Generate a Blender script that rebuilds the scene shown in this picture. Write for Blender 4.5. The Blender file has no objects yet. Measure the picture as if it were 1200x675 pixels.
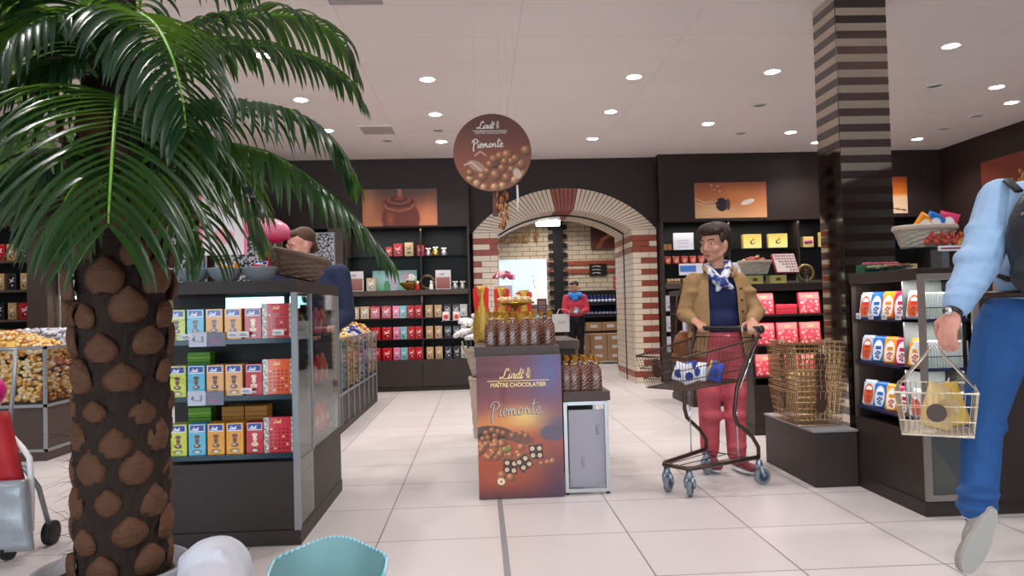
import bpy, bmesh, math, random
import numpy as np
from mathutils import Vector, Matrix
random.seed(7)
SC = bpy.context.scene
COL = SC.collection
PI = math.pi
def s2l(c):
    return tuple((x/12.92 if x <= .04045 else ((x+.055)/1.055)**2.4) for x in c)
def rgb(r, g, b): return s2l((r/255, g/255, b/255))
# ---------------------------------------------------------------- materials
def mat(name, col, rough=.5, metal=0, var=0, vscale=8, stretch=(1, 1, 1), bump=0, bscale=60, trans=0, emit=None, es=1, spec=.5, alpha=1, coat=0, ior=1.45):
    m = bpy.data.materials.new(name); m.use_nodes = True
    N = m.node_tree.nodes; L = m.node_tree.links
    p = N['Principled BSDF']
    c = tuple(col)+(1,)
    p.inputs['Base Color'].default_value = c
    p.inputs['Roughness'].default_value = rough
    p.inputs['Metallic'].default_value = metal
    p.inputs['Specular IOR Level'].default_value = spec
    p.inputs['Transmission Weight'].default_value = trans
    p.inputs['Alpha'].default_value = alpha
    p.inputs['Coat Weight'].default_value = coat
    p.inputs['IOR'].default_value = ior
    tc = N.new('ShaderNodeTexCoord'); mp = N.new('ShaderNodeMapping'); mp.inputs['Scale'].default_value = stretch
    L.new(tc.outputs['Object'], mp.inputs['Vector'])
    if var:
        n = N.new('ShaderNodeTexNoise'); n.inputs['Scale'].default_value = vscale; n.inputs['Detail'].default_value = 5
        L.new(mp.outputs[0], n.inputs['Vector'])
        mx = N.new('ShaderNodeMix'); mx.data_type = 'RGBA'
        mx.inputs[6].default_value = tuple(x*(1-var) for x in col)+(1,)
        mx.inputs[7].default_value = tuple(min(1, x*(1+var)) for x in col)+(1,)
        L.new(n.outputs['Fac'], mx.inputs[0]); L.new(mx.outputs[2], p.inputs['Base Color'])
    if bump:
        n2 = N.new('ShaderNodeTexNoise'); n2.inputs['Scale'].default_value = bscale; n2.inputs['Detail'].default_value = 4
        L.new(mp.outputs[0], n2.inputs['Vector'])
        b = N.new('ShaderNodeBump'); b.inputs['Strength'].default_value = bump; b.inputs['Distance'].default_value = .01
        L.new(n2.outputs['Fac'], b.inputs['Height']); L.new(b.outputs[0], p.inputs['Normal'])
    if emit:
        p.inputs['Emission Color'].default_value = tuple(emit)+(1,); p.inputs['Emission Strength'].default_value = es
    return m
def glass_mat(name, tint=(1, 1, 1), opacity=.12, rough=.02):
    # thin clear pane: mostly see-through with mirror-like sheen
    m = bpy.data.materials.new(name); m.use_nodes = True
    N = m.node_tree.nodes; L = m.node_tree.links
    N.remove(N['Principled BSDF'])
    t = N.new('ShaderNodeBsdfTransparent'); t.inputs[0].default_value = tuple(tint)+(1,)
    g = N.new('ShaderNodeBsdfGlossy'); g.inputs['Roughness'].default_value = rough
    f = N.new('ShaderNodeFresnel'); f.inputs[0].default_value = 1.5
    a = N.new('ShaderNodeMath'); a.operation = 'ADD'; a.inputs[1].default_value = opacity; a.use_clamp = True
    mx = N.new('ShaderNodeMixShader')
    hm = N.new('ShaderNodeMath'); hm.operation = 'MULTIPLY'; hm.inputs[1].default_value = .4
    L.new(f.outputs[0], hm.inputs[0]); L.new(hm.outputs[0], a.inputs[0]); L.new(a.outputs[0], mx.inputs[0]); L.new(t.outputs[0], mx.inputs[1]); L.new(g.outputs[0], mx.inputs[2])
    L.new(mx.outputs[0], N['Material Output'].inputs[0])
    return m
def attr_mat(name, rough=.4, coat=0, spec=.5):
    m = mat(name, (1, 1, 1), rough, coat=coat, spec=spec)
    N = m.node_tree.nodes; L = m.node_tree.links
    a = N.new('ShaderNodeAttribute'); a.attribute_name = 'Col'
    L.new(a.outputs['Color'], N['Principled BSDF'].inputs['Base Color'])
    return m
def leaf_mat(name, c1, c2, rough=.3, tr=.25):
    m = bpy.data.materials.new(name); m.use_nodes = True
    N = m.node_tree.nodes; L = m.node_tree.links
    p = N['Principled BSDF']; p.inputs['Roughness'].default_value = rough
    n = N.new('ShaderNodeTexNoise'); n.inputs['Scale'].default_value = 9
    tc = N.new('ShaderNodeTexCoord'); L.new(tc.outputs['Object'], n.inputs['Vector'])
    mx = N.new('ShaderNodeMix'); mx.data_type = 'RGBA'; mx.inputs[6].default_value = tuple(c1)+(1,); mx.inputs[7].default_value = tuple(c2)+(1,)
    L.new(n.outputs['Fac'], mx.inputs[0]); L.new(mx.outputs[2], p.inputs['Base Color'])
    t = N.new('ShaderNodeBsdfTranslucent'); t.inputs[0].default_value = rgb(120, 170, 50)+(1,)
    ms = N.new('ShaderNodeMixShader'); ms.inputs[0].default_value = tr
    L.new(p.outputs[0], ms.inputs[1]); L.new(t.outputs[0], ms.inputs[2]); L.new(ms.outputs[0], N['Material Output'].inputs[0])
    return m
def grid_mat(name, col, line, w, h, ox, oy, mortar, rough, var=.05, vs=1.2, bias=0, spec=.5):
    m = mat(name, col, rough, spec=spec)
    N = m.node_tree.nodes; L = m.node_tree.links; p = N['Principled BSDF']
    tc = N.new('ShaderNodeTexCoord'); mp = N.new('ShaderNodeMapping'); mp.inputs['Location'].default_value = (-ox, -oy, 0)
    L.new(tc.outputs['Object'], mp.inputs['Vector'])
    b = N.new('ShaderNodeTexBrick'); b.offset = 0; b.squash = 1
    b.inputs['Color1'].default_value = tuple(x*(1-var) for x in col)+(1,)
    b.inputs['Color2'].default_value = tuple(min(1, x*(1+var)) for x in col)+(1,)
    b.inputs['Mortar'].default_value = tuple(line)+(1,)
    b.inputs['Scale'].default_value = 1; b.inputs['Brick Width'].default_value = w; b.inputs['Row Height'].default_value = h
    b.inputs['Mortar Size'].default_value = mortar; b.inputs['Mortar Smooth'].default_value = .1; b.inputs['Bias'].default_value = bias
    L.new(mp.outputs[0], b.inputs['Vector'])
    n = N.new('ShaderNodeTexNoise'); n.inputs['Scale'].default_value = vs; n.inputs['Detail'].default_value = 6
    L.new(tc.outputs['Object'], n.inputs['Vector'])
    mr = N.new('ShaderNodeMapRange'); mr.inputs['To Min'].default_value = .93; mr.inputs['To Max'].default_value = 1.05
    L.new(n.outputs['Fac'], mr.inputs['Value'])
    mm = N.new('ShaderNodeMix'); mm.data_type = 'RGBA'; mm.blend_type = 'MULTIPLY'; mm.inputs[0].default_value = 1
    L.new(b.outputs['Color'], mm.inputs[6]); L.new(mr.outputs[0], mm.inputs[7])
    L.new(mm.outputs[2], p.inputs['Base Color'])
    return m
M = {}
M['floor'] = grid_mat('floor_tiles', rgb(212, 204, 203), rgb(120, 108, 104), .6, .6, .09, 3.665, .0035, .34, .035, 1.5)
M['ceiling'] = grid_mat('ceiling_panels', rgb(238, 229, 227), rgb(220, 211, 208), 1.3, .62, .35, .2, .004, .45, .012, .6)
M['wall'] = mat('dark_wall', rgb(41, 26, 23), .55, var=.1, vscale=3, stretch=(1, 1, 8))
M['wood'] = mat('dark_oak_laminate', rgb(50, 40, 37), .5, var=.28, vscale=14, stretch=(1, 1, 14), bump=.06, bscale=40)
M['wood2'] = mat('ash_brown_laminate', rgb(76, 61, 55), .5, var=.2, vscale=14, stretch=(1, 1, 14), bump=.05, bscale=40)
M['black'] = mat('black_backing', rgb(22, 18, 17), .5)
M['metal'] = mat('satin_aluminium', rgb(178, 178, 180), .3, 1)
M['greymetal'] = mat('grey_painted_metal', rgb(150, 152, 156), .4, .3)
M['chrome'] = mat('chrome', rgb(215, 220, 228), .12, 1)
M['bronze'] = mat('bronze_tube', rgb(84, 68, 60), .3, .6)
M['glass'] = glass_mat('clear_glass', (.95, .98, .97), .0)
M['glass2'] = glass_mat('shelf_glass', (.75, .88, .88), .10)
M['acrylic'] = glass_mat('clear_acrylic', (.96, .96, .96), .01, .08)
M['mirror'] = mat('mirror_band', rgb(196, 188, 172), .04, 1)
M['gloss'] = mat('dark_glossy_band', rgb(36, 24, 22), .08, spec=.6, coat=.5)
M['print'] = attr_mat('printed_board', .45)
M['printgloss'] = attr_mat('glossy_print', .22, .4)
M['cream'] = mat('cream_glazed_brick', rgb(216, 200, 180), .35, var=.1, vscale=3)
M['redbrick'] = mat('red_glazed_brick', rgb(146, 70, 52), .35, var=.12, vscale=5)
M['mortar'] = mat('dark_mortar', rgb(70, 58, 50), .8)
M['white'] = mat('white_card', rgb(232, 230, 232), .5)
M['paper'] = mat('pale_price_card', rgb(205, 210, 228), .5)
M['greycard'] = mat('grey_card', rgb(120, 128, 150), .5)
M['goldfoil'] = mat('gold_foil', rgb(214, 168, 84), .25, .9, bump=.5, bscale=30)
M['goldink'] = mat('gold_ink', rgb(238, 202, 132), .35, .3)
M['whiteink'] = mat('white_ink', rgb(240, 234, 226), .5)
M['brownink'] = mat('brown_ink', rgb(60, 34, 30), .5)
M['wicker'] = mat('wicker', rgb(128, 106, 90), .7, var=.4, vscale=40, stretch=(1, 1, 5), bump=.6, bscale=60)
M['wickerpale'] = mat('pale_wicker', rgb(190, 176, 160), .7, var=.3, vscale=40, stretch=(1, 1, 5), bump=.6, bscale=60)
def flat(name, r, g, b, rough=.5, **k):
    key = name
    if key not in M: M[key] = mat(name, rgb(r, g, b), rough, **k)
    return M[key]
# ---------------------------------------------------------------- mesh collector
class MB:
    def __init__(s): s.v = []; s.f = []; s.mi = []; s.m = 0
    def add(s, vs, fs):
        o = len(s.v); s.v += [tuple(p) for p in vs]
        for f in fs: s.f.append(tuple(i+o for i in f)); s.mi.append(s.m)
        return s
    def box(s, x0, x1, y0, y1, z0, z1):
        return s.add([(x0, y0, z0), (x1, y0, z0), (x1, y1, z0), (x0, y1, z0), (x0, y0, z1), (x1, y0, z1), (x1, y1, z1), (x0, y1, z1)],
                     [(0, 3, 2, 1), (4, 5, 6, 7), (0, 1, 5, 4), (1, 2, 6, 5), (2, 3, 7, 6), (3, 0, 4, 7)])
    def obox(s, c, size, rot=None):
        R = rot if rot is not None else Matrix.Identity(3)
        h = [x/2 for x in size]; vs = []
        for sz in (-1, 1):
            for sx, sy in ((-1, -1), (1, -1), (1, 1), (-1, 1)):
                vs.append(Vector(c)+R @ Vector((sx*h[0], sy*h[1], sz*h[2])))
        return s.add(vs, [(0, 3, 2, 1), (4, 5, 6, 7), (0, 1, 5, 4), (1, 2, 6, 5), (2, 3, 7, 6), (3, 0, 4, 7)])
    def tube(s, pts, r, n=8, closed=False, flat=1):
        pts = [Vector(p) for p in pts]; k = len(pts)
        rs = r if isinstance(r, (list, tuple)) else [r]*k
        rings = []; up = Vector((0, 0, 1)); prev = None
        for i in range(k):
            a = pts[(i-1) % k] if (closed or i > 0) else pts[i]
            b = pts[(i+1) % k] if (closed or i < k-1) else pts[i]
            t = (b-a).normalized() if (b-a).length > 1e-9 else Vector((0, 0, 1))
            if prev is None:
                u = t.cross(up)
                if u.length < .1: u = t.cross(Vector((0, 1, 0)))
                u.normalize()
            else:
                u = (prev - t*prev.dot(t))
                if u.length < 1e-6: u = t.cross(up)
                u.normalize()
            prev = u; w = t.cross(u)
            rings.append([pts[i]+(u*math.cos(2*PI*j/n)+w*math.sin(2*PI*j/n)*flat)*rs[i] for j in range(n)])
        vs = [p for q in rings for p in q]; fs = []
        m = k if closed else k-1
        for i in range(m):
            a = i*n; b = ((i+1) % k)*n
            for j in range(n): fs.append((a+j, a+(j+1) % n, b+(j+1) % n, b+j))
        if not closed: fs += [tuple(range(n-1, -1, -1)), tuple((k-1)*n+j for j in range(n))]
        return s.add(vs, fs)
    def cyl(s, p0, p1, r0, r1=None, n=16): return s.tube([p0, p1], [r0, r0 if r1 is None else r1], n)
    def lathe(s, prof, c=(0, 0, 0), n=24, sx=1, sy=1, a0=0):
        vs = []; fs = []
        for r, z in prof:
            for j in range(n):
                a = a0+2*PI*j/n; vs.append((c[0]+r*sx*math.cos(a), c[1]+r*sy*math.sin(a), c[2]+z))
        for i in range(len(prof)-1):
            for j in range(n): fs.append((i*n+j, i*n+(j+1) % n, (i+1)*n+(j+1) % n, (i+1)*n+j))
        fs += [tuple(range(n-1, -1, -1)), tuple((len(prof)-1)*n+j for j in range(n))]
        return s.add(vs, fs)
    def ball(s, c, r, n=12, rot=None):
        r = r if isinstance(r, (list, tuple)) else (r, r, r); h = max(4, n//2+1)
        R = rot if rot is not None else Matrix.Identity(3); vs = []; fs = []
        for i in range(1, h):
            t = PI*i/h
            for j in range(n):
                a = 2*PI*j/n
                vs.append(Vector(c)+R @ Vector((r[0]*math.sin(t)*math.cos(a), r[1]*math.sin(t)*math.sin(a), r[2]*math.cos(t))))
        vs.append(Vector(c)+R @ Vector((0, 0, r[2]))); vs.append(Vector(c)-R @ Vector((0, 0, r[2])))
        T = len(vs)-2
        for i in range(h-2):
            for j in range(n): fs.append((i*n+j, (i+1)*n+j, (i+1)*n+(j+1) % n, i*n+(j+1) % n))
        for j in range(n):
            fs.append((T, j, (j+1) % n)); fs.append((T+1, (h-2)*n+(j+1) % n, (h-2)*n+j))
        return s.add(vs, fs)
    def prism(s, poly, y0, y1):  # poly in (x,z)
        n = len(poly); vs = [(x, y0, z) for x, z in poly]+[(x, y1, z) for x, z in poly]
        fs = [tuple(range(n)), tuple(range(2*n-1, n-1, -1))]+[(i, i+n, (i+1) % n+n, (i+1) % n) for i in range(n)]
        return s.add(vs, fs)
    def ribbon(s, pts, w, y=0, taper=True):  # flat brush stroke in the xz plane
        pts = [Vector((p[0], 0, p[1])) for p in pts]; k = len(pts); vs = []; fs = []
        for i, p in enumerate(pts):
            a = pts[max(0, i-1)]; b = pts[min(k-1, i+1)]; t = (b-a).normalized(); nrm = Vector((-t.z, 0, t.x))
            ww = w*(.55+.45*abs(t.z)) if taper else w
            vs += [p+nrm*ww/2+Vector((0, y, 0)), p-nrm*ww/2+Vector((0, y, 0))]
        for i in range(k-1): fs.append((2*i, 2*i+1, 2*i+3, 2*i+2))
        return s.add(vs, fs)
    def build(s, name, mats, parent=None, smooth=False, bevel=0, loc=None, world=False, seg=2):
        mats = mats if isinstance(mats, list) else [mats]
        me = bpy.data.meshes.new(name)
        off = Vector((0, 0, 0))
        if world and parent is not None:
            r = parent
            while r is not None: off += r.location; r = r.parent
        if loc is not None and parent is None: off = Vector(loc)
        me.from_pydata([tuple(Vector(p)-off) for p in s.v], [], s.f)
        for m in mats: me.materials.append(M[m] if isinstance(m, str) else m)
        me.polygons.foreach_set('material_index', s.mi)
        if smooth: me.polygons.foreach_set('use_smooth', [True]*len(me.polygons))
        bm = bmesh.new(); bm.from_mesh(me); bmesh.ops.recalc_face_normals(bm, faces=bm.faces); bm.to_mesh(me); bm.free()
        me.update()
        o = bpy.data.objects.new(name, me); COL.objects.link(o)
        if parent is not None: o.parent = parent
        elif loc is not None: o.location = loc
        if bevel:
            b = o.modifiers.new('bevel', 'BEVEL'); b.width = bevel; b.segments = seg; b.limit_method = 'ANGLE'; b.angle_limit = .6
        return o
def tag(o, label=None, cat=None, group=None, kind=None):
    if label:
        o['label'] = label
        nw = len(label.split())
        if nw < 4 or nw > 16: print('LABEL LEN', nw, label)
    if cat: o['category'] = cat
    if group: o['group'] = group
    if kind: o['kind'] = kind
    return o
def thing(name, label, cat, loc=(0, 0, 0), rz=0, group=None):
    o = bpy.data.objects.new(name, None); COL.objects.link(o); o.empty_display_size = .1
    o.location = loc; o.rotation_euler = (0, 0, rz)
    return tag(o, label, cat, group)
KIDS = {}
def copy_tree(o, parent=None):
    c = o.copy(); COL.objects.link(c); c.parent = parent
    for ch in kids(o): copy_tree(ch, c)
    return c
def kids(o):
    return [x for x in bpy.data.objects if x.parent is o and x.name not in SKIP] if o.name not in KC else KC[o.name]
KC = {}; SKIP = set()
def proto(o):   # remember children once so that loops stay quick
    def rec(x):
        KC[x.name] = [y for y in bpy.data.objects if y.parent == x]
        for y in KC[x.name]: rec(y)
    rec(o); return o
def dup(o, label, loc, rot=None, group=None, scale=None):
    def rec(x, par):
        c = x.copy(); COL.objects.link(c); c.parent = par
        for ch in KC.get(x.name, []): rec(ch, c)
        return c
    c = rec(o, None); c.location = loc
    if rot is not None: c.rotation_euler = rot
    if scale is not None: c.scale = scale
    return tag(c, label, None, group)
USED = set()
def place(p, label, loc, rot=None, group=None, scale=None):  # the first call moves the prototype itself
    if p.name in USED: return dup(p, label, loc, rot, group, scale)
    USED.add(p.name); p.location = loc
    if rot is not None: p.rotation_euler = rot
    if scale is not None: p.scale = scale
    return tag(p, label, None, group)
def struct(name, mb, m, **k):
    o = mb.build(name, m, **k); o['kind'] = 'structure'; return o
# ---------------------------------------------------------------- painted prints
class Canvas:
    def __init__(s, w, h, nx, ny=None):
        s.w, s.h = w, h; s.nx = nx; s.ny = ny or max(2, int(nx*h/w))
        u = (np.arange(s.nx)+.5)/s.nx*w; v = (np.arange(s.ny)+.5)/s.ny*h
        s.U, s.V = np.meshgrid(u, v); s.C = np.zeros((s.ny, s.nx, 3))
    def put(s, a, col):
        a = np.clip(a, 0, 1)[..., None]; s.C = s.C*(1-a)+np.array(col, float)/255*a if not isinstance(col, np.ndarray) else s.C*(1-a)+col*a
    def vgrad(s, stops):
        t = s.V/s.h; ts = [q[0] for q in stops]
        s.C = np.stack([np.interp(t, ts, [q[1][k]/255 for q in stops]) for k in range(3)], -1)
    def glow(s, cx, cy, rx, ry, col, a=1): s.put(a*np.exp(-(((s.U-cx)/rx)**2+((s.V-cy)/ry)**2)), col)
    def ell(s, cx, cy, rx, ry, col, soft=.08, ang=0):
        ca, sa = math.cos(ang), math.sin(ang); du = s.U-cx; dv = s.V-cy
        d = np.sqrt(((du*ca+dv*sa)/rx)**2+((-du*sa+dv*ca)/ry)**2); s.put((1-d)/soft+.5, col)
    def rect(s, x0, x1, y0, y1, col): s.put(((s.U >= x0) & (s.U <= x1) & (s.V >= y0) & (s.V <= y1)).astype(float), col)
    def nut(s, cx, cy, r, col=(176, 108, 62), hx=-.35, hy=.4):
        du = (s.U-cx)/r; dv = (s.V-cy)/r; d2 = du*du+dv*dv
        sh = np.clip(1.12-.75*((du-hx)**2+(dv-hy)**2)**.5*.62, .25, 1.3)
        c = np.clip(np.array(col)/255*sh[..., None], 0, 1); s.put((1-np.sqrt(d2))/.12+.3, c)
        s.put(.6*np.exp(-((du-hx)**2+(dv-hy)**2)/.05), (250, 222, 190))
    def stroke(s, pts, w, col):
        d = np.full(s.U.shape, 1e9)
        for (x0, y0), (x1, y1) in zip(pts[:-1], pts[1:]):
            dx, dy = x1-x0, y1-y0; L = dx*dx+dy*dy+1e-12
            t = np.clip(((s.U-x0)*dx+(s.V-y0)*dy)/L, 0, 1)
            d = np.minimum(d, np.hypot(s.U-x0-t*dx, s.V-y0-t*dy))
        s.put((w/2-d)/(w*.25)+.5, col)
    def noise(s, amt, seed=1, k=4):
        r = np.random.RandomState(seed); q = r.rand(s.ny//k+2, s.nx//k+2)
        yi = np.arange(s.ny)//k; xi = np.arange(s.nx)//k
        s.C = np.clip(s.C*(1+(q[yi][:, xi]-.5)[..., None]*amt), 0, 1)
    def build(s, name, parent=None, thick=.01, mt='print', mask=None, loc=None, side=(40, 26, 22)):
        # x right, z up, face looks to -y; origin at the bottom centre
        nx, ny = s.nx, s.ny; xs = np.linspace(-s.w/2, s.w/2, nx+1); zs = np.linspace(0, s.h, ny+1)
        X, Z = np.meshgrid(xs, zs); V = np.stack([X, np.zeros_like(X), Z], -1).reshape(-1, 3)
        idx = np.arange((nx+1)*(ny+1)).reshape(ny+1, nx+1)
        F = np.stack([idx[:-1, :-1], idx[:-1, 1:], idx[1:, 1:], idx[1:, :-1]], -1).reshape(-1, 4)
        C = s.C.reshape(-1, 3)
        if mask is not None:
            k = mask(s.U, s.V).reshape(-1); F = F[k]; C = C[k]
        V = V.tolist(); F = F.tolist(); nC = len(F)
        if mask is None and thick:
            n0 = len(V); a, b, c = -s.w/2, s.w/2, s.h
            V += [(a, .0003, 0), (b, .0003, 0), (b, thick, 0), (a, thick, 0), (a, .0003, c), (b, .0003, c), (b, thick, c), (a, thick, c)]
            F += [[n0+i for i in f] for f in ((0, 3, 2, 1), (4, 5, 6, 7), (1, 2, 6, 5), (2, 3, 7, 6), (3, 0, 4, 7))]
        me = bpy.data.meshes.new(name); me.from_pydata(V, [], F)
        ca = me.color_attributes.new('Col', 'FLOAT_COLOR', 'CORNER')
        lin = np.where(C <= .04045, C/12.92, ((C+.055)/1.055)**2.4)
        sd = np.array(s2l(tuple(x/255 for x in side)))
        lin = np.vstack([lin, np.tile(sd, (len(F)-nC, 1))])
        cc = np.repeat(np.hstack([lin, np.ones((len(F), 1))]), 4, axis=0).astype('f')
        ca.data.foreach_set('color', cc.ravel())
        me.materials.append(M[mt]); me.update()
        o = bpy.data.objects.new(name, me); COL.objects.link(o)
        if parent is not None: o.parent = parent
        if loc is not None: o.location = loc
        return o
# ---------------------------------------------------------------- lettering
def smooth_path(P, k=5):
    P = [np.array(p, float) for p in P]; out = []
    for i in range(len(P)-1):
        a = P[max(0, i-1)]; b = P[i]; c = P[i+1]; d = P[min(len(P)-1, i+2)]
        for j in range(k):
            t = j/k; out.append(tuple(.5*((2*b)+(-a+c)*t+(2*a-5*b+4*c-d)*t*t+(-a+3*b-3*c+d)*t**3)))
    out.append(tuple(P[-1])); return out
SCRIPT = [[(1.0, 1.5), (.98, 1.85), (.7, 1.95), (.5, 1.6), (.48, .9), (.4, .35), (.1, .02), (-.22, .05), (-.2, .3), (.15, .28), (.6, .02), (1.05, -.02), (1.3, .2)],
          [(1.5, .9), (1.46, .4), (1.5, .05), (1.72, .05), (1.85, .3)], [(1.5, 1.3), (1.54, 1.38)],
          [(1.85, .8), (2.0, .9), (1.98, .4), (1.96, .02)], [(1.98, .5), (2.2, .9), (2.42, .88), (2.42, .4), (2.44, .05), (2.62, .05), (2.74, .25)],
          [(3.3, .7), (3.15, .92), (2.9, .8), (2.78, .4), (2.9, .05), (3.15, .08), (3.32, .5)], [(3.42, 1.95), (3.36, .9), (3.34, .1), (3.5, .02), (3.66, .25)],
          [(3.95, 1.7), (3.84, .8), (3.82, .12), (4.0, .0), (4.25, .3)], [(3.6, 1.02), (4.25, 1.06)]]
def brand(mb, x, z, h, y, sh=.32, bold=.17):
    k = h/1.95
    for st in SCRIPT:
        p = smooth_path(st); mb.ribbon([(x+(a+b*sh)*k, z+b*k) for a, b in p], bold*k, y)
    # winged crest after the word
    cx = x+5.35*k; 
    for st in ([(0, 0), (0, 1.9)], [(-.28, .1), (.28, .1)], [(-.4, .5), (-.1, .7), (.1, .5), (.4, .65)], [(-.45, 1.0), (-.15, .85), (.15, 1.1), (.42, .95)],
               [(-.35, 1.45), (-.05, 1.3), (.3, 1.5), (.4, 1.3)], [(-.15, 1.85), (.1, 1.95), (.3, 1.75)], [(-.3, .3), (.0, .35), (.3, .25)]):
        mb.ribbon([(cx+a*k, z+b*k) for a, b in smooth_path(st)], .13*k, y, False)
HAND = [[(.35, -.7), (.25, 0), (.3, .9), (.35, 1.4)], [(-.1, 1.0), (.1, 1.55), (.6, 1.7), (.95, 1.3), (.7, .85), (.35, .8)],
        [(1.15, .75), (1.1, .2), (1.2, .0), (1.35, .2)], [(1.2, 1.15), (1.25, 1.22)],
        [(1.42, .38), (1.75, .45), (1.86, .72), (1.66, .86), (1.48, .45), (1.62, .0), (1.98, .14)],
        [(2.05, .75), (2.1, .05)], [(2.12, .5), (2.35, .8), (2.42, .1)], [(2.44, .5), (2.65, .8), (2.78, .2), (2.95, .05), (3.1, .3)],
        [(3.45, .8), (3.25, .6), (3.25, .2), (3.5, .05), (3.7, .35), (3.6, .75), (3.45, .8), (3.8, .7)],
        [(3.95, .75), (4.0, .1)], [(4.02, .5), (4.25, .8), (4.4, .3), (4.5, .1), (4.7, .3)],
        [(5.0, 1.7), (4.9, .9), (4.9, .2), (5.05, .05), (5.25, .25)], [(4.6, 1.15), (5.5, 1.3)],
        [(5.3, .38), (5.63, .45), (5.74, .72), (5.54, .86), (5.36, .45), (5.5, .0), (6.0, .2)]]
def handword(mb, x, z, h, y, w=.12, slope=.03):
    k = h/1.7
    for st in HAND: mb.ribbon([(x+(a+b*.12)*k, z+(b+a*slope)*k) for a, b in smooth_path(st)], w*k, y)
def text(body, name, size, m, parent, loc, rot=(PI/2, 0, 0), align='CENTER', sx=1, bold=0, depth=0):
    cu = bpy.data.curves.new(name, 'FONT'); cu.body = body; cu.size = size; cu.align_x = align; cu.offset = bold; cu.extrude = depth
    t = bpy.data.objects.new(name+'_tmp', cu); COL.objects.link(t)
    dg = bpy.context.evaluated_depsgraph_get(); me = bpy.data.meshes.new_from_object(t.evaluated_get(dg))
    COL.objects.unlink(t); bpy.data.objects.remove(t)
    me.materials.clear(); me.materials.append(M[m] if isinstance(m, str) else m); me.name = name
    o = bpy.data.objects.new(name, me); COL.objects.link(o)
    if parent is not None: o.parent = parent
    o.location = loc; o.rotation_euler = rot; o.scale = (sx, 1, 1)
    return o
ORD = ['first', 'second', 'third', 'fourth', 'fifth', 'sixth', 'seventh', 'eighth', 'ninth', 'tenth', 'eleventh', 'twelfth', 'thirteenth', 'fourteenth', 'fifteenth', 'sixteenth', 'seventeenth', 'eighteenth', 'nineteenth', 'twentieth']
# ---------------------------------------------------------------- organic bodies
def organic(name, parts, m, parent=None, voxel=.008, smooth=3, loc=None, world=True):
    """parts: ('c',p0,p1,r0,r1) limbs or ('e',c,(rx,ry,rz),rot) masses, fused to ONE continuous surface"""
    mb = MB()
    for q in parts:
        if q[0] == 'c':
            p0, p1, r0, r1 = Vector(q[1]), Vector(q[2]), q[3], q[4]; L = (p1-p0).length; t = (p1-p0).normalized() if L > 1e-6 else Vector((0, 0, 1))
            pts = []; rs = []
            for i in range(4):
                a = PI/2*i/4; pts.append(p0-t*r0*math.cos(a)); rs.append(max(r0*math.sin(a), 1e-4))
            n = 3
            for i in range(n+1): pts.append(p0+(p1-p0)*i/n); rs.append(r0+(r1-r0)*i/n)
            for i in range(3, -1, -1):
                a = PI/2*i/4; pts.append(p1+t*r1*math.cos(a)); rs.append(max(r1*math.sin(a), 1e-4))
            mb.tube(pts, rs, 12)
        else: mb.ball(q[1], q[2], 20, q[3] if len(q) > 3 else None)
    o = mb.build(name, m, parent, True, loc=loc, world=world)
    r = o.modifiers.new('r', 'REMESH'); r.mode = 'VOXEL'; r.voxel_size = voxel; r.use_smooth_shade = True
    if smooth:
        s = o.modifiers.new('s', 'SMOOTH'); s.iterations = smooth; s.factor = .5
    dg = bpy.context.evaluated_depsgraph_get(); me = bpy.data.meshes.new_from_object(o.evaluated_get(dg))
    old = o.data; o.modifiers.clear(); o.data = me; me.name = name; bpy.data.meshes.remove(old)
    return o
# ================================================================ camera
F = 885.; CAMZ = 1.1
yaw = math.atan(39/885.); pitch = math.atan(.0268); roll = .026
f_ = Vector((math.sin(yaw)*math.cos(pitch), math.cos(yaw)*math.cos(pitch), math.sin(pitch)))
r_ = Vector((math.cos(yaw), -math.sin(yaw), 0)); u_ = r_.cross(f_)
r2 = r_*math.cos(roll)-u_*math.sin(roll); u2 = r_*math.sin(roll)+u_*math.cos(roll)
cd = bpy.data.cameras.new('camera'); cam = bpy.data.objects.new('camera', cd); COL.objects.link(cam)
cam.matrix_world = Matrix(((r2.x, u2.x, -f_.x, 0), (r2.y, u2.y, -f_.y, 0), (r2.z, u2.z, -f_.z, CAMZ), (0, 0, 0, 1)))
cd.sensor_width = 36; cd.lens = F/1200*36; cd.clip_start = .05
SC.camera = cam
# ================================================================ room shell
CZ = 3.2
struct('floor', MB().box(-9, 6.62, -6, 16.2, -.1, 0), 'floor')
struct('ceiling', MB().box(-9, 6.62, -6, 16.2, CZ, CZ+.1), 'ceiling')
struct('wall_right', MB().box(6.6, 6.75, -6, 16.2, 0, CZ), 'wall')
struct('wall_left', MB().box(-9.15, -9, -6, 16.2, 0, CZ), 'wall')
# dark back wall: two flanks plus the spandrel over the arch
ACX, AI, AO, SPR = 1.235, .955, 1.305, 2.17
ARI = (AI**2+.30**2)/(2*.30); AZI = SPR+.30-ARI; ARO = (AO**2+.61**2)/(2*.61); AZO = SPR+.61-ARO
def arc(R, zc, a, n):
    t = math.asin(a/R); return [(ACX+R*math.sin(-t+2*t*i/n), zc+R*math.cos(-t+2*t*i/n)) for i in range(n+1)]
mb = MB(); mb.box(-9, -1.98, 10.95, 11.05, 0, CZ); mb.box(-1.98, -.07, 11.0, 11.05, 0, CZ); mb.box(2.54, 6.6, 11.0, 11.05, 0, CZ)
oa = arc(ARO, AZO, AO, 30)
for i in range(30):
    (x0, z0), (x1, z1) = oa[i], oa[i+1]
    mb.prism([(x0, z0), (x1, z1), (x1, CZ), (x0, CZ)], 10.62, 10.75)
mb.box(-.11, ACX-AO, 10.62, 10.75, SPR, CZ); mb.box(ACX+AO, 2.56, 10.62, 10.75, SPR, CZ)
struct('wall_back', mb, 'wall')
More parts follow.
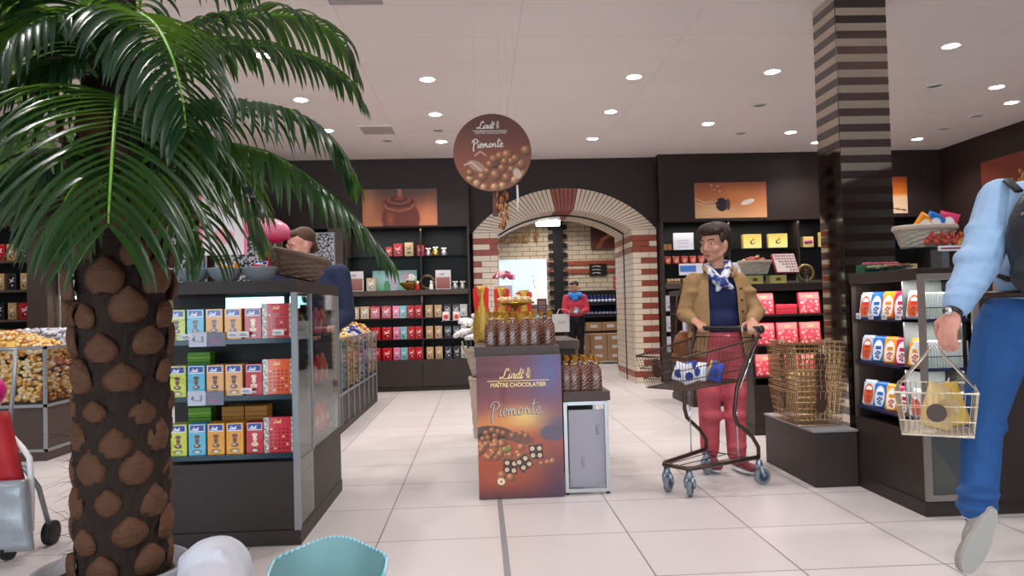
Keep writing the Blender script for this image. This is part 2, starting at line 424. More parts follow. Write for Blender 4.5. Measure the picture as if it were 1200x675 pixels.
struct('trim_1', MB().box(-9, -.11, 10.42, 10.55, 2.25, CZ).box(-9, -.11, 10.40, 10.42, 2.25, 2.62), 'wall')
struct('trim_2', MB().box(2.55, 6.6, 10.42, 10.55, 2.25, CZ).box(2.55, 6.6, 10.40, 10.42, 2.25, 2.62), 'wall')
# ---------------------------------------------------------------- glazed brick arch
CH = SPR/27
def bricks(mb, core, p, du, dn, length, rule, off=0):
    """courses of brick on a face: p origin, du unit along, dn unit outward"""
    p = Vector(p); du = Vector(du); dn = Vector(dn); g = .006
    for k in range(27):
        z0 = k*CH+g/2; z1 = (k+1)*CH-g/2; x = 0; L = .24
        first = L/2 if k % 2 else L
        cuts = [0]; q = first+off
        while q < length-.03: cuts.append(q); q += L
        cuts.append(length)
        for i in range(len(cuts)-1):
            a, b = cuts[i]+g/2, cuts[i+1]-g/2
            if b-a < .01: continue
            mb.m = 1 if rule(k, i, len(cuts)-2) else 0
            P = [p+du*a, p+du*b]; T = .012
            c = [P[0], P[1], P[1]+dn*T, P[0]+dn*T]
            vs = [(v.x, v.y, z0) for v in c]+[(v.x, v.y, z1) for v in c]
            mb.add(vs, [(0, 1, 2, 3), (4, 5, 6, 7), (0, 1, 5, 4), (1, 2, 6, 5), (2, 3, 7, 6), (3, 0, 4, 7)])
def bandrule(side):
    def r(k, i, last):
        if k in (25, 23, 1): return True
        if k == 24: return i == (last if side == 'L' else 0)
        if k < 22 and k % 2 == 1: return i == (0 if side == 'L' else last)
        return False
    return r
mb = MB()
xl, xr = ACX-AI, ACX+AI
bricks(mb, None, (ACX-AO, 10.61, 0), (1, 0, 0), (0, -1, 0), AO-AI, bandrule('L'))
bricks(mb, None, (xr, 10.61, 0), (1, 0, 0), (0, -1, 0), AO-AI, bandrule('R'))
jr = lambda k, i, last: k in (25, 23, 1)
bricks(mb, None, (xr, 10.61, 0), (0, 1, 0), (-1, 0, 0), .56, jr)
bricks(mb, None, (xr, 11.21, 0), (0, 1, 0), (-1, 0, 0), .7, jr, .1)
bricks(mb, None, (xl, 10.61, 0), (0, 1, 0), (1, 0, 0), .56, jr)
bricks(mb, None, (xl, 11.21, 0), (0, 1, 0), (1, 0, 0), .7, jr, .1)
mb.m = 2
mb.box(ACX-AO, xl, 10.61, 11.91, 0, SPR); mb.box(xr, ACX+AO, 10.61, 11.91, 0, SPR)
NV = 46
ia = arc(ARI, AZI, AI, NV); oo = arc(ARO, AZO, AO, NV)
for i in range(NV):
    mb.m = 1 if abs(i-(NV-1)/2) < 2.6 else 0
    for y0, y1 in ((10.598, 11.17), (11.21, 11.91)):
        g = .1
        def L(a, b, t): return (a[0]+(b[0]-a[0])*t, a[1]+(b[1]-a[1])*t)
        mb.prism([L(ia[i], ia[i+1], g), L(ia[i], ia[i+1], 1-g), L(oo[i], oo[i+1], 1-g), L(oo[i], oo[i+1], g)], y0, y1)
    mb.m = 2
    mb.prism([L(ia[i], oo[i], .03), L(ia[i+1], oo[i+1], .03), oo[i+1], oo[i]], 10.61, 11.9)
struct('wall_arch', mb, ['cream', 'redbrick', 'mortar'])
mb = MB(); ia = arc(ARI-.02, AZI, AI, 40); ib = arc(ARI, AZI, AI, 40)
for i in range(40): mb.prism([ia[i], ia[i+1], ib[i+1], ib[i]], 11.17, 11.21)
mb.box(xl-.02, xl+.02, 11.17, 11.21, 0, SPR); mb.box(xr-.02, xr+.02, 11.17, 11.21, 0, SPR)
struct('trim_3', mb, 'black')
# ---------------------------------------------------------------- room beyond the arch
def brick_mat(name, c1, c2, mortar, w, h):
    m = mat(name, c1, .4); N = m.node_tree.nodes; L = m.node_tree.links; p = N['Principled BSDF']
    tc = N.new('ShaderNodeTexCoord'); sp = N.new('ShaderNodeSeparateXYZ'); cb = N.new('ShaderNodeCombineXYZ')
    ad = N.new('ShaderNodeMath'); ad.operation = 'ADD'
    L.new(tc.outputs['Object'], sp.inputs[0]); L.new(sp.outputs[0], ad.inputs[0]); L.new(sp.outputs[1], ad.inputs[1])
    L.new(ad.outputs[0], cb.inputs[0]); L.new(sp.outputs[2], cb.inputs[1])
    b = N.new('ShaderNodeTexBrick'); b.inputs['Scale'].default_value = 1
    b.inputs['Color1'].default_value = tuple(c1)+(1,); b.inputs['Color2'].default_value = tuple(c2)+(1,); b.inputs['Mortar'].default_value = tuple(mortar)+(1,)
    b.inputs['Brick Width'].default_value = w; b.inputs['Row Height'].default_value = h; b.inputs['Mortar Size'].default_value = .007
    L.new(cb.outputs[0], b.inputs['Vector']); L.new(b.outputs['Color'], p.inputs['Base Color'])
    return m
M['brickwall'] = brick_mat('cream_brick_wall', rgb(206, 188, 160), rgb(192, 174, 150), rgb(110, 92, 76), .3, .1)
struct('wall_far', MB().box(-3, 6.6, 16, 16.2, 0, CZ), 'brickwall')
mb = MB()
for z in (1.80, 1.98): mb.box(1.44, 1.56, 15.975, 16, z, z+.09).box(1.86, 5, 15.975, 16, z, z+.09)
struct('trim_4', mb, 'redbrick')
mb = MB(); mb.box(1.6, 1.8, 15.9, 16, 0, 3.0)
for i in range(15): mb.box(1.5, 1.9, 15.95, 16, .15+i*.2, .25+i*.2)
struct('trim_5', mb, 'black')
# ---------------------------------------------------------------- ceiling lamps
def glowing(name, col, s): return mat(name, col, .5, emit=col, es=s)
M['lampglow'] = glowing('lamp_glow', (1, .95, .88), 40)
M['tube'] = glowing('strip_glow', (.9, .97, 1), 9)
lt = thing('ceiling_spotlight', None, 'ceiling light')
mb = MB(); mb.lathe([(.062, 0), (.075, -.003), (.082, -.008), (.082, 0)], n=24); mb.build('rim', 'white', lt, True)
MB().lathe([(.06, -.001), (.06, -.004)], n=20).build('lens', 'lampglow', lt)
proto(lt)
XS = [-1.7, -.42, 1.475, 2.73, 4.0, 5.85]; YS = [6.1, 6.84, 7.4, 8.07, 8.7, 9.37]
vis = [(-.42, 6.84), (-.42, 8.07), (-.42, 9.4), (1.475, 6.84), (1.475, 8.07), (1.475, 9.37), (2.73, 6.74), (2.73, 8.68), (3.93, 9.19), (4.0, 6.1),
       (5.26, 7.33), (5.85, 7.93), (5.85, 9.70), (-1.7, 7.45), (-1.7, 8.73), (-1.7, 6.15), (4.54, 9.81)]
names = ['topmost ceiling spotlight in the column of three left of the round hanging sign', 'middle ceiling spotlight of the three left of the round hanging sign', 'ceiling spotlight nearest the wall, just left of the round hanging sign',
         'ceiling spotlight high over the brick arch, level with the column\'s stripes', 'round ceiling spotlight with a halo up and right of the hanging sign', 'ceiling spotlight nearest the wall above the arch keystone',
         'oval ceiling spotlight above and left of the striped column', 'ceiling spotlight above the truffle whisk picture', 'small ceiling spotlight just left of the striped column',
         'nearest ceiling spotlight right of the striped column', 'tilted ceiling spotlight between column and right wall', 'bright ceiling spotlight close beside the right wall',
         'bright ceiling spotlight at the far right corner of the ceiling', 'ceiling spotlight seen between the palm fronds, nearer of two', 'ceiling spotlight by the palm frond tips near the wall', 'ceiling spotlight half hidden behind the palm\'s upper right frond', 'tiny ceiling spotlight touching the left edge of the striped column']
def lamp(x, y, e=58, ang=2.35, z=CZ-.03, size=.06):
    d = bpy.data.lights.new('downlight', 'SPOT'); d.energy = e; d.spot_size = ang; d.spot_blend = .7; d.color = (1, .95, .92); d.shadow_soft_size = size
    o = bpy.data.objects.new('downlight', d); COL.objects.link(o); o.location = (x, y, z); return o
for (x, y), n in zip(vis, names):
    place(lt, n, (x, y, CZ), (0, 0, 0), 'ceiling spotlights'); lamp(x, y)
for (x, y) in [(-1.7, 4.3), (-.42, 4.3), (1.475, 4.4), (2.73, 4.6), (-1.7, 2.4), (.5, 2.2), (2.73, 2.4), (4.6, 4.2), (-4, 5), (-4, 7), (-4, 9), (-6.5, 6), (-6.5, 8.5), (.5, -1.5), (-3, -1.5), (3.5, -1.5), (.5, .3), (4.6, 2.0), (-4, 2.4)]: lamp(x, y, 62)
for x, y in [(.2, 12.6), (1.6, 12.8), (.6, 14.6), (2.4, 14.8), (3.6, 13.6), (1.4, 15.2)]: lamp(x, y, 75)
dk = thing('unlit_ceiling_spotlight', None, 'ceiling light')
MB().lathe([(.062, 0), (.08, -.004), (.085, -.010), (.085, 0)], n=20).build('rim', 'white', dk, True)
MB().lathe([(.06, -.001), (.06, -.003)], n=16).build('lens', 'greymetal', dk)
proto(dk)
for (x, y), n in zip([(4.58, 7.27), (5.85, 8.51), (5.85, 9.14), (-1.08, 9.3), (-.43, 8.81), (3.3, 9.2), (3.05, 7.9)],
        ['unlit spotlight in the ceiling right of the striped column, nearest of three', 'unlit ceiling spotlight midway along the right wall', 'unlit ceiling spotlight just behind the bright one by the right wall',
         'unlit ceiling spotlight behind the square air grille', 'unlit round ceiling fitting between spotlights left of hanging sign', 'unlit ceiling fitting just left of the column near the wall', 'unlit ceiling fitting in front of the truffle whisk picture']):
    place(dk, n, (x, y, CZ), (0, 0, 0), 'unlit ceiling fittings')
vt = thing('ceiling_vent', 'grey square air grille in the ceiling left of the hanging sign', 'air vent', (-1.12, 8.72, CZ))
M['grille'] = mat('vent_grey', rgb(176, 166, 164), .5)
MB().box(-.2, .2, -.2, .2, -.008, 0).build('frame', 'ceiling', vt)
mb = MB()
for i in range(12): mb.box(-.18, .18, -.175+i*.03, -.157+i*.03, -.014, -.008)
mb.build('grille', 'grille', vt)
vt2 = thing('ceiling_vent', 'grey air grille at the top edge of the picture', 'air vent', (-.78, 4.94, CZ))
MB().box(-.2, .2, -.2, .2, -.008, 0).build('frame', 'white', vt2)
mb = MB()
for i in range(12): mb.box(-.18, .18, -.175+i*.03, -.157+i*.03, -.014, -.008)
mb.build('grille', 'grille', vt2)
# daylight from the open shop front behind the viewer
d = bpy.data.lights.new('shop_front_daylight', 'AREA'); d.shape = 'RECTANGLE'; d.size = 9; d.size_y = 2.6; d.energy = 420; d.color = (.72, .88, 1)
o = bpy.data.objects.new('shop_front_daylight', d); COL.objects.link(o); o.location = (-1.5, -5.8, 1.6); o.rotation_euler = (-PI/2, 0, PI)
o.rotation_euler = Vector((0, 1, 0)).to_track_quat('-Z', 'Z').to_euler()
w = bpy.data.worlds.new('world'); SC.world = w; w.use_nodes = True
w.node_tree.nodes['Background'].inputs[0].default_value = (.55, .5, .5, 1); w.node_tree.nodes['Background'].inputs[1].default_value = .35
SC.view_settings.view_transform = 'Standard'; SC.view_settings.look = 'None'; SC.view_settings.exposure = .08; SC.view_settings.gamma = 1
SC.view_settings.use_curve_mapping = False
SC.cycles.use_denoising = True
SC.cycles.max_bounces = 8; SC.cycles.diffuse_bounces = 4; SC.cycles.glossy_bounces = 4; SC.cycles.transparent_max_bounces = 12
SC.cycles.sample_clamp_indirect = 4
# ================================================================ shop front behind the viewer (seen only in mirrors)
struct('wall_front', MB().box(-9, -4.8, -6.1, -6, 0, CZ).box(-3.4, .6, -6.1, -6, 0, CZ).box(5.2, 6.6, -6.1, -6, 0, CZ).box(-4.8, -3.4, -6.1, -6, 2.7, CZ).box(.6, 5.2, -6.1, -6, 2.7, CZ), 'wall')
# ================================================================ product prototypes
COLS = {'lime': (206, 214, 70), 'sky': (92, 186, 222), 'amber': (236, 160, 40), 'peach': (240, 176, 110), 'crimson': (196, 30, 44)}
def logo_strokes(cv, x, y, w, col, lw):
    k = w/6.2
    for st in SCRIPT[:-1]:
        cv.stroke([(x+(a+b*.3)*k, y+b*k) for a, b in st], lw, col)
def make_carton(kind, w=.082, h=.15, d=.1):
    c = COLS[kind]; t = thing('chocolate_carton', None, 'chocolate box')
    MB().box(-w/2, w/2, .0012, d, 0, h).build('box', flat('carton_'+kind, *[int(x*.9) for x in c]), t, bevel=.0015)
    cv = Canvas(w-.004, h-.003, 34); cv.vgrad([(0, tuple(min(255, x+20) for x in c)), (.5, c), (1, c)])
    W, H = cv.w, cv.h
    cv.rect(W*.06, W*.94, H*.75, H*.985, (236, 236, 240)); cv.rect(W*.1, W*.9, H*.775, H*.965, (32, 52, 150)); logo_strokes(cv, W*.2, H*.81, W*.55, (240, 240, 250), .0035)
    dark = (96, 50, 34) if kind != 'crimson' else (250, 222, 196)
    cv.ell(W*.5, H*.6, W*.17, H*.06, dark); cv.ell(W*.5, H*.47, W*.13, H*.09, dark); cv.ell(W*.5, H*.53, W*.09, H*.03, tuple(min(255, x+50) for x in dark))
    cv.ell(W*.5, H*.3, W*.22, H*.07, dark); cv.ell(W*.46, H*.31, W*.1, H*.03, (230, 200, 170)); cv.ell(W*.5, H*.12, W*.3, H*.07, tuple(int(x*.75) for x in c)); cv.ell(W*.5, H*.1, W*.16, H*.04, (240, 236, 226))
    cv.build('front_print', t, 0, 'printgloss', loc=(0, 0, .0015))
    return proto(t)
def make_calendar(name, col, side):
    w, h = .155, .17; t = thing('advent_calendar', None, 'chocolate box')
    MB().box(-w/2, w/2, .0012, .03, 0, h).build('box', flat('cal_'+name, *side), t, bevel=.001)
    cv = Canvas(w-.002, h-.002, 60); cv.vgrad([(0, (200, 190, 180)), (1, (170, 190, 180))]); cv.noise(.7, 5, 3)
    W, H = cv.w, cv.h; cv.rect(W*.16, W*.86, 0, H, col); logo_strokes(cv, W*.33, H*.84, W*.32, (255, 200, 150), .003)
    r = random.Random(3)
    for i in range(5):
        for j in range(6):
            cv.ell(W*(.25+.125*i), H*(.12+.11*j), W*.038, H*.026, (236, 214, 190) if r.random() < .12 else (120, 20, 22))
    cv.build('door_print', t, 0, 'printgloss', loc=(0, 0, .001))
    return proto(t)
# ================================================================ left glass cabinet
LX0, LX1, LY0, LY1, LT = -1.64, -.875, 3.67, 4.76, 1.265
cab = thing('display_cabinet', 'dark wooden cabinet with glass shelves of chocolate boxes beside the palm', 'display cabinet', (LX0, LY0, 0))
def P(mb, name, m, par=cab, **k): return mb.build(name, m, par, world=True, **k)
P(MB().box(LX0, LX1, LY0, LY1, 0, .07), 'plinth', 'wood', bevel=.002)
P(MB().box(LX0, LX1-.005, LY0+.012, LY1, .07, .395), 'base', 'wood', bevel=.002)
P(MB().box(LX0, LX1, LY0, LY1, 1.205, LT), 'top', 'wood', bevel=.002)
for x in (LX1-.03, LX0): P(MB().box(x, x+.03, LY0, LY0+.022, .07, 1.205), 'post', 'greymetal', bevel=.001)
for y in (3.98, LY1-.03): P(MB().box(LX1-.022, LX1, y, y+.022, .395, 1.205), 'post', 'greymetal', bevel=.001)
P(MB().box(LX1-.007, LX1-.003, LY0+.022, LY1-.03, .4, 1.205).box(LX1-.0045, LX1-.001, LY0+.022, 3.98, .09, .4), 'glass_pane', 'glass')
P(MB().box(LX0, LX1-.03, 4.13, 4.15, .395, 1.205), 'back_panel', 'black')
P(MB().box(-1.36, -1.05, 4.122, 4.129, 1.0, 1.2).box(-1.02, -.93, 4.122, 4.129, 1.0, 1.2), 'mirror', mat('mirror', (.26, .42, .44), .03, 1))  # mirror patches added to throw back the window daylight, tinted to cut its glare
for z in (.425, .705, .975):
    P(MB().box(LX0+.03, LX1-.035, LY0+.012, 4.12, z, z+.008), 'shelf', 'glass2')
    P(MB().box(LX0+.03, LX1-.035, LY0+.003, LY0+.012, z-.012, z+.012), 'shelf_edge', flat('shelf_edge', 30, 60, 74, .2))
    P(MB().box(-1.06, LX1-.02, 4.16, LY1-.03, z, z+.008), 'side_shelf', 'wood')
cart = {k: make_carton(k) for k in COLS}
cals = [make_calendar('red', (206, 40, 44), (160, 30, 36)), make_calendar('orange', (236, 92, 26), (190, 80, 30)), make_calendar('rose', (214, 50, 66), (170, 40, 60))]
rown = ['bottom', 'middle', 'top']
order = [['lime', 'sky', 'amber', 'amber', 'crimson'], ['lime', 'sky', 'peach', 'peach', 'crimson'], ['lime', 'sky', 'amber', 'amber', 'crimson']]
cname = {'lime': 'yellow-green', 'sky': 'sky blue', 'amber': 'orange', 'peach': 'pale orange', 'crimson': 'red'}
for r, z in enumerate((.434, .714, .984)):
    for i, k in enumerate(order[r]):
        x = -1.455+i*.089+(.006 if i == 4 else 0)
        n = cname[k]+' milk chocolate carton'
        if k in ('amber', 'peach'): n = ('left' if i == 2 else 'right')+'-hand '+cname[k]+' carton'
        place(cart[k], f'{n} on the {rown[r]} glass shelf beside the palm', (x, 3.70, z), (0, 0, .0), 'nutcracker print cartons in the glass cabinet')
    place(cals[(0, 1, 2)[2-r]] if r != 0 else cals[2], f'{("rose red","orange","red")[r]} advent calendar on the {rown[r]} shelf of the glass cabinet', (-.978, 3.705, z), (-.03, 0, 0), 'advent calendars in the glass cabinet')
sl = thing('chocolate_slab', None, 'chocolate box')
MB().box(-.055, .055, -.05, .05, 0, .05).build('box', flat('slab_green', 96, 160, 20), sl, bevel=.002)
MB().box(-.056, .056, -.051, .051, .02, .024).build('band', flat('slab_band', 190, 210, 60), sl); proto(sl)
so = thing('chocolate_slab', None, 'chocolate box')
MB().box(-.055, .055, -.05, .05, 0, .05).build('box', flat('slab_orange', 196, 128, 40), so, bevel=.002)
MB().box(-.056, .056, -.051, .051, .02, .024).build('band', flat('slab_band2', 150, 90, 20), so); proto(so)
for r, z in enumerate((.434, .714)):
    for k in range(4): place(sl, f'green boxed chocolate bar, {("lowest","second lowest","second highest","topmost")[k]} of the pile behind the {rown[r]} row of cartons', (-1.43, 3.95, z+k*.0515), (0, 0, .1), 'stacked green bars behind the cartons')
for c in (0, 1):
    for k in range(4): place(so, f'orange boxed chocolate bar, {("lowest","second lowest","second highest","topmost")[k]} in the {("left","right")[c]} pile on the lowest glass shelf', (-1.26+c*.115, 3.95, .434+k*.0515), (0, 0, .0), 'stacked orange bars behind the cartons')
# price cards
pc = thing('price_card', None, 'price tag'); MB().box(-.042, .042, 0, .002, 0, .07).build('card', 'paper', pc)
text('4...3', 'lettering', .038, flat('ink', 60, 62, 80), pc, (0, -.001, .022), sx=.9); proto(pc)
place(pc, 'white price card reading 4...3 on the top shelf of the glass cabinet', (-1.345, 3.671, .955), (0, 0, 0), 'price cards')
place(pc, 'white price card reading 4...3 on the middle shelf of the glass cabinet', (-1.355, 3.671, .675), (0, 0, 0), 'price cards')
for z, n in ((.955, 'top'), (.675, 'middle')):
    t = thing('info_card', f'blue-grey printed card beside the price card on the {n} shelf', 'price tag', (-1.258 if z > .8 else -1.27, 3.671, z))
    MB().box(-.042, .042, 0, .002, 0, .066).build('card', 'greycard', t)
    mb = MB()
    for i in range(4): mb.box(-.03, .025-i*.006, -.0012, 0, .014+i*.012, .018+i*.012)
    mb.build('print', flat('pinkink', 190, 130, 150), t)
lb = thing('shelf_label', None, 'price tag'); MB().box(-.026, .026, 0, .002, 0, .028).build('card', 'white', lb)
MB().box(-.018, .012, -.001, 0, .012, .016).box(-.018, .018, -.001, 0, .006, .009).build('print', 'greycard', lb); proto(lb)
for x, z, n in ((-1.49, .985, 'under the yellow-green carton, top shelf'), (-1.40, .99, 'under the sky blue carton, top shelf'), (-1.13, .995, 'under the red carton, top shelf'), (-.965, 1.0, 'on the red advent calendar'), (-1.12, .725, 'under the red carton, middle shelf'), (-1.18, .995, 'under the orange cartons, top shelf')):
    place(lb, 'small white shelf label '+n, (x, 3.6705, z), (0, 0, 0), 'shelf labels in the glass cabinet')
# pouches seen through the side pane
def make_bag(name, col, w=.09, h=.15, d=.05, pr=(250, 236, 230)):
    t = thing('chocolate_bag', None, 'chocolate bag')
    mb = MB(); prof = [(0, 1, 1), (.06, 1.04, 1.1), (.5, 1, 1), (.82, .96, .5), (.93, .96, .12), (1, .97, .06)]
    vs = []; fs = []; n = 12
    for z, sx, sy in prof:
        for j in range(n):
            a = 2*PI*j/n; ca, sa = math.cos(a), math.sin(a)
            vs.append((w/2*sx*math.copysign(abs(ca)**.45, ca), d/2*sy*math.copysign(abs(sa)**.6, sa), z*h))
    for i in range(len(prof)-1):
        for j in range(n): fs.append((i*n+j, i*n+(j+1) % n, (i+1)*n+(j+1) % n, (i+1)*n+j))
    fs += [tuple(range(n-1, -1, -1)), tuple((len(prof)-1)*n+j for j in range(n))]
    mb.add(vs, fs); mb.build('bag', flat('bag_'+name, *col, rough=.3), t, True)
    mb = MB(); mb.lathe([(w*.28, 0), (w*.3, .001)], n=16)
    lab = MB(); lab.v = [(x, -d/2*1.02-.002+z*0, h*.42+y*1.1) for x, y, z in mb.v]; lab.f = mb.f; lab.mi = mb.mi
    lab.build('label', flat('bagprint_'+name, *pr), t)
    return proto(t)
bags = {'pink': make_bag('pink', (226, 110, 140)), 'red': make_bag('red', (206, 36, 44)), 'palered': make_bag('palered', (226, 90, 80))}
bi = 0
for z, kinds, rn in ((.983, ('pink', 'pink', 'palered'), 'top'), (.713, ('red', 'red', 'palered'), 'middle'), (.433, ('red', 'palered', 'red'), 'bottom')):
    for j, k in enumerate(kinds):
        place(bags[k], f'{dict(pink="pink",red="bright red",palered="pale red")[k]} chocolate bag, {("nearest","middle","farthest")[j]} on the {rn} side shelf behind the glass pane', (-.94, 4.25+j*.15, z), (0, 0, PI/2), 'bags on the side shelves of the glass cabinet')
# things on top of the cabinet
bw = thing('serving_bowl', None, 'bowl')
MB().lathe([(.035, 0), (.04, .004), (.07, .03), (.088, .07), (.09, .073), (.084, .07), (.064, .034), (.03, .01)], n=32).build('bowl', flat('melamine', 168, 176, 184, .3), bw, True)
MB().lathe([(.036, 0), (.036, .006), (.03, .006), (.03, 0)], n=24).build('foot_ring', flat('melamine', 168, 176, 184), bw, True); proto(bw)
for x, k, n, a in ((-1.43, 'sky', 'leftmost', .2), (-1.27, 'amber', 'middle', -.15), (-1.10, 'crimson', 'rightmost', .1)):
    place(bw, f'{n} pale grey bowl on top of the glass cabinet', (x, 3.85, LT), (0, 0, 0), 'bowls of samples on the cabinet')
    place(cart[k], f'{cname[k]} carton tilted in the {n} grey bowl', (x, 3.83, LT+.022), (-.35, .12, a), 'cartons in the bowls', (.9, .7, .62))
def wicker_basket(name, label, r0, r1, h, loc, m='wicker', rim=.012, handle=False, sy=1, par=None, rot=(0, 0, 0), oval=None):
    t = thing(name, label, 'basket', loc); t.rotation_euler = rot
    mb = MB(); n = 40; rows = 9; vs = []; fs = []
    for i in range(rows+1):
        f = i/rows; r = r0+(r1-r0)*f
        for j in range(n):
            a = 2*PI*j/n; rr = r+(.006 if (i+j//2) % 2 else -.002)
            vs.append((rr*math.cos(a), rr*sy*math.sin(a), h*f))
    for i in range(rows):
        for j in range(n): fs.append((i*n+j, i*n+(j+1) % n, (i+1)*n+(j+1) % n, (i+1)*n+j))
    fs.append(tuple(range(n-1, -1, -1)))
    vs2 = [(x*.93, y*.93, z+.004) for x, y, z in vs]; mb.add(vs, fs); mb.add(vs2, fs)
    mb.build('basket_body', m, t)
    mb = MB()
    for dz in (0, .012):
        mb.tube([(r1*math.cos(2*PI*j/28)*1.0, r1*sy*math.sin(2*PI*j/28), h+dz*.6+.004*math.sin(j*PI)) for j in range(28)], rim, 6, True)
    mb.build('rim', m, t, True)
    if handle:
        for s in (-1, 1):
            mb = MB(); mb.tube([(s*(r1-.0), -.05*sy, h), (s*(r1+.01), -.045*sy, h+.05), (s*(r1+.015), 0, h+.07), (s*(r1+.01), .045*sy, h+.05), (s*r1, .05*sy, h)], .008, 8)
            mb.build('handle', m, t, True)
    return t
wicker_basket('wicker_basket', 'dark wicker basket tipped to the right on the glass cabinet', .12, .17, .12, (-1.02, 4.22, LT+.035), rot=(0, .24, .3), sy=.8)
fl = thing('flamingo_ornament', 'glossy pink rounded bird ornament with thin red legs on the glass cabinet', 'ornament', (-1.155, 4.0, LT-.0))
pk = mat('pink_gradient', rgb(240, 90, 130), .25)
N = pk.node_tree.nodes; L_ = pk.node_tree.links; tc = N.new('ShaderNodeTexCoord'); sp = N.new('ShaderNodeSeparateXYZ'); mr = N.new('ShaderNodeMapRange')
mx = N.new('ShaderNodeMix'); mx.data_type = 'RGBA'; mx.inputs[6].default_value = rgb(226, 36, 92)+(1,); mx.inputs[7].default_value = rgb(250, 170, 196)+(1,)
mr.inputs['From Min'].default_value = .22; mr.inputs['From Max'].default_value = .33; L_.new(tc.outputs['Object'], sp.inputs[0]); L_.new(sp.outputs[2], mr.inputs['Value']); L_.new(mr.outputs[0], mx.inputs[0]); L_.new(mx.outputs[2], N['Principled BSDF'].inputs['Base Color'])
organic('body', [('e', (.06, 0, .275), (.118, .07, .068), Matrix.Rotation(.15, 3, 'Y')), ('c', (.12, 0, .265), (.165, 0, .235), .03, .012), ('c', (-.03, 0, .28), (-.045, 0, .33), .028, .014), ('c', (-.045, 0, .33), (-.04, 0, .40), .014, .012), ('c', (-.04, 0, .40), (-.025, 0, .46), .012, .012), ('c', (-.025, 0, .46), (-.05, 0, .49), .013, .02)], pk, fl, .006, 2, world=False)
MB().tube([(.03, -.02, 0), (.03, -.02, .23)], .005, 8).tube([(.055, .02, 0), (.055, .02, .23)], .005, 8).build('leg', flat('red', 200, 26, 30), fl)
MB().lathe([(.045, 0), (.045, .006), (.02, .012)], (.04, 0, 0), 20).build('foot_plate', flat('red', 200, 26, 30), fl)
# ================================================================ wrapped sweets (loose fill)
def candy_heap(name, label, x0, x1, y0, y1, z0, hz, cols, n, size, kindname='wrapped sweets', face=None, mixed=.0, grp=None, rough=.35, metal=.15):
    """loose sweets: a rounded heap over the bin and the layer pressed against its panes"""
    mb = MB(); r = random.Random(hash(name+label) % 1000)
    ms = [flat('candy_%d_%d_%d' % c, *c, rough=rough, metal=metal) for c in cols]
    def H(x, y):
        u = (x-x0)/(x1-x0)*2-1; v = (y-y0)/(y1-y0)*2-1; return z0+hz*max(0, (1-u*u*u*u))*max(0, 1-v**4)**.5
    mb.m = 0; G = 10; vs = []; fs = []
    for i in range(G+1):
        for j in range(G+1):
            x = x0+(x1-x0)*i/G; y = y0+(y1-y0)*j/G; vs.append((x, y, H(x, y)-size*.5))
    for i in range(G):
        for j in range(G): fs.append((i*(G+1)+j, (i+1)*(G+1)+j, (i+1)*(G+1)+j+1, i*(G+1)+j+1))
    mb.add(vs, fs)
    def one(x, y, z):
        R = Matrix.Rotation(r.random()*6.28, 3, 'Z') @ Matrix.Rotation(r.random()*3.1, 3, 'X')
        mb.m = r.randrange(len(cols)); s = size*(.8+.4*r.random())
        mb.ball((x, y, z), (s*.75, s*.5, s*.5), 6, R)
    for _ in range(n):
        x = r.uniform(x0+size/2, x1-size/2); y = r.uniform(y0+size/2, y1-size/2); one(x, y, H(x, y)+r.uniform(-.3, .35)*size)
    for fx in (face or []):
        ax, c, a0, a1, zz0, zz1, m = fx
        for _ in range(m):
            a = r.uniform(a0+size/2, a1-size/2); z = r.uniform(zz0+size/2, zz1)
            if ax == 'y': one(a, c+size*.5, z)
            else: one(c, a, z)
    o = mb.build(name, ms, loc=((x0+x1)/2, (y0+y1)/2, z0)); o.data.polygons.foreach_set('use_smooth', [True]*len(o.data.polygons))
    return tag(o, label, 'sweets', grp, 'stuff')
GOLD, GOLD2, SILV, BLUE, TEAL, CRM, PNK, RED_, BRN, GRN = (226, 178, 92), (190, 120, 60), (196, 198, 210), (60, 76, 160), (110, 170, 180), (236, 222, 180), (220, 150, 170), (196, 40, 40), (120, 76, 50), (120, 150, 70)
# aisle counter with eight clear bins
bx0, bx1, by0, by1 = -2.05, -1.28, 6.72, 9.42
ct = thing('pick_and_mix_counter', 'long dark counter with clear bins of wrapped sweets leading to the back shelves', 'counter', (bx1, by0, 0))
P2 = lambda mb, n, m, **k: mb.build(n, m, ct, world=True, **k)
P2(MB().box(bx0, bx1, by0, by1, 0, .06), 'plinth', 'wood')
nb = 8; st = (by1-by0)/nb
for i in range(nb):
    P2(MB().box(bx0, bx1-.012, by0+i*st+.01, by0+(i+1)*st-.01, .06, .35), 'base_panel', 'wood', bevel=.002)
mb = MB()
for i in range(nb+1): y = by0+i*st; mb.box(bx1-.018, bx1, y-.01, y+.01, .06, .86)
mb.box(bx1-.018, bx1, by0, by1, .335, .355).box(bx1-.015, bx1, by0, by1, .85, .865).box(bx0, bx1, by0-.01, by0+.008, .335, .355).box(bx0, bx1, by0-.01, by0+.005, .85, .865)
P2(mb, 'frame', 'greymetal')
P2(MB().box(bx0, bx1-.02, by0, by1, .34, .36), 'bin_floor', 'wood')
mb = MB(); mb.box(bx1-.008, bx1-.004, by0, by1, .355, .85).box(bx0, bx1-.01, by0-.004, by0, .355, .85)
for i in range(1, nb): mb.box(bx0+.02, bx1-.02, by0+i*st-.002, by0+i*st+.002, .36, .85)
P2(mb, 'clear_panel', 'acrylic')
pal = [((CRM, TEAL, SILV), 'pale teal and cream'), ((TEAL, SILV, GRN), 'sea green and silver'), ((GOLD2, CRM, GOLD), 'copper and cream'), ((GOLD, BRN, CRM), 'gold and brown'), ((SILV, BLUE, CRM), 'blue and silver'), ((BLUE, SILV, BRN), 'dark blue'), ((GOLD, CRM, PNK), 'gold and pink'), ((CRM, GOLD, GOLD2), 'cream and gold')]
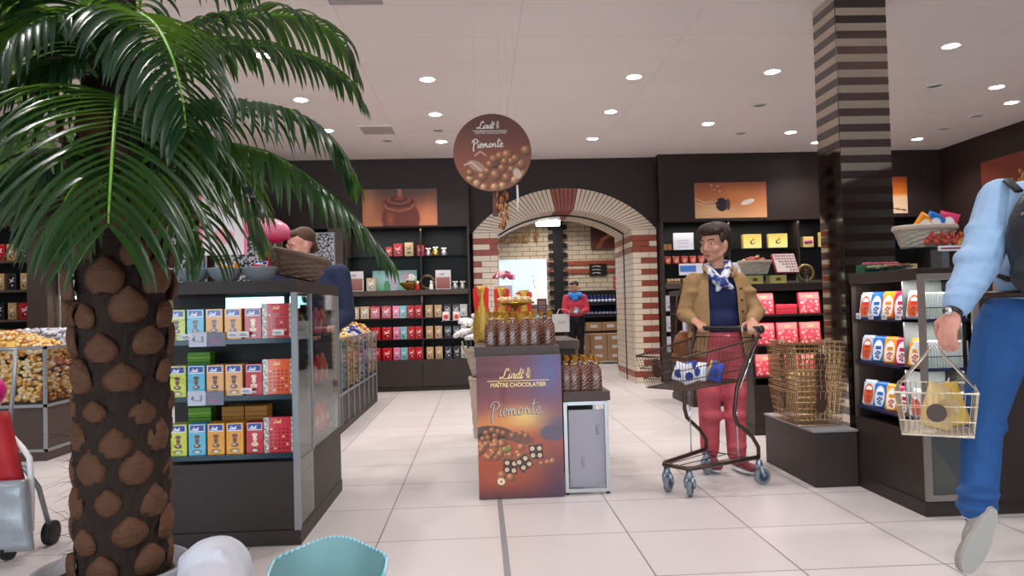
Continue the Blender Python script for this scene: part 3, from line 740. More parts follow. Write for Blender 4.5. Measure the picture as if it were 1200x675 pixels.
for i, (cc, nm) in enumerate(pal):
    y0 = by0+i*st+.01; y1 = y0+st-.02
    mb0 = None
    candy_heap('wrapped_sweets', f'{nm} wrapped sweets in the {ORD[i]} bin of the long counter from the palm', bx0+.03, bx1-.03, y0, y1, .80, .13 if i % 2 == 0 else .17, cc, 150, .034,
               face=[('x', bx1-.032, y0, y1, .365, .82, 190)], grp='sweets in the long counter')
# gold-ball counter at the far left
gx0, gx1, gy0, gy1 = -5.6, -3.41, 6.1, 7.05
gc = thing('pick_and_mix_counter', 'wide dark counter with clear bins of gold sweets left of the palm trunk', 'counter', (gx1, gy0, 0))
P3 = lambda mb, n, m, **k: mb.build(n, m, gc, world=True, **k)
P3(MB().box(gx0, gx1-.0, gy0, gy1, 0, .07), 'plinth', 'wood2')
P3(MB().box(gx0, gx1-.014, gy0+.014, gy1, .07, .42), 'base_panel', 'wood2')
mb = MB()
for z in (.08, .43, .885): mb.box(gx0, gx1, gy0, gy0+.016, z-.012, z+.012).box(gx1-.016, gx1, gy0, gy1, z-.012, z+.012)
for x in (gx1-.025, -4.3, -5.2): mb.box(x, x+.025, gy0, gy0+.016, .08, .89)
mb.box(gx1-.016, gx1, gy1-.02, gy1, .08, .89)
P3(mb, 'frame', 'greymetal')
P3(MB().box(gx0, gx1-.02, gy0+.02, gy1, .42, .44), 'bin_floor', 'wood2')
P3(MB().box(gx0, gx1, gy0+.005, gy0+.009, .44, .885).box(gx1-.009, gx1-.005, gy0, gy1, .44, .885), 'clear_panel', 'acrylic')
candy_heap('wrapped_sweets', 'gold foil ball sweets filling the clear bin left of the palm', gx0+.05, -3.46, 6.14, 6.62, .86, .16, ((236, 190, 104), (250, 214, 140), (186, 118, 56), (240, 226, 190)), 700, .036,
           face=[('y', 6.115, gx0+.6, -3.45, .45, .87, 1100), ('x', -3.44, 6.13, 6.6, .45, .87, 230)], grp='sweets in the far left counter')
candy_heap('wrapped_sweets', 'silver wrapped sweets heaped behind the gold ones left of the trunk', -4.2, -3.46, 6.64, 7.02, .88, .13, ((206, 206, 214), (150, 152, 170), (236, 236, 240)), 350, .036,
           face=[('x', -3.44, 6.64, 7.0, .45, .87, 160)], grp='sweets in the far left counter')
# ================================================================ wall shelving units
def pack_print(cv, c, ink=(246, 236, 230)):
    W, H = cv.w, cv.h; cv.vgrad([(0, tuple(int(x*.85) for x in c)), (1, c)])
    cv.stroke([(W*.2, H*.72), (W*.45, H*.6), (W*.75, H*.82)], W*.09, ink); cv.stroke([(W*.25, H*.5), (W*.6, H*.62), (W*.8, H*.58)], W*.07, ink)
    cv.ell(W*.5, H*.27, W*.24, H*.11, tuple(int(x*.45) for x in c)); cv.ell(W*.56, H*.3, W*.09, H*.05, ink)
def make_tin(name, c, w, h, d=.1, ink=(246, 236, 230), kind='chocolate_tin'):
    t = thing(kind, None, 'chocolate box')
    MB().box(-w/2, w/2, .001, d, 0, h).box(-w/2-.001, w/2+.001, 0, d+.001, h*.9, h*.93).build('tin', flat('tin_'+name, *c, rough=.3), t, bevel=.004)
    cv = Canvas(w*.92, h*.86, 16); pack_print(cv, c, ink); cv.build('front_print', t, 0, 'printgloss', loc=(0, -.0015, h*.02))
    return proto(t)
PK = {'red': ((196, 28, 36), .125), 'redn': ((196, 28, 36), .098), 'beige': ((196, 160, 110), .115), 'beigen': ((196, 160, 110), .095), 'pink': ((236, 130, 170), .093), 'aqua': ((120, 190, 196), .093), 'black': ((40, 36, 38), .095), 'ivory': ((196, 188, 178), .1)}
PN = {'red': 'wide red', 'redn': 'narrow red', 'beige': 'wide beige', 'beigen': 'narrow beige', 'pink': 'pink', 'aqua': 'aqua', 'black': 'black', 'ivory': 'ivory'}
tins = {k: make_tin(k, c, w, .165) for k, (c, w) in PK.items()}
def unit(name, label, x0, x1, yf, div):
    t = thing(name, label, 'wall shelf', ((x0+x1)/2, yf, 0)); Q = lambda mb, n, m, **k: mb.build(n, m, t, world=True, **k)
    Q(MB().box(x0, x1, yf+.03, 10.98, 0, .06), 'plinth', 'wood')
    xs = [x0]+div+[x1]
    Q(MB().box(x0, x1, yf+.02, 10.98, .06, .43), 'base', 'wood')
    for a, b in zip(xs[:-1], xs[1:]): Q(MB().box(a+.004, b-.004, yf, yf+.02, .07, .425), 'door', 'wood', bevel=.002)
    for a in (x0, x1-.03): Q(MB().box(a, a+.03, yf, 10.98, .43, 2.25), 'side_panel', 'wood')
    Q(MB().box(x0+.03, x1-.03, 10.9, 10.97, .43, 2.25), 'back_panel', 'black')
    for z in (.715, 1.005): Q(MB().box(x0+.03, x1-.03, yf+.08, 10.9, z-.02, z), 'shelf', 'wood')
    Q(MB().box(x0+.03, x1-.03, yf-.05, 10.9, 1.315, 1.385), 'ledge', 'wood2', bevel=.003)
    Q(MB().box(x0+.03, x1-.03, yf+.1, 10.9, 1.85, 1.862), 'glass_shelf', 'glass2')
    for a in div: Q(MB().box(a-.01, a+.01, yf+.1, 10.9, .43, 2.25), 'divider', 'wood')
    return t
def undershelf(x, y, z, sx, e):
    d = bpy.data.lights.new('shelf_strip_or_fill', 'AREA'); d.shape = 'RECTANGLE'; d.size = sx; d.size_y = .03; d.energy = e; d.color = (1, .93, .84)
    o = bpy.data.objects.new('shelf_strip_or_fill', d); COL.objects.link(o); o.location = (x, y, z)
unit('wall_shelf_unit', 'dark brown wall shelf full of red and beige tins left of the brick arch', -1.82, -.115, 10.4, [-.79])
unit('wall_shelf_unit', 'dark brown wall shelf behind the shopper, right of the brick arch', 2.56, 6.5, 10.4, [3.55, 4.55, 5.5])
undershelf(-.97, 10.5, 2.23, 1.5, 5); undershelf(-.97, 10.45, 1.30, 1.5, 3.5); undershelf(3.0, 10.5, 2.23, .8, 3); undershelf(4.2, 10.5, 2.23, 1.6, 5); undershelf(3.0, 10.45, 1.30, .8, 3)
xt = lambda px: -.186+(px-548)*.01153
row = [(100, 'beigen'), (165, 'beige'), (237, 'red'), (315, 'red'), (382, 'pink'), (432, 'aqua'), (484, 'redn'), (538, 'redn'), (612, 'beigen'), (675, 'beigen'), (740, 'black'), (800, 'black'), (854, 'ivory')]
cnt = {}
for r, z in enumerate((.43, .715, 1.005)):
    rn = ('bottom', 'middle', 'top')[r]; cnt = {}
    for zx, k in row:
        if r < 2 and zx < 200: continue
        cnt[k] = cnt.get(k, 0)+1; tot = sum(1 for a, b in row if b == k and not (r < 2 and a < 200))
        w = ('left one of two ' if cnt[k] == 1 else 'right one of two ')+PN[k]+' tins' if tot == 2 else 'single '+PN[k]+' tin'
        place(tins[k], f'{w} in the {rn} tin row left of the arch', (xt(400+zx/5.87), 10.43+.015*((zx*7) % 3), z), (0, 0, 0), 'tins on the back wall shelf', (1, 1, 1.02))
t1 = make_tin('topred', (190, 28, 36), .1, .19)
for px, sc, n in ((457, (.9, 1, .72), 'small red tin, leftmost on the lit glass shelf by the palm tips'), (468, (1.25, 1, .95), 'largest red tin on the lit glass shelf left of the arch'), (495, (.95, 1, .8), 'small red tin right of the beige one on the lit glass shelf')):
    place(t1, n, (xt(px), 10.55, 1.862), (0, 0, 0), 'red tins on the glass shelf', sc)
place(make_tin('topbeige', (206, 178, 130), .12, .19, ink=(120, 30, 30)), 'beige tin with dark print between red tins on the lit glass shelf', (xt(481), 10.55, 1.862), (0, 0, 0))
# foil bells with bows
fb = thing('foil_bell', None, 'sweets')
MB().lathe([(.05, 0), (.055, .01), (.045, .05), (.025, .085), (.012, .1)], n=18).build('bell', 'goldfoil', fb, True)
mb = MB(); [mb.ball((s*.02, 0, .11), (.022, .01, .014), 8) for s in (-1, 1)]; mb.build('bow', 'whiteink', fb, True); proto(fb)
fs2 = thing('foil_bell', None, 'sweets')
MB().lathe([(.045, 0), (.05, .01), (.04, .05), (.02, .08), (.01, .09)], n=18).build('bell', flat('silverfoil', 190, 190, 196, .3, metal=.8), fs2, True)
mb = MB(); [mb.ball((s*.02, 0, .1), (.022, .01, .014), 8) for s in (-1, 1)]; mb.build('bow', 'whiteink', fs2, True); proto(fs2)
place(fb, 'gold foil bell between two silver ones on the glass shelf', (xt(513), 10.55, 1.862), (0, 0, 0))
place(fs2, 'silver foil bell left of the gold bell on the glass shelf', (xt(504), 10.6, 1.862), (0, 0, 0)); place(fs2, 'silver foil bell right of the gold bell on the glass shelf', (xt(523), 10.6, 1.862), (0, 0, 0))
place(fs2, 'left silver tin-like bell at the ledge end beside the arch', (xt(536), 10.5, 1.385), (0, 0, 0)); place(fs2, 'right silver bell at the ledge end beside the arch', (xt(545), 10.5, 1.385), (0, 0, 0))
# framed signs
def sign_card(label, w, h, loc, rz=0, body=(150, 90, 80)):
    t = thing('framed_sign', label, 'sign', loc, rz)
    MB().box(-w/2, w/2, 0, .01, 0, h).build('frame', 'white', t, bevel=.002)
    cv = Canvas(w*.9, h*.92, 24); cv.vgrad([(0, body), (.6, tuple(min(255, x+20) for x in body)), (.68, (226, 222, 226)), (1, (232, 230, 234))]); W, H = cv.w, cv.h
    logo_strokes(cv, W*.25, H*.78, W*.45, (110, 100, 130), .004)
    for i in range(5): cv.stroke([(W*.15, H*(.1+i*.1)), (W*(.85-.1*(i % 2)), H*(.1+i*.1))], .006, (226, 190, 180))
    cv.build('print', t, 0, 'print', loc=(0, -.001, h*.04)); return t
sign_card('white framed sign with reddish panel at the left end of the back ledge', .22, .275, (xt(418), 10.42, 1.385))
sign_card('white framed sign with reddish panel near the arch on the back ledge', .21, .265, (xt(522), 10.42, 1.385))
place(tins['beige'], 'beige tin beside the left framed sign on the back ledge', (xt(436), 10.45, 1.385), (0, 0, 0), None, (1.1, 1, 1.1))
bo = thing('gift_bowl', 'golden boat-shaped bowl wrapped with a white bow on the back ledge', 'bowl', (xt(482), 10.52, 1.385))
MB().lathe([(.04, 0), (.09, .03), (.16, .1), (.165, .105), (.15, .095), (.08, .035), (.0, .02)], n=28, sy=.5).build('bowl', 'goldfoil', bo, True)
mb = MB()
for a in range(5): mb.ball((.03*math.cos(a*1.3)+.02, 0, .17+.03*math.sin(a*1.3)), (.035, .015, .022), 8, Matrix.Rotation(a*.7, 3, 'Y'))
mb.tube([(-.1, 0, .08), (-.04, -.04, .15), (.02, -.04, .17)], .008, 6).build('bow', 'whiteink', bo, True)
mb = MB(); [mb.ball((-.08+i*.04, .01, .1+.015*(i % 2)), .022, 8) for i in range(5)]; mb.build('truffles', flat('truffle', 60, 36, 28), bo, True)
mint = thing('mint_panel', 'pale mint green display panel leaning behind the bowl on the ledge', 'display panel', (xt(462), 10.7, 1.385))
cv = Canvas(.62, .29, 40); cv.vgrad([(0, (120, 190, 160)), (.5, (180, 220, 210)), (1, (150, 196, 206))]); cv.ell(.28, .1, .06, .14, (214, 200, 220)); cv.ell(.2, .05, .05, .1, (90, 160, 120)); cv.ell(.48, .2, .1, .07, (206, 190, 206)); cv.build('print', mint, .01)
for px, n in ((492, 'white and red figurine beside the gold bowl on the back ledge'), (508, 'small white tree figurine in front of the right framed sign')):
    t = thing('figurine', n, 'ornament', (xt(px), 10.36, 1.385))
    MB().lathe([(.03, 0), (.032, .01), (.022, .06), (.018, .08)], n=14).build('body', flat('red', 200, 26, 30) if px < 500 else 'whiteink', t, True)
    MB().ball((0, 0, .1), (.02, .02, .024), 10).build('head', 'whiteink', t, True)
wr = thing('wreath', 'round dark wicker wreath leaning on the back ledge', 'wreath', (xt(502), 10.6, 1.385))
MB().tube([(.09*math.cos(a*PI/10), .02*math.sin(a), .11+.09*math.sin(a*PI/10)) for a in range(20)], .022, 8, True).build('ring', 'wicker', wr, True)
mb = MB(); [mb.ball((.09*math.cos(a), -.02, .11+.09*math.sin(a)), .012, 6) for a in (0.3, 1.7, 2.9, 4.4, 5.5)]; mb.build('berries', 'goldfoil', wr, True)
pl = make_bag('soft', (220, 200, 196), .1, .12, .06, (214, 60, 60))
place(pl, 'left pale plush pouch hanging in front of the black tins', (xt(524.5), 10.38, .955), (0, 0, 0), 'pale pouches before the black tins'); place(pl, 'right pale plush pouch hanging in front of the black tins', (xt(537), 10.38, .955), (0, 0, 0), 'pale pouches before the black tins')
sh = thing('pouch_rail', 'thin clear rail holding the pale pouches under the top tin row', 'rail', (xt(531), 10.38, .948))
MB().box(-.13, .13, -.04, .04, -.0, .006).build('rail', 'acrylic', sh); MB().box(-.13, -.12, -.04, .12, -.006, 0).box(.12, .13, -.04, .12, -.006, 0).build('bracket', 'metal', sh)
# ---------------------------------------------------------------- right wall unit goods
yb = thing('gift_box', None, 'chocolate box')
MB().box(-.135, .135, 0, .08, 0, .2).build('box', flat('yellowbox', 226, 206, 120, .35), yb, bevel=.004)
cv = Canvas(.262, .19, 30); cv.vgrad([(0, (236, 222, 160)), (.35, (238, 222, 130)), (1, (214, 190, 90))]); cv.ell(.13, .08, .035, .03, (120, 90, 50)); cv.ell(.14, .085, .02, .018, (236, 216, 140)); cv.stroke([(.12, .1), (.15, .13), (.17, .12)], .01, (90, 70, 50)); cv.build('front_print', yb, 0, loc=(0, -.001, .004)); proto(yb)
place(yb, 'yellow gift box on the upper wall shelf, left of two behind the shopper', (3.90, 10.55, 1.862), (0, 0, .05), 'yellow gift boxes on the upper right shelf')
place(yb, 'yellow gift box with cellophane sheen on the upper wall shelf, right of two', (4.27, 10.55, 1.862), (0, 0, -.06), 'yellow gift boxes on the upper right shelf')
bb = thing('gift_box', 'small beige box with a purple bow on the upper wall shelf by the column', 'chocolate box', (4.71, 10.55, 1.862))
MB().box(-.075, .075, 0, .1, 0, .15).build('box', flat('bowbox', 220, 180, 120), bb, bevel=.003)
mb = MB(); mb.ball((-.03, -.01, .075), (.03, .012, .022), 10).ball((.03, -.01, .075), (.03, .012, .022), 10).ball((0, -.014, .075), (.01, .012, .01), 8); mb.build('bow', flat('purple', 150, 40, 130), bb, True)
place(yb, 'narrow yellow box cut off by the striped column', (4.93, 10.55, 1.862), (0, 0, 0), None, (.35, 1, 1.05))
for x, w, h, z, n in ((2.91, .29, .24, 1.862, 'white leaflet card on the upper shelf beside the shopper\'s hair'), (2.97, .34, .16, 1.50, 'white and blue card at the shopper\'s left cheek'), (3.62, .3, .17, 1.49, 'white card tilted on the shelf at the shopper\'s shoulder')):
    t = thing('info_card', n, 'sign', (x, 10.42 if z < 1.6 else 10.55, z)); 
    cv = Canvas(w, h, 24); cv.vgrad([(0, (222, 222, 232)), (1, (216, 216, 226))]); 
    if 'blue' in n: cv.rect(.02, w*.7, h*.25, h*.8, (70, 120, 200))
    for i in range(4): cv.stroke([(w*.2, h*(.2+.18*i)), (w*.75, h*(.2+.18*i))], .008, (170, 170, 184))
    cv.build('card', t, .006, side=(200, 200, 205)); MB().box(-w*.3, w*.3, .006, .06, -.115 if z < 1.6 else 0, -.107 if z < 1.6 else .006).box(-.01, .01, .006, .012, -.115 if z < 1.6 else 0, 0.02).build('stand', 'acrylic', t)
for x, n, s in ((2.68, 'gold ribboned box at the arch end of the upper right shelf', (1, 1, 1)),):
    t = thing('gift_box', n, 'chocolate box', (x, 10.55, 1.862)); MB().box(-.06, .06, 0, .1, 0, .085).build('box', 'goldfoil', t, bevel=.004)
    MB().box(-.008, .008, -.002, .102, 0, .088).build('ribbon', flat('purple', 150, 40, 130), t)
gt = thing('truffle_tray', None, 'chocolate box')
MB().box(-.1, .1, 0, .1, 0, .07).build('tray', flat('traygold', 150, 120, 80, .4, metal=.4), gt, bevel=.003)
mb = MB(); [mb.ball((-.07+i*.046, -.004, .045), (.017, .01, .017), 8) for i in range(4)]; mb.build('rosettes', flat('rosette', 210, 190, 160), gt, True); proto(gt)
place(gt, 'gold truffle tray, left of two on the ledge beside the arch', (2.72, 10.42, 1.385), (0, 0, 0), 'truffle trays on the right ledge'); place(gt, 'gold truffle tray, right of two on the ledge near the shopper\'s sleeve', (2.94, 10.42, 1.385), (0, 0, 0), 'truffle trays on the right ledge')
whb = thing('white_box', None, 'chocolate box')
MB().box(-.055, .055, 0, .1, 0, .215).build('box', flat('whitebox', 206, 204, 212), whb, bevel=.003)
MB().box(-.04, .04, -.001, 0, .1, .104).box(-.04, .03, -.001, 0, .12, .124).box(-.02, .02, -.001, 0, .04, .07).build('print', 'greycard', whb); proto(whb)
for r, z in enumerate((.43, .715, 1.005)):
    place(whb, f'white chocolate box beside the arch in the {("bottom","middle","top")[r]} row of the right wall shelf', (2.65, 10.45, z), (0, 0, 0), 'white boxes beside the arch')
    place(whb, f'white box with dark pattern, right of the plain one, {("bottom","middle","top")[r]} row by the arch', (2.78, 10.46, z), (0, 0, 0), 'patterned white boxes beside the arch')
rp = make_bag('redfar', (150, 40, 36), .1, .11, .06, (220, 150, 120))
for i in range(5): place(rp, f'dark red pouch, {ORD[i]} from the arch on the shelf above the right ledge', (2.66+i*.12, 10.5, 1.66), (0, 0, 0), 'dark red pouches right of the arch')
s_ = thing('small_shelf', 'narrow dark shelf carrying red pouches right of the arch', 'shelf', (2.9, 10.5, 1.65)); MB().box(-.3, .4, -.06, .39, -.01, .01).build('board', 'glass2', s_); MB().box(-.3, -.28, .3, .39, -.1, -.01).box(.38, .4, .3, .39, -.1, -.01).build('bracket', 'metal', s_)
for i, (x, c) in enumerate([(5.2, (40, 70, 150)), (5.4, (196, 150, 60)), (5.65, (200, 60, 60)), (5.9, (40, 60, 130)), (6.15, (190, 170, 120))]):
    k = make_tin('far%d' % i, c, .16, .2); place(k, f'{("navy blue","mustard","light red","dark blue","sand")[i]} tin on the glass shelf in the far right corner', (x, 10.55, 1.862), (0, 0, 0), 'tins in the far right corner')
    place(k, f'{("navy blue","mustard","light red","dark blue","sand")[i]} tin on the ledge in the far right corner', (x, 10.45, 1.385), (0, 0, 0), 'tins in the far right corner')
# ================================================================ pictures on the dark walls
def picture(label, cv, loc, rz=0):
    t = thing('wall_picture', label, 'picture', loc, rz); MB().box(-cv.w/2, cv.w/2, .0006, .03, 0, cv.h).build('board', 'brownink', t); cv.build('print', t, 0, loc=(0, 0, 0)); return t
cv = Canvas(1.02, .51, 110)
cv.vgrad([(0, (196, 118, 80)), (.5, (150, 86, 58)), (1, (96, 66, 58))]); cv.glow(.9, .1, .2, .25, (236, 150, 100), .8); cv.glow(.08, .25, .12, .3, (226, 150, 96), .7); cv.glow(.6, .6, .3, .2, (70, 66, 70), .8)
cv.ell(.52, .1, .26, .25, (118, 52, 34)); cv.ell(.50, .30, .235, .10, (134, 62, 42)); cv.ell(.50, .33, .20, .075, (88, 38, 28)); cv.ell(.50, .35, .17, .06, (150, 76, 52)); cv.ell(.50, .37, .12, .045, (96, 40, 28)); cv.rect(.485, .535, .36, .51, (176, 106, 78)); cv.ell(.51, .38, .07, .03, (140, 70, 48))
cv.stroke([(.3, .3), (.34, .24), (.5, .2), (.66, .24), (.71, .3)], .02, (190, 112, 80)); cv.glow(.38, .1, .05, .1, (196, 116, 80), .6)
picture('picture of a wooden honey dipper in melted chocolate on the dark wall', cv, (-1.055, 10.395, 2.27))
cv = Canvas(1.02, .5, 110)
cv.vgrad([(0, (226, 170, 120)), (.5, (206, 128, 80)), (1, (150, 80, 54))]); cv.glow(.6, .32, .28, .1, (226, 140, 80), .9); cv.glow(.2, .1, .3, .1, (240, 200, 150), .8)
cv.ell(.38, .19, .085, .095, (50, 38, 50), ang=.2); cv.ell(.47, .19, .03, .08, (90, 60, 60)); cv.ell(.75, .22, .1, .035, (240, 226, 214), ang=.3); cv.stroke([(.0, .28), (.15, .22), (.32, .24)], .008, (236, 214, 190)); cv.stroke([(.0, .22), (.15, .18), (.32, .17)], .008, (236, 214, 190))
for a, b in ((.28, .4), (.33, .45), (.36, .38), (.24, .46)): cv.ell(a, b, .01, .008, (250, 230, 200))
picture('picture of a dark truffle and whisk on the wall right of the arch', cv, (3.555, 10.395, 2.285))
cv = Canvas(.9, .52, 60)
cv.vgrad([(0, (226, 200, 170)), (.45, (220, 180, 140)), (.55, (206, 110, 30)), (1, (150, 66, 20))]); cv.stroke([(.4, .12), (.88, .04)], .02, (120, 70, 40)); cv.ell(.3, .2, .3, .12, (240, 226, 206))
picture('amber and cream picture partly hidden behind the striped column', cv, (5.64, 10.395, 2.3))
cv = Canvas(1.9, .55, 150)
cv.vgrad([(0, (96, 40, 26)), (1, (128, 54, 34))]); r = random.Random(5)
for _ in range(140):
    x = r.uniform(.05, 1.5); y = r.uniform(.02, min(.5, .08+x*.33)); cv.nut(x, y, r.uniform(.028, .04), (196, 124, 66))
picture('picture of piled hazelnuts on the right wall behind the walking shopper', cv, (6.56, 8.55, 2.28), -PI/2)
def at(px, py, Y):
    d = r2*((px-600)/F)-u2*((py-337.5)/F)+f_; return Vector((0, 0, CAMZ))+d*(Y/d.y)
# ================================================================ striped column
CX0, CX1, CY0 = 2.475, 2.83, 5.0
mb = MB(); nband = 30; h = CZ/nband
for i in range(nband):
    z = CZ-(i+1)*h
    mb.m = 0; mb.box(CX0, CX1, CY0, CY0+.34, z, z+h*.5)
    mb.m = 1; mb.box(CX0+.001, CX1-.001, CY0+.001, CY0+.339, z+h*.5, z+h)
struct('wall_column', mb, ['gloss', 'mirror'])
mb = MB(); mb.box(CX0-.003, CX0+.001, CY0-.003, CY0+.001, 0, CZ)
struct('trim_6', mb, 'black')
struct('trim_7', MB().box(.076, .104, -2, 4.38, 0, .002).box(.086, .094, -2, 4.38, .002, .0025), 'greymetal')
# ================================================================ promotion stand
ps = thing('promotion_stand', 'dark topped stand with a sunset coloured hazelnut chocolate poster on its front', 'display stand', (.22, 4.4, 0))
Q = lambda mb, n, m, par=None, **k: mb.build(n, m, par or ps, world=True, **k)
Q(MB().box(-.035, .465, 4.42, 4.95, .82, .878), 'top', 'wood2', bevel=.002)
Q(MB().box(-.02, .45, 4.45, 4.93, .0, .82), 'body', 'wood', bevel=.002)
cv = Canvas(.494, .822, 200)
cv.vgrad([(0, (80, 34, 52)), (.12, (150, 60, 44)), (.28, (176, 76, 46)), (.42, (186, 84, 50)), (.52, (216, 130, 70)), (.6, (150, 74, 70)), (.75, (124, 50, 60)), (1, (110, 40, 50))])
cv.glow(.27, .47, .14, .06, (255, 214, 120), .95); cv.glow(.12, .46, .12, .06, (240, 150, 80), .6); cv.glow(.42, .74, .12, .2, (84, 86, 150), .85); cv.glow(.48, .42, .1, .06, (80, 70, 110), .8); cv.glow(.47, .1, .12, .2, (60, 40, 84), .6); cv.glow(.05, .78, .1, .14, (90, 26, 36), .6)
cv.glow(.1, .12, .2, .1, (200, 96, 50), .5)
cv.ell(.09, .375, .12, .045, (98, 60, 44), ang=-.1); cv.ell(.09, .36, .1, .03, (60, 34, 28)); cv.ell(.24, .345, .09, .03, (120, 70, 50), ang=-.25); cv.ell(.44, .37, .08, .045, (96, 80, 100), .3)
r = random.Random(11)
for x, y in [(.05, .38), (.085, .395), (.12, .385), (.06, .35), (.15, .375), (.03, .345), (.1, .36), (.2, .36), (.25, .37), (.28, .355)]: cv.nut(x, y, .019, (190, 110, 60))
for _ in range(46):
    x = abs(r.gauss(.09, .06)); y = r.uniform(.235, .33)-abs(x-.1)*.12; cv.nut(min(x, .25), y, r.uniform(.018, .023), (214, 132, 80))
for cx, cy, a in ((.335, .262, .05), (.185, .182, -.1), (.265, .20, .6)):
    w = .042
    def sq(s, col, dy=0):
        P = [(cx+(u*math.cos(a)-v*math.sin(a))*s, cy+dy+(u*math.sin(a)+v*math.cos(a))*s) for u, v in ((-1, -1), (1, -1), (1, 1), (-1, 1))]
        m = np.ones(cv.U.shape, bool)
        for i in range(4):
            (x0, y0), (x1, y1) = P[i], P[(i+1) % 4]; m &= ((x1-x0)*(cv.V-y0)-(y1-y0)*(cv.U-x0)) >= 0
        cv.put(m.astype(float), col)
    sq(w*1.0, (150, 84, 50), .012); sq(w*.98, (70, 34, 24), 0)
    for u, v in ((-.5, .5), (.5, .45), (-.45, -.45), (.5, -.5)):
        X, Y = cx+(u*math.cos(a)-v*math.sin(a))*w, cy+(u*math.sin(a)+v*math.cos(a))*w; cv.ell(X, Y, .0125, .012, (236, 212, 180)); cv.ell(X, Y, .004, .006, (196, 150, 110))
for x, y, q in ((.135, .135, .026), (.185, .12, .025), (.128, .1, .027), (.4, .2, .018), (.43, .205, .02), (.365, .195, .014)): cv.nut(x, y, q, (206, 130, 80))
cv.ell(.13, .098, .022, .02, (250, 228, 196)); cv.ell(.13, .098, .007, .008, (180, 130, 90)); cv.ell(.17, .285, .024, .011, (120, 150, 50), ang=.3)
po = cv.build('poster', ps, .014, 'printgloss', loc=(0, -.012, .003), side=(120, 120, 126))
mb = MB(); brand(mb, -.105, .69, .058, -.0015, bold=.2); Q2 = mb.build('logo_lettering', 'goldink', po)
MB().box(-.185, .175, -.0015, 0, .675, .6785).build('underline', 'goldink', po)
text('MAÎTRE CHOCOLATIER', 'lettering', .034, 'goldink', po, (-.005, -.0015, .642), sx=.9, bold=.0006)
mb = MB(); handword(mb, -.175, .47, .085, -.0015, .17, .035); hw = mb.build('handwritten_lettering', flat('palebrown', 62, 26, 24), po)
mb = MB(); handword(mb, -.1725, .4725, .085, -.0018, .075, .035); mb.build('handwritten_highlight', 'whiteink', po)
# lower part of the stand on the right
ls = thing('side_display', 'low stand with dark top and grey framed cardboard panel right of the poster', 'display stand', (.6, 4.42, 0))
Q(MB().box(.478, .755, 4.42, 4.95, .545, .6), 'top', 'wood2', ls, bevel=.002)
for x in (.478, .72): 
    Q(MB().box(x, x+.022, 4.43, 4.452, .012, .54), 'upright', 'metal', ls, bevel=.001); Q(MB().box(x, x+.022, 4.9, 4.922, .012, .54), 'upright', 'metal', ls, bevel=.001)
for z in (.012, .52): Q(MB().box(.5, .72, 4.43, 4.452, z, z+.022), 'cross_rail', 'metal', ls, bevel=.001)
for x in (.486, .728): Q(MB().cyl((x+.003, 4.44, 0), (x+.003, 4.44, .012), .012), 'foot', 'black', ls)
cp = MB().box(-.1, .115, 0, .006, 0, .455).build('cardboard_panel', flat('cardgrey', 168, 164, 174), ls, loc=None); cp.location = (.01, .05, .035); cp.rotation_euler = (.03, 0, 0)
for x, z in ((.06, .27), (-.03, .08)):
    mb = MB(); brand(mb, 0, 0, .022, 0); o = mb.build('lettering', flat('inkgrey', 120, 116, 130), cp); o.location = (x, -.002, z); o.rotation_euler = (0, -PI/2+PI, 0) if False else (0, PI/2, 0)
    o.location = (x, -.002, z+.1)
Q(MB().box(.5, .72, 4.9, 4.91, .035, .52), 'rear_panel', 'black', ls)
# ---------------------------------------------------------------- chocolate pouches with twisted gold tops
def make_pouch(h=.2, w=.066, d=.05):
    t = thing('chocolate_pouch', None, 'chocolate bag')
    prof = [(0, .5, .5), (.03, .52, .5), (.35, .52, .52), (.6, .48, .42), (.72, .30, .2), (.8, .14, .09), (.86, .06, .05)]
    mb = MB(); n = 14; vs = []; fs = []
    for z, sx, sy in prof:
        for j in range(n):
            a = 2*PI*j/n; ca, sa = math.cos(a), math.sin(a); vs.append((w*sx*math.copysign(abs(ca)**.6, ca), d*sy*math.copysign(abs(sa)**.6, sa), z*h))
    for i in range(len(prof)-1):
        for j in range(n): fs.append((i*n+j, i*n+(j+1) % n, (i+1)*n+(j+1) % n, (i+1)*n+j))
    fs += [tuple(range(n-1, -1, -1)), tuple((len(prof)-1)*n+j for j in range(n))]
    mb.add(vs, fs); mb.build('bag', 'pouch', t, True)
    mb = MB()
    for k in range(5):  # crinkled fan of foil above the tie
        a = -.5+k*.25; b = a+.22; z0 = h*.8
        mb.add([(0, 0, z0), (math.sin(a)*h*.2, (-1)**k*.006, z0+h*.22*math.cos(a)), (math.sin(b)*h*.2, -(-1)**k*.006, z0+h*.22*math.cos(b)), (0, .004, z0)], [(0, 1, 2), (0, 2, 3)])
    mb.build('foil_top', 'goldfoil', t)
    mb = MB(); mb.tube([(.011*math.cos(j*PI/4), .009*math.sin(j*PI/4), h*.8) for j in range(8)], .003, 6, True); mb.build('tie', 'goldink', t)
    return proto(t)
m = mat('pouch_print', rgb(110, 66, 50), .25, coat=.3); N = m.node_tree.nodes; L_ = m.node_tree.links
tc = N.new('ShaderNodeTexCoord'); mp = N.new('ShaderNodeMapping'); mp.inputs['Rotation'].default_value = (0, .7, 0); wv = N.new('ShaderNodeTexWave'); wv.inputs['Scale'].default_value = 22; wv.inputs['Distortion'].default_value = 9; wv.inputs['Detail'].default_value = 3; wv.bands_direction = 'Z'
cr = N.new('ShaderNodeValToRGB'); cr.color_ramp.elements[0].color = rgb(64, 36, 28)+(1,); cr.color_ramp.elements[1].color = rgb(150, 104, 86)+(1,); cr.color_ramp.elements[0].position = .25; cr.color_ramp.elements[1].position = .95
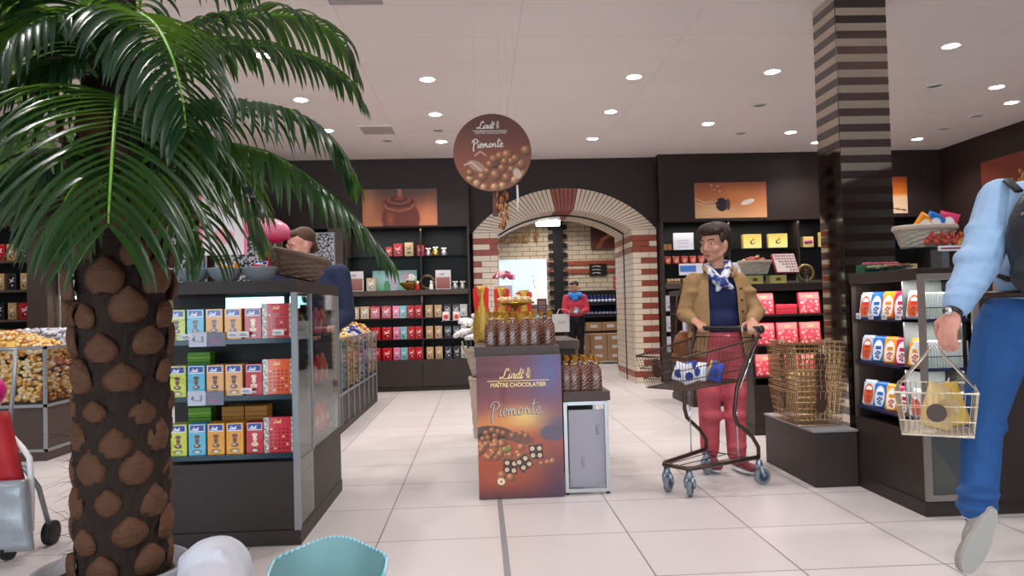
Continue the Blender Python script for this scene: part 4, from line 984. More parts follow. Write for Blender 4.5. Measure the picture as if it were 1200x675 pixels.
L_.new(tc.outputs['Object'], mp.inputs['Vector']); L_.new(mp.outputs[0], wv.inputs['Vector']); L_.new(wv.outputs['Fac'], cr.inputs[0]); L_.new(cr.outputs[0], N['Principled BSDF'].inputs['Base Color']); M['pouch'] = m
pp = make_pouch()
n_ = ['leftmost of the front six', 'second from left of the front six', 'third from left of the front six', 'third from right of the front six', 'second from right of the front six', 'rightmost of the front six']
for i, px in enumerate((575, 589, 602, 614.5, 626.5, 644)):
    p = at(px, 404, 4.50); place(pp, f'brown chocolate pouch on the tall stand, {n_[i]}', (p.x, 4.50, .878), (0, 0, .1*(i % 3-1)), 'pouches on the tall stand')
for i, px in enumerate((582, 600, 618, 634)):
    p = at(px, 404, 4.64); place(pp, f'brown pouch in the tall stand\'s second row, {ORD[i]} from the left', (p.x, 4.64, .878), (0, 0, .3), 'pouches in the second row of the tall stand')
for i, px in enumerate((664, 674, 686.5, 699)):
    p = at(px, 457, 4.50); place(pp, f'brown chocolate pouch in front on the low stand, {ORD[i]} from the poster', (p.x, 4.50, .6), (0, 0, .1*(i % 3-1)), 'front pouches on the low stand')
for i, px in enumerate((663, 672, 682, 693)):
    p = at(px, 457, 4.66); place(pp, f'brown pouch with gold top behind on the low stand, {ORD[i]} from the poster', (p.x, 4.68, .6), (0, 0, .5), 'rear pouches on the low stand')
# tall gold bags with red ribbons behind
back = thing('display_table', 'dark table behind the pouches carrying gold bags and the cake stand', 'display table', (.3, 5.3, 0))
MB().box(-.32, .36, -.3, .5, .82, .878).build('top', 'wood2', back, bevel=.002); MB().box(-.29, .33, -.27, .47, 0, .82).build('body', 'wood', back, bevel=.002)
gb = thing('gold_gift_bag', None, 'chocolate bag')
prof = [(0, .06, .04), (.02, .065, .045), (.12, .068, .045), (.22, .05, .035), (.28, .022, .016), (.31, .018, .012), (.36, .034, .008), (.38, .038, .004)]
mb = MB(); mb.lathe([(1, 0)], n=3); mb = MB(); n = 16; vs = []; fs = []
for z, a_, b_ in prof:
    for j in range(n): a = 2*PI*j/n; vs.append((a_*math.cos(a), b_*math.sin(a), z))
for i in range(len(prof)-1):
    for j in range(n): fs.append((i*n+j, i*n+(j+1) % n, (i+1)*n+(j+1) % n, (i+1)*n+j))
fs += [tuple(range(n-1, -1, -1)), tuple((len(prof)-1)*n+j for j in range(n))]
mb.add(vs, fs); mb.build('bag', mat('gold_bag', rgb(196, 156, 70), .35, .5, var=.35, vscale=50, bump=.6, bscale=50), gb, True)
rib = flat('ribbon_red', 226, 40, 32, .5)
mb = MB()
for s in (-1, 1): mb.add([(s*.016, -.02, .30), (s*.032, -.03, .37), (s*.055, -.03, .36), (s*.05, -.03, .24), (s*.036, -.035, .2)], [(0, 1, 2, 3, 4)])
o = mb.build('ribbon', rib, gb); o.modifiers.new('s', 'SOLIDIFY').thickness = .004; proto(gb)
for i, px in enumerate((566, 588, 615)):
    p = at(px, 400, 5.12); place(gb, f'tall gold bag with red ribbon, {("leftmost","middle","rightmost")[i]} of three behind the pouches', (p.x, 5.12, .878), (0, 0, (-.2, .2, 0)[i]), 'gold bags behind the pouches', (1, 1, (1, .97, .9)[i]))
cs = thing('cake_stand', 'golden cake stand piled with wrapped truffles behind the pouches', 'cake stand', tuple(at(604, 390, 4.84).xy)+(.878,))
MB().lathe([(.05, 0), (.05, .01), (.015, .02), (.012, .2), (.03, .235), (.125, .25), (.13, .262), (.12, .262), (.02, .25)], n=32).build('stand', mat('brass', rgb(206, 164, 84), .25, .9), cs, True)
sp_ = thing('truffle', None, 'sweets'); MB().ball((0, 0, .018), (.02, .018, .018), 10).build('sweet', flat('trufflegold', 226, 196, 140, .35), sp_, True)
MB().tube([(-.03, 0, .018), (-.018, 0, .018)], [.009, .003], 6).tube([(.018, 0, .018), (.03, 0, .018)], [.003, .009], 6).build('wrapper_twist', 'whiteink', sp_, True); proto(sp_)
r = random.Random(4); c0 = cs.location
for k in range(11):
    a = k*2*PI/9; R_ = .085 if k < 9 else .02; z = 1.14
    place(sp_, f'cream wrapped truffle on the golden cake stand, {("front right edge","right edge","back right edge","back edge","back left edge","left edge","front left side","front edge","front right side","centre left","centre right")[k]}', (c0.x+R_*math.cos(a-.6), c0.y+R_*math.sin(a-.6), z if k < 9 else z+.012), (0, 0, r.random()*6), 'truffles on the cake stand')
fv = thing('flower_display', 'clear square vase topped with pink and white blossoms and a price sign', 'vase', tuple(at(592, 390, 5.55).xy)+(.878,))
mb = MB(); mb.box(-.065, .065, -.04, .04, 0, .42); mb.build('vase', 'acrylic', fv)
mb = MB(); r = random.Random(2)
for _ in range(60):
    a = r.random()*6.28; q = r.random()**.5; mb.m = r.randrange(3); mb.ball((.075*q*math.cos(a), .045*q*math.sin(a), .44+.035*(1-q*q)+r.random()*.02), .014, 7)
mb.build('blossoms', [flat('bl1', 240, 220, 224), flat('bl2', 216, 110, 130), flat('bl3', 190, 60, 90)], fv, True)
cv = Canvas(.115, .3, 24); cv.vgrad([(0, (150, 66, 60)), (.55, (170, 80, 76)), (.62, (206, 190, 200)), (1, (200, 190, 204))]); logo_strokes(cv, .02, .22, .07, (110, 90, 120), .004)
for i in range(5): cv.stroke([(.02, .03+i*.025), (.09, .03+i*.025)], .007, (220, 190, 180))
cv.build('sign_card', fv, .004, loc=(0, -.05, .09), side=(180, 20, 30))
mb = MB(); mb.tube([(-.1, 0, .16), (.1, 0, .16)], .004, 6); mb.build('sign_bar', 'black', fv)
sg = thing('table_sign', 'small dark red sign on a post right of the cake stand', 'sign', tuple(at(636, 390, 5.4).xy)+(.878,))
MB().cyl((0, 0, 0), (0, 0, .2), .004).build('post', 'metal', sg); MB().lathe([(.03, 0), (.03, .006)], n=16).build('foot', 'metal', sg)
cv = Canvas(.07, .095, 14); cv.vgrad([(0, (70, 30, 36)), (1, (84, 40, 46))]); [cv.stroke([(.012, .02+.018*i), (.058, .02+.018*i)], .005, (180, 130, 130)) for i in range(4)]; cv.build('card', sg, .004, loc=(0, 0, .19))
# wicker flower stand left of the promotion stand
fw = wicker_basket('wicker_basket', 'tall lower wicker basket partly hidden left of the poster stand', .14, .17, .5, (.07, 6.55, 0), 'wickerpale', handle=False)
fw2 = wicker_basket('wicker_basket', 'upper wicker basket of white and cream plush flowers left of the poster', .13, .2, .22, (.06, 6.55, .53), 'wickerpale', handle=True)
pf = thing('plush_flower', None, 'flower')
mb = MB(); r = random.Random(8)
for k in range(26):
    a = k*2.4; q = .055*(k/26)**.5; mb.ball((q*math.cos(a), q*math.sin(a), .055-.35*q), (.024, .016, .02), 7, Matrix.Rotation(a, 3, 'Z'))
mb.build('petals', flat('plushwhite', 236, 232, 236, .9), pf, True); MB().cyl((0, 0, -.12), (0, 0, .02), .006).build('stem', flat('stemgreen', 90, 120, 60), pf); proto(pf)
pf2 = thing('plush_flower', None, 'flower'); mb = MB()
for k in range(26):
    a = k*2.4; q = .055*(k/26)**.5; mb.ball((q*math.cos(a), q*math.sin(a), .055-.35*q), (.024, .016, .02), 7, Matrix.Rotation(a, 3, 'Z'))
mb.build('petals', flat('plushcream', 232, 220, 176, .9), pf2, True); MB().cyl((0, 0, -.12), (0, 0, .02), .006).build('stem', flat('stemgreen', 90, 120, 60), pf2); proto(pf2)
for i, (x, y, z, p_) in enumerate([(-.19, -.06, .86, pf), (-.17, .04, .95, pf), (-.1, -.14, .82, pf), (-.06, -.08, .89, pf2), (.02, -.06, .9, pf2), (.06, .06, .94, pf), (-.07, .07, .97, pf)]):
    place(p_, f'{"cream" if p_ is pf2 else "white"} plush flower in the upper wicker basket, {("left front","top left","low front","centre","right front","right rear","rear")[i]}', (.06+x, 6.55+y, z), (.3*(i % 2), -.3+.15*i, i), 'plush flowers in the wicker basket', (1.25, 1.25, 1.1))
# ================================================================ hanging round sign
rs = thing('hanging_sign', 'round brown hanging sign with hazelnuts and white lettering', 'sign', (.127, 5.6, 1.972))
R_ = .29; cv = Canvas(2*R_, 2*R_, 150)
cv.vgrad([(0, (150, 84, 58)), (.4, (128, 66, 46)), (1, (96, 50, 42))]); cv.glow(.2, .22, .3, .12, (150, 84, 60), .6)
cv.ell(.17, .19, .07, .035, (176, 140, 120), ang=-.5); cv.stroke([(.08, .2), (.13, .22), (.2, .16)], .01, (226, 190, 160)); cv.stroke([(.16, .27), (.2, .3), (.24, .27)], .012, (206, 160, 130))
r = random.Random(21)
for x, y, q in [(.22, .03, .03), (.3, .03, .032), (.36, .04, .03), (.12, .1, .03), (.17, .06, .032), (.45, .08, .03), (.5, .13, .03)]: cv.nut(x, y, q, (226, 170, 120))
for x, y, q in [(.12, .14, .03), (.21, .11, .038), (.25, .15, .032), (.31, .12, .045), (.39, .1, .036), (.27, .2, .034), (.315, .2, .03), (.36, .17, .034), (.3, .24, .034), (.345, .26, .036), (.4, .27, .042), (.43, .22, .03), (.47, .15, .034), (.5, .2, .04), (.46, .24, .034), (.54, .3, .04), (.38, .22, .03), (.43, .16, .03)]:
    cv.nut(x, y, q, (186, 120, 76) if r.random() < .8 else (130, 74, 50))
cv.ell(.47, .13, .03, .04, (206, 180, 160), ang=.4)
msk = lambda U, V: (U-R_)**2+(V-R_)**2 <= R_*R_
cv.build('print', rs, 0, 'print', msk, loc=(0, -.008, 0))
mb = MB(); n = 64; mb.prism([(R_*math.cos(2*PI*j/n), R_+R_*math.sin(2*PI*j/n)) for j in range(n)], -.0075, .004); mb.build('disc', flat('signedge', 110, 58, 44), rs)
mb = MB(); brand(mb, -.105, .47, .054, -.0095, bold=.26); mb.build('logo_lettering', 'whiteink', rs)
MB().box(-.145, .115, -.0095, -.0085, .452, .4555).build('underline', 'whiteink', rs)
text('MAÎTRE CHOCOLATIER', 'lettering', .025, 'whiteink', rs, (-.01, -.0095, .43), sx=.88)
mb = MB(); handword(mb, -.15, .325, .066, -.0095, .2, .02); mb.build('handwritten_lettering', 'whiteink', rs)
for s in (-.12, .12): MB().cyl((s, 0, R_+.262), (s, 0, CZ-1.972), .0005, n=5).build('hanging_wire', 'metal', rs)
hb = thing('hanging_nut_bunch', 'bunch of brown roasted nut strands hanging below the round sign', 'decoration', (.19, 5.64, 1.69))
mb = MB(); r = random.Random(3); mb.m = 0
for k in range(60):
    x = r.uniform(-.045, .045); z = r.uniform(.02, .27); x *= 1 if z > .08 else .5; mb.m = r.randrange(3)
    mb.ball((x, r.uniform(-.02, .02), z), (.007, .007, .026), 6, Matrix.Rotation(r.uniform(-.35, .35), 3, 'Y'))
mb.build('strands', [flat('nut1', 176, 104, 56, .35), flat('nut2', 120, 66, 36, .35), flat('nut3', 206, 146, 96, .35)], hb, True)
MB().box(-.07, -.03, .0, .005, .1, .32).build('brown_strip', flat('stripbrown', 110, 58, 42), hb)
MB().cyl((0, 0, .2), (0, 0, 1.51), .0005, n=5).build('hanging_cord', 'metal', hb)
tg = thing('hanging_tag', 'slim white paper tag dangling right of the nut bunch', 'tag', (.305, 5.62, 1.82))
mb = MB(); mb.add([(-.006, 0, .2), (.008, 0, .2), (.012, .004, .1), (.002, 0, 0), (-.004, 0, 0), (-.004, .004, .1)], [(0, 1, 2, 5), (5, 2, 3, 4)]); o = mb.build('tag', 'white', tg); o.modifiers.new('s', 'SOLIDIFY').thickness = .002
MB().cyl((0, 0, .2), (0, 0, 1.38), .0005, n=5).build('cord', 'metal', tg)
# ================================================================ beyond the arch
lb2 = thing('ceiling_light_box', 'glowing white strip lamp hanging under the arch keystone', 'lamp', (1.14, 12.1, 2.41))
MB().box(-.19, .19, -.05, .05, 0, .1).build('diffuser', 'tube', lb2, bevel=.01); MB().box(-.2, .2, -.06, .06, .1, .12).build('housing', 'metal', lb2); MB().cyl((-.12, 0, .12), (-.12, 0, .7), .003).cyl((.12, 0, .12), (.12, 0, .7), .003).build('rod', 'metal', lb2)
cv = Canvas(1.25, .95, 60); cv.vgrad([(0, (190, 214, 226)), (.5, (206, 228, 238)), (1, (196, 216, 228))]); cv.ell(1.15, .25, .22, .35, (236, 226, 222), .3, -.3); cv.stroke([(.3, .9), (.34, .5)], .02, (230, 244, 250)); cv.stroke([(.55, .9), (.6, .4)], .015, (230, 244, 250)); cv.stroke([(.95, .6), (1.0, .3), (1.1, .1)], .012, (150, 140, 140))
M['screen'] = attr_mat('backlit_print', .3); p_ = M['screen'].node_tree.nodes['Principled BSDF']; a_ = [x for x in M['screen'].node_tree.nodes if x.type == 'ATTRIBUTE'][0]; M['screen'].node_tree.links.new(a_.outputs['Color'], p_.inputs['Emission Color']); p_.inputs['Emission Strength'].default_value = .55
t = thing('backlit_picture', 'bright pale blue backlit picture on the brick wall beyond the arch', 'picture', (.82, 15.93, 1.17)); cv.build('lit_print', t, 0, 'screen'); MB().box(-.63, .63, .001, .05, -.01, .96).build('frame', 'white', t)
t = thing('brick_wall_sign', 'gold script sign on the cream brick wall beyond the arch', 'sign', (.5, 15.97, 2.5)); mb = MB(); brand(mb, 0, 0, .27, 0, bold=.22); o = mb.build('lettering', mat('goldsign', rgb(176, 134, 66), .35, .3), t); o.modifiers.new('s', 'SOLIDIFY').thickness = .02
cv = Canvas(.62, .48, 40); cv.vgrad([(0, (96, 44, 28)), (1, (66, 30, 22))]); cv.stroke([(.15, .0), (.25, .2), (.5, .33)], .09, (150, 74, 48)); cv.stroke([(.25, .2), (.5, .33)], .02, (220, 150, 110))
t = thing('wall_picture', 'dark brown chocolate picture on brick wall seen through the arch', 'picture', (2.72, 15.94, 2.32)); cv.build('print', t, .03)
t = thing('chalkboard', 'small black chalkboard on the brick wall beyond the arch', 'sign', (2.55, 15.97, 1.75)); MB().box(-.19, .19, 0, .03, 0, .25).build('board', 'black', t)
mb = MB(); [mb.ribbon([(-.13+.04*k*.5, .19-.07*i), (-.05+.03*k, .205-.07*i), (.03+.03*k, .185-.07*i)], .012, -.002) for i in range(3) for k in range(2)]; mb.build('chalk_writing', 'whiteink', t)
t = thing('poster', 'small pink-red poster on a post beyond the arch', 'poster', (2.72, 14.55, 1.42)); cv = Canvas(.22, .26, 16); cv.vgrad([(0, (170, 50, 60)), (1, (190, 90, 100))]); [cv.stroke([(.03, .05+.04*i), (.18, .05+.04*i)], .012, (230, 190, 190)) for i in range(4)]; cv.build('print', t, .01); MB().cyl((0, .012, -1.42), (0, .012, .1), .008).build('post', 'metal', t)
rk = thing('bottle_shelf', 'dark rear shelf with rows of blue labelled bottles and cartons beyond the arch', 'shelf', (2.25, 15.0, 0))
for z in (.58, .88, 1.12): MB().box(-.52, .55, -.2, .3, z, z+.03).build('shelf_board', 'wood', rk)
MB().box(-.52, .55, .3, .34, .0, 1.42).build('back_panel', 'black', rk)
for x in (-.52, .52): MB().box(x, x+.03, -.2, .3, 0, 1.15).build('side_panel', 'wood', rk)
bt = thing('bottle', None, 'bottle'); MB().lathe([(.024, 0), (.028, .01), (.028, .1), (.012, .135), (.011, .17)], n=12).build('bottle', flat('bottleblue', 40, 60, 130, .2), bt, True); MB().lathe([(.029, .03), (.029, .08)], n=12).build('label', 'white', bt, True); proto(bt)
for k in range(12): place(bt, f'blue bottle on the upper shelf beyond the arch, {ORD[k]} from the left', (1.85+k*.075, 14.9, 1.15), (0, 0, 0), 'bottles on the upper shelf beyond the arch')
for k in range(12): place(bt, f'blue bottle on the lower bottle shelf beyond the arch, {ORD[k]} from the left', (1.87+k*.075, 14.95, .91+.0), (0, 0, 0), 'bottles on the lower shelf beyond the arch', (1.1, 1.1, .9))
cb = thing('cardboard_carton', None, 'carton'); MB().box(-.16, .16, 0, .24, 0, .17).build('carton', flat('cardbrown', 190, 150, 112, .8), cb, bevel=.003); MB().box(-.07, .07, -.002, 0, .06, .12).build('label', 'white', cb); proto(cb)
for c in range(3):
    place(cb, f'brown carton on the bottle shelf, {("left","middle","right")[c]} of three beyond the arch', (1.92+c*.33, 14.83, .612), (0, 0, 0), 'cartons on the shelf beyond the arch')
for r_i in range(3):
    for c in range(3): place(cb, f'brown carton on the pallet beyond the arch, {("bottom","middle","top")[r_i]} row, {("left","centre","right")[c]}', (1.92+c*.33, 14.3, .06+r_i*.171), (0, 0, 0), 'cartons on the pallet beyond the arch')
pt = thing('pallet', 'flat pale pallet under the stacked cartons beyond the arch', 'pallet', (2.25, 14.4, 0)); MB().box(-.52, .52, -.15, .2, .04, .06).build('deck', flat('palewood', 206, 190, 160), pt)
for x in (-.5, .0, .45): MB().box(x, x+.05, -.14, .19, 0, .04).build('bearer', flat('palewood', 206, 190, 160), pt)
tr = thing('tower_rack', 'dark narrow rack with pink packs at the right inside the arch', 'rack', (2.72, 13.6, 0)); MB().box(-.2, .4, -.2, .25, 0, .34).build('base', 'wood', tr, bevel=.003); MB().box(-.19, .3, .0, .2, .34, 1.38).build('panel', 'black', tr)
for z in (.34, .7, 1.06): MB().box(-.19, .3, -.18, 0, z, z+.015).build('shelf', 'wood', tr)
for k in bags: pass
for r_i, z in enumerate((.355, .715, 1.075)):
    for c in range(2): place(bags['pink'], f'pink bag on the narrow rack inside the arch, {("bottom","middle","top")[r_i]} shelf {("left","right")[c]}', (2.62+c*.14, 13.5, z), (0, 0, 0), 'pink bags on the narrow rack', (1.2, 1, .95))
ctb = thing('service_counter', 'low counter with blue goods at the left beyond the arch', 'counter', (.9, 15.2, 0)); MB().box(-.6, .55, -.2, .2, 0, .8).build('body', 'wood2', ctb, bevel=.003); MB().box(-.62, .57, -.22, .22, .8, .83).build('top', 'white', ctb)
for k in range(5): place(tins['aqua'] if k % 2 else tins['black'], f'{"aqua" if k%2 else "black"} tin on the counter beyond the arch, {ORD[k]} from the left', (.75+k*.14, 15.1, .83), (0, 0, 0), 'tins on the counter beyond the arch')
# ================================================================ gondola with pink boxes behind the shopper
def gondola(label, x0, x1, y0, y1, face='y', zs=(.48, .74, .99), top=1.25, wood='wood'):
    t = thing('gondola_shelf', label, 'display shelf', ((x0+x1)/2, (y0+y1)/2, 0)); Q = lambda mb, n, m, **k: mb.build(n, m, t, world=True, **k)
    Q(MB().box(x0, x1, y0, y1, 0, .07), 'plinth', wood); Q(MB().box(x0+.008, x1-.008, y0+.008, y1-.008, .07, .41), 'base', wood, bevel=.002)
    Q(MB().box(x0, x1, y0, y1, top-.06, top), 'top', wood, bevel=.002)
    if face == 'y':
        for a in (x0, x1-.02): Q(MB().box(a, a+.02, y0, y1, .41, top-.06), 'side_panel', wood)
        Q(MB().box(x0+.02, x1-.02, y1-.02, y1, .41, top-.06), 'back_panel', 'black')
        for z in zs: Q(MB().box(x0+.02, x1-.02, y0+.01, y1-.02, z-.015, z), 'shelf', wood)
    else:
        for a in (y0, y1-.02): 
            if a == y0 and face == 'xg': continue
            Q(MB().box(x0, x1, a, a+.02, .41, top-.06), 'side_panel', wood)
        Q(MB().box(x0+.24, x0+.26, y0+.02, y1-.02, .41, top-.06), 'back_panel', 'black')
        for z in zs: Q(MB().box(x0+.01, x0+.24, y0+.02, y1-.02, z-.015, z), 'shelf', flat('shelf_navy', 30, 34, 70))
    return t
gondola('dark gondola with rows of pink chocolate boxes behind the shopper', 2.24, 3.4, 6.15, 6.7)
m = mat('pink_box_print', rgb(226, 80, 100), .3, coat=.2); N = m.node_tree.nodes; L_ = m.node_tree.links
vo = N.new('ShaderNodeTexVoronoi'); vo.inputs['Scale'].default_value = 38; tc = N.new('ShaderNodeTexCoord'); cr = N.new('ShaderNodeValToRGB'); cr.color_ramp.elements[0].color = rgb(250, 180, 180)+(1,); cr.color_ramp.elements[1].color = rgb(224, 74, 94)+(1,); cr.color_ramp.elements[0].position = .3; cr.color_ramp.elements[1].position = .5
L_.new(tc.outputs['Object'], vo.inputs['Vector']); L_.new(vo.outputs['Distance'], cr.inputs[0]); L_.new(cr.outputs[0], N['Principled BSDF'].inputs['Base Color']); M['pinkprint'] = m
pb = thing('truffle_box', None, 'chocolate box'); MB().box(-.088, .088, 0, .04, 0, .185).build('box', flat('pinkbox', 214, 60, 78, .3), pb, bevel=.004)
MB().box(-.08, .08, -.0012, 0, .012, .12).build('truffle_window', 'pinkprint', pb); MB().box(-.08, .08, -.0012, 0, .125, .178).build('label', flat('pinklabel', 206, 110, 112), pb); MB().box(-.02, .03, -.002, -.001, .14, .16).build('crest', flat('crest', 190, 150, 110), pb); proto(pb)
for r_i, z in enumerate((.48, .74, .99)):
    for c in range(3):
        if r_i == 2 and c == 1: continue
        place(pb, f'pink truffle box, {("left","middle","right")[c]} in the {("bottom","middle","top")[r_i]} row behind the shopper', (2.365+c*.195, 6.18, z), (-.15, 0, 0), 'pink truffle boxes on the gondola')
for k in range(2): place(pb, f'pink truffle box lying flat, {("lower","upper")[k]} of two in the top gondola row', (2.56, 6.2, .99+.052+k*.05) if False else (2.56, 6.19, 1.03+k*.042), (PI/2*-1, 0, 0), 'flat pink truffle boxes', None)
wk = wicker_basket('wicker_basket', 'oval wicker basket of red and green truffles on the pink box gondola', .1, .135, .1, (2.36, 6.35, 1.335), 'wickerpale', sy=.8)
ri = thing('glass_riser', 'clear glass riser carrying the fruit coloured truffle basket', 'shelf', (2.55, 6.35, 1.25)); MB().box(-.34, .24, -.13, .13, .076, .084).build('glass_top', 'glass2', ri)
for x in (-.32, .22): MB().box(x-.004, x+.004, -.12, .12, 0, .076).build('glass_leg', 'glass2', ri)
tf = thing('foil_truffle', None, 'sweets'); MB().ball((0, 0, 0), (.024, .024, .022), 10).build('sweet', flat('tr_red', 186, 70, 50, .35), tf, True); MB().cyl((0, 0, .018), (0, 0, .03), .004, .012, 6).build('twist', flat('tr_red', 186, 70, 50), tf); proto(tf)
tf2 = thing('foil_truffle', None, 'sweets'); MB().ball((0, 0, 0), (.024, .024, .022), 10).build('sweet', flat('tr_cream', 206, 180, 130, .35), tf2, True); MB().cyl((0, 0, .018), (0, 0, .03), .004, .012, 6).build('twist', flat('tr_cream', 206, 180, 130), tf2); proto(tf2)
for k in range(12):
    a = k*2.4; q = .1*((k+.5)/12)**.5
    place(tf if k % 3 else tf2, f'{"red" if k%3 else "cream"} foil truffle heaped in the oval wicker basket, {ORD[k]} out from the middle', (2.36+q*math.cos(a), 6.35+.8*q*math.sin(a), 1.44+.04*(1-q/.11)), (k, .5, 0), 'foil truffles in the oval basket')
tb = thing('open_truffle_box', 'white and red open box of truffles tilted forward on the gondola', 'chocolate box', (2.63, 6.3, 1.345)); tb.rotation_euler = (-.5, 0, .05)
MB().box(-.1, .1, .002, .03, 0, .19).build('box', flat('redside', 196, 60, 80), tb, bevel=.003)
cv = Canvas(.19, .18, 40); cv.vgrad([(0, (240, 226, 216)), (1, (236, 220, 214))])
for i in range(7):
    for j in range(6):
        if i*.9+j > 3.2: cv.ell(.02+i*.026, .02+j*.028, .011, .010, (130, 60, 70)); cv.ell(.02+i*.026, .02+j*.028, .004, .004, (240, 210, 200))
cv.build('truffle_print', tb, 0, loc=(0, .001, .005))
pq = thing('round_plaque', 'round gold plaque with dark crest on the gondola top', 'plaque', (2.80, 6.35, 1.25))
MB().tube([(.066*math.cos(a*PI/14), 0, .085+.066*math.sin(a*PI/14)) for a in range(28)], .014, 8, True).build('rim', mat('plaque_gold', rgb(170, 146, 90), .4, .6), pq, True)
mb = MB(); mb.prism([(.06*math.cos(a*PI/12), .085+.06*math.sin(a*PI/12)) for a in range(24)], -.002, .008); mb.build('disc', 'brownink', pq)
mb = MB()
for st in ([(0, .045), (0, .13)], [(-.025, .06), (.025, .065)], [(-.03, .09), (.0, .08), (.03, .1)], [(-.02, .12), (.01, .11), (.03, .125)]): mb.ribbon(smooth_path(st), .009, -.004, False)
mb.build('crest', mat('plaque_gold', rgb(170, 146, 90), .4, .6), pq)
yb2 = thing('gift_box', None, 'chocolate box'); MB().box(-.07, .07, 0, .1, 0, .07).build('box', flat('yellowbox', 226, 206, 120), yb2, bevel=.003); MB().box(-.02, .02, -.001, 0, .025, .05).build('emblem', flat('emb', 120, 90, 50), yb2); proto(yb2)
place(yb2, 'yellow box under the glass riser below the oval basket', (2.33, 6.27, 1.25), (0, 0, 0), 'yellow boxes under the riser'); place(yb2, 'yellow box under the riser below the tilted truffle box', (2.53, 6.27, 1.25), (0, 0, 0), 'yellow boxes under the riser')
for z in (1.18, .97, .72): undershelf(2.6, 6.14, z, .7, 1.6)
for z in (1.18, .97, .72):  # fill lights without fixtures, added to brighten the pouches on the aisle face
    d = bpy.data.lights.new('shelf_strip_or_fill', 'AREA'); d.shape = 'RECTANGLE'; d.size = .03; d.size_y = .6; d.energy = .7; d.color = (1, .96, .92)
    o = bpy.data.objects.new('shelf_strip_or_fill', d); COL.objects.link(o); o.location = (2.222, 4.06, z); o.rotation_euler = (0, -.5, 0)
gondola('low dark gondola half hidden behind the shopper\'s legs', 2.24, 3.3, 7.95, 8.8, 'x')
for k in range(3): place(whb, f'white box facing left on the far gondola behind the shopper, {("bottom","middle","top")[k]} shelf', (2.28, 8.35, (.48, .74, .99)[k]), (0, 0, -PI/2), 'white boxes on the far gondola', (1.2, 1, .85))
# ================================================================ near right gondola
rg = gondola('large dark gondola with bagged chocolates at the right beside the striped column', 2.21, 4.6, 3.72, 4.42, 'xg')
Q = lambda mb, n, m, **k: mb.build(n, m, rg, world=True, **k)
Q(MB().box(2.21, 2.23, 3.735, 4.42, 1.0, 1.19) if False else MB().box(2.21, 2.235, 4.39, 4.42, .41, 1.19), 'post', 'wood2')
for a, b, c, d in ((2.21, 2.24, .08, 1.22), (2.485, 2.515, .08, 1.22), (2.24, 2.485, .08, .11), (2.24, 2.485, 1.19, 1.22)): Q(MB().box(a, b, 3.70, 3.722, c, d), 'end_frame', flat('frame_taupe', 128, 118, 112, .45), bevel=.001)
Q(MB().box(2.24, 2.485, 3.71, 3.713, .11, 1.19), 'glass_pane', 'glass')
Q(MB().box(2.515, 4.6, 3.705, 3.725, .07, 1.19), 'end_panel', 'wood')
Q(MB().box(2.24, 2.49, 3.722, 3.73, .11, .40), 'lower_panel', flat('panelgrey', 92, 84, 82))
pouch_cols = {'blue': ((40, 110, 190), (206, 220, 236), (40, 60, 110)), 'orange': ((236, 150, 40), (240, 224, 206), (170, 80, 60)), 'magenta': ((206, 40, 90), (236, 226, 230), (150, 40, 60)), 'paperwhite': ((206, 214, 224), (210, 96, 60), (150, 50, 40))}
def flat_pouch(name):
    a, b, c = pouch_cols[name]; t = thing('chocolate_pouch', None, 'chocolate bag'); w, h = .098, .15
    prof = [(0, .92, .9), (.05, .98, 1), (.5, 1, .8), (.85, 1, .35), (1, 1, .08)]
    mb = MB(); n = 12; vs = []; fs = []
    for z, sx, sy in prof:
        for j in range(n):
            q = 2*PI*j/n; ca, sa = math.cos(q), math.sin(q); vs.append((w/2*sx*math.copysign(abs(ca)**.5, ca), .022*sy*math.copysign(abs(sa)**.6, sa), z*h))
    for i in range(len(prof)-1):
        for j in range(n): fs.append((i*n+j, i*n+(j+1) % n, (i+1)*n+(j+1) % n, (i+1)*n+j))
    fs += [tuple(range(n-1, -1, -1)), tuple((len(prof)-1)*n+j for j in range(n))]
    mb.add(vs, fs); mb.build('pouch', flat('fp_'+name, *a, rough=.28), t, True)
    cv = Canvas(w*.84, h*.84, 30); cv.C[:] = np.array(a)/255; W, H = cv.w, cv.h
    cv.ell(W*.5, H*.42, W*.46, H*.5, b); cv.ell(W*.5, H*.7, W*.28, H*.12, (236, 236, 240)); cv.rect(W*.28, W*.78, H*.5, H*.64, tuple(int(x*.9) for x in a) if name != 'paperwhite' else (200, 60, 40))
    for x, y in ((.35, .3), (.55, .25), (.5, .38), (.68, .34), (.42, .16), (.6, .12)): cv.ell(W*x, H*y, W*.09, H*.055, c); cv.ell(W*(x-.02), H*(y+.015), W*.03, H*.02, tuple(min(255, q+60) for q in c))
    o = cv.build('front_print', t, 0, 'printgloss', loc=(0, -.0235, h*.07)); o.rotation_euler = (-.07, 0, 0)
    return proto(t)
fp = {k: flat_pouch(k) for k in pouch_cols}
for r_i, z in enumerate((.48, .74, .99)):
    rn = ('bottom', 'middle', 'top')[r_i]
    seq = ['paperwhite', 'blue', 'orange', 'magenta', 'paperwhite'] if r_i != 1 else ['paperwhite', 'blue', 'orange', 'magenta', 'orange']
    for k, c in enumerate(seq):
        place(fp[c], f'{dict(paperwhite="white and red",blue="blue",orange="orange",magenta="magenta")[c]} chocolate pouch, {ORD[k]} from the column in the {rn} row', (2.262, 4.32-k*.122, z), (-.12, 0, -PI/2+.25), 'pouches facing the aisle on the right gondola')
for k in range(4): place(lb, f'small white shelf label under the top pouch row, {ORD[k]} from the column', (2.214, 4.33-k*.14, .985), (0, 0, -PI/2), 'shelf labels on the right gondola', (1, 1, 1.2))
wb = thing('slim_chocolate_box', None, 'chocolate box'); MB().box(-.006, .006, 0, .12, 0, .135).build('box', flat('slimwhite', 228, 230, 232, .4), wb, bevel=.001)
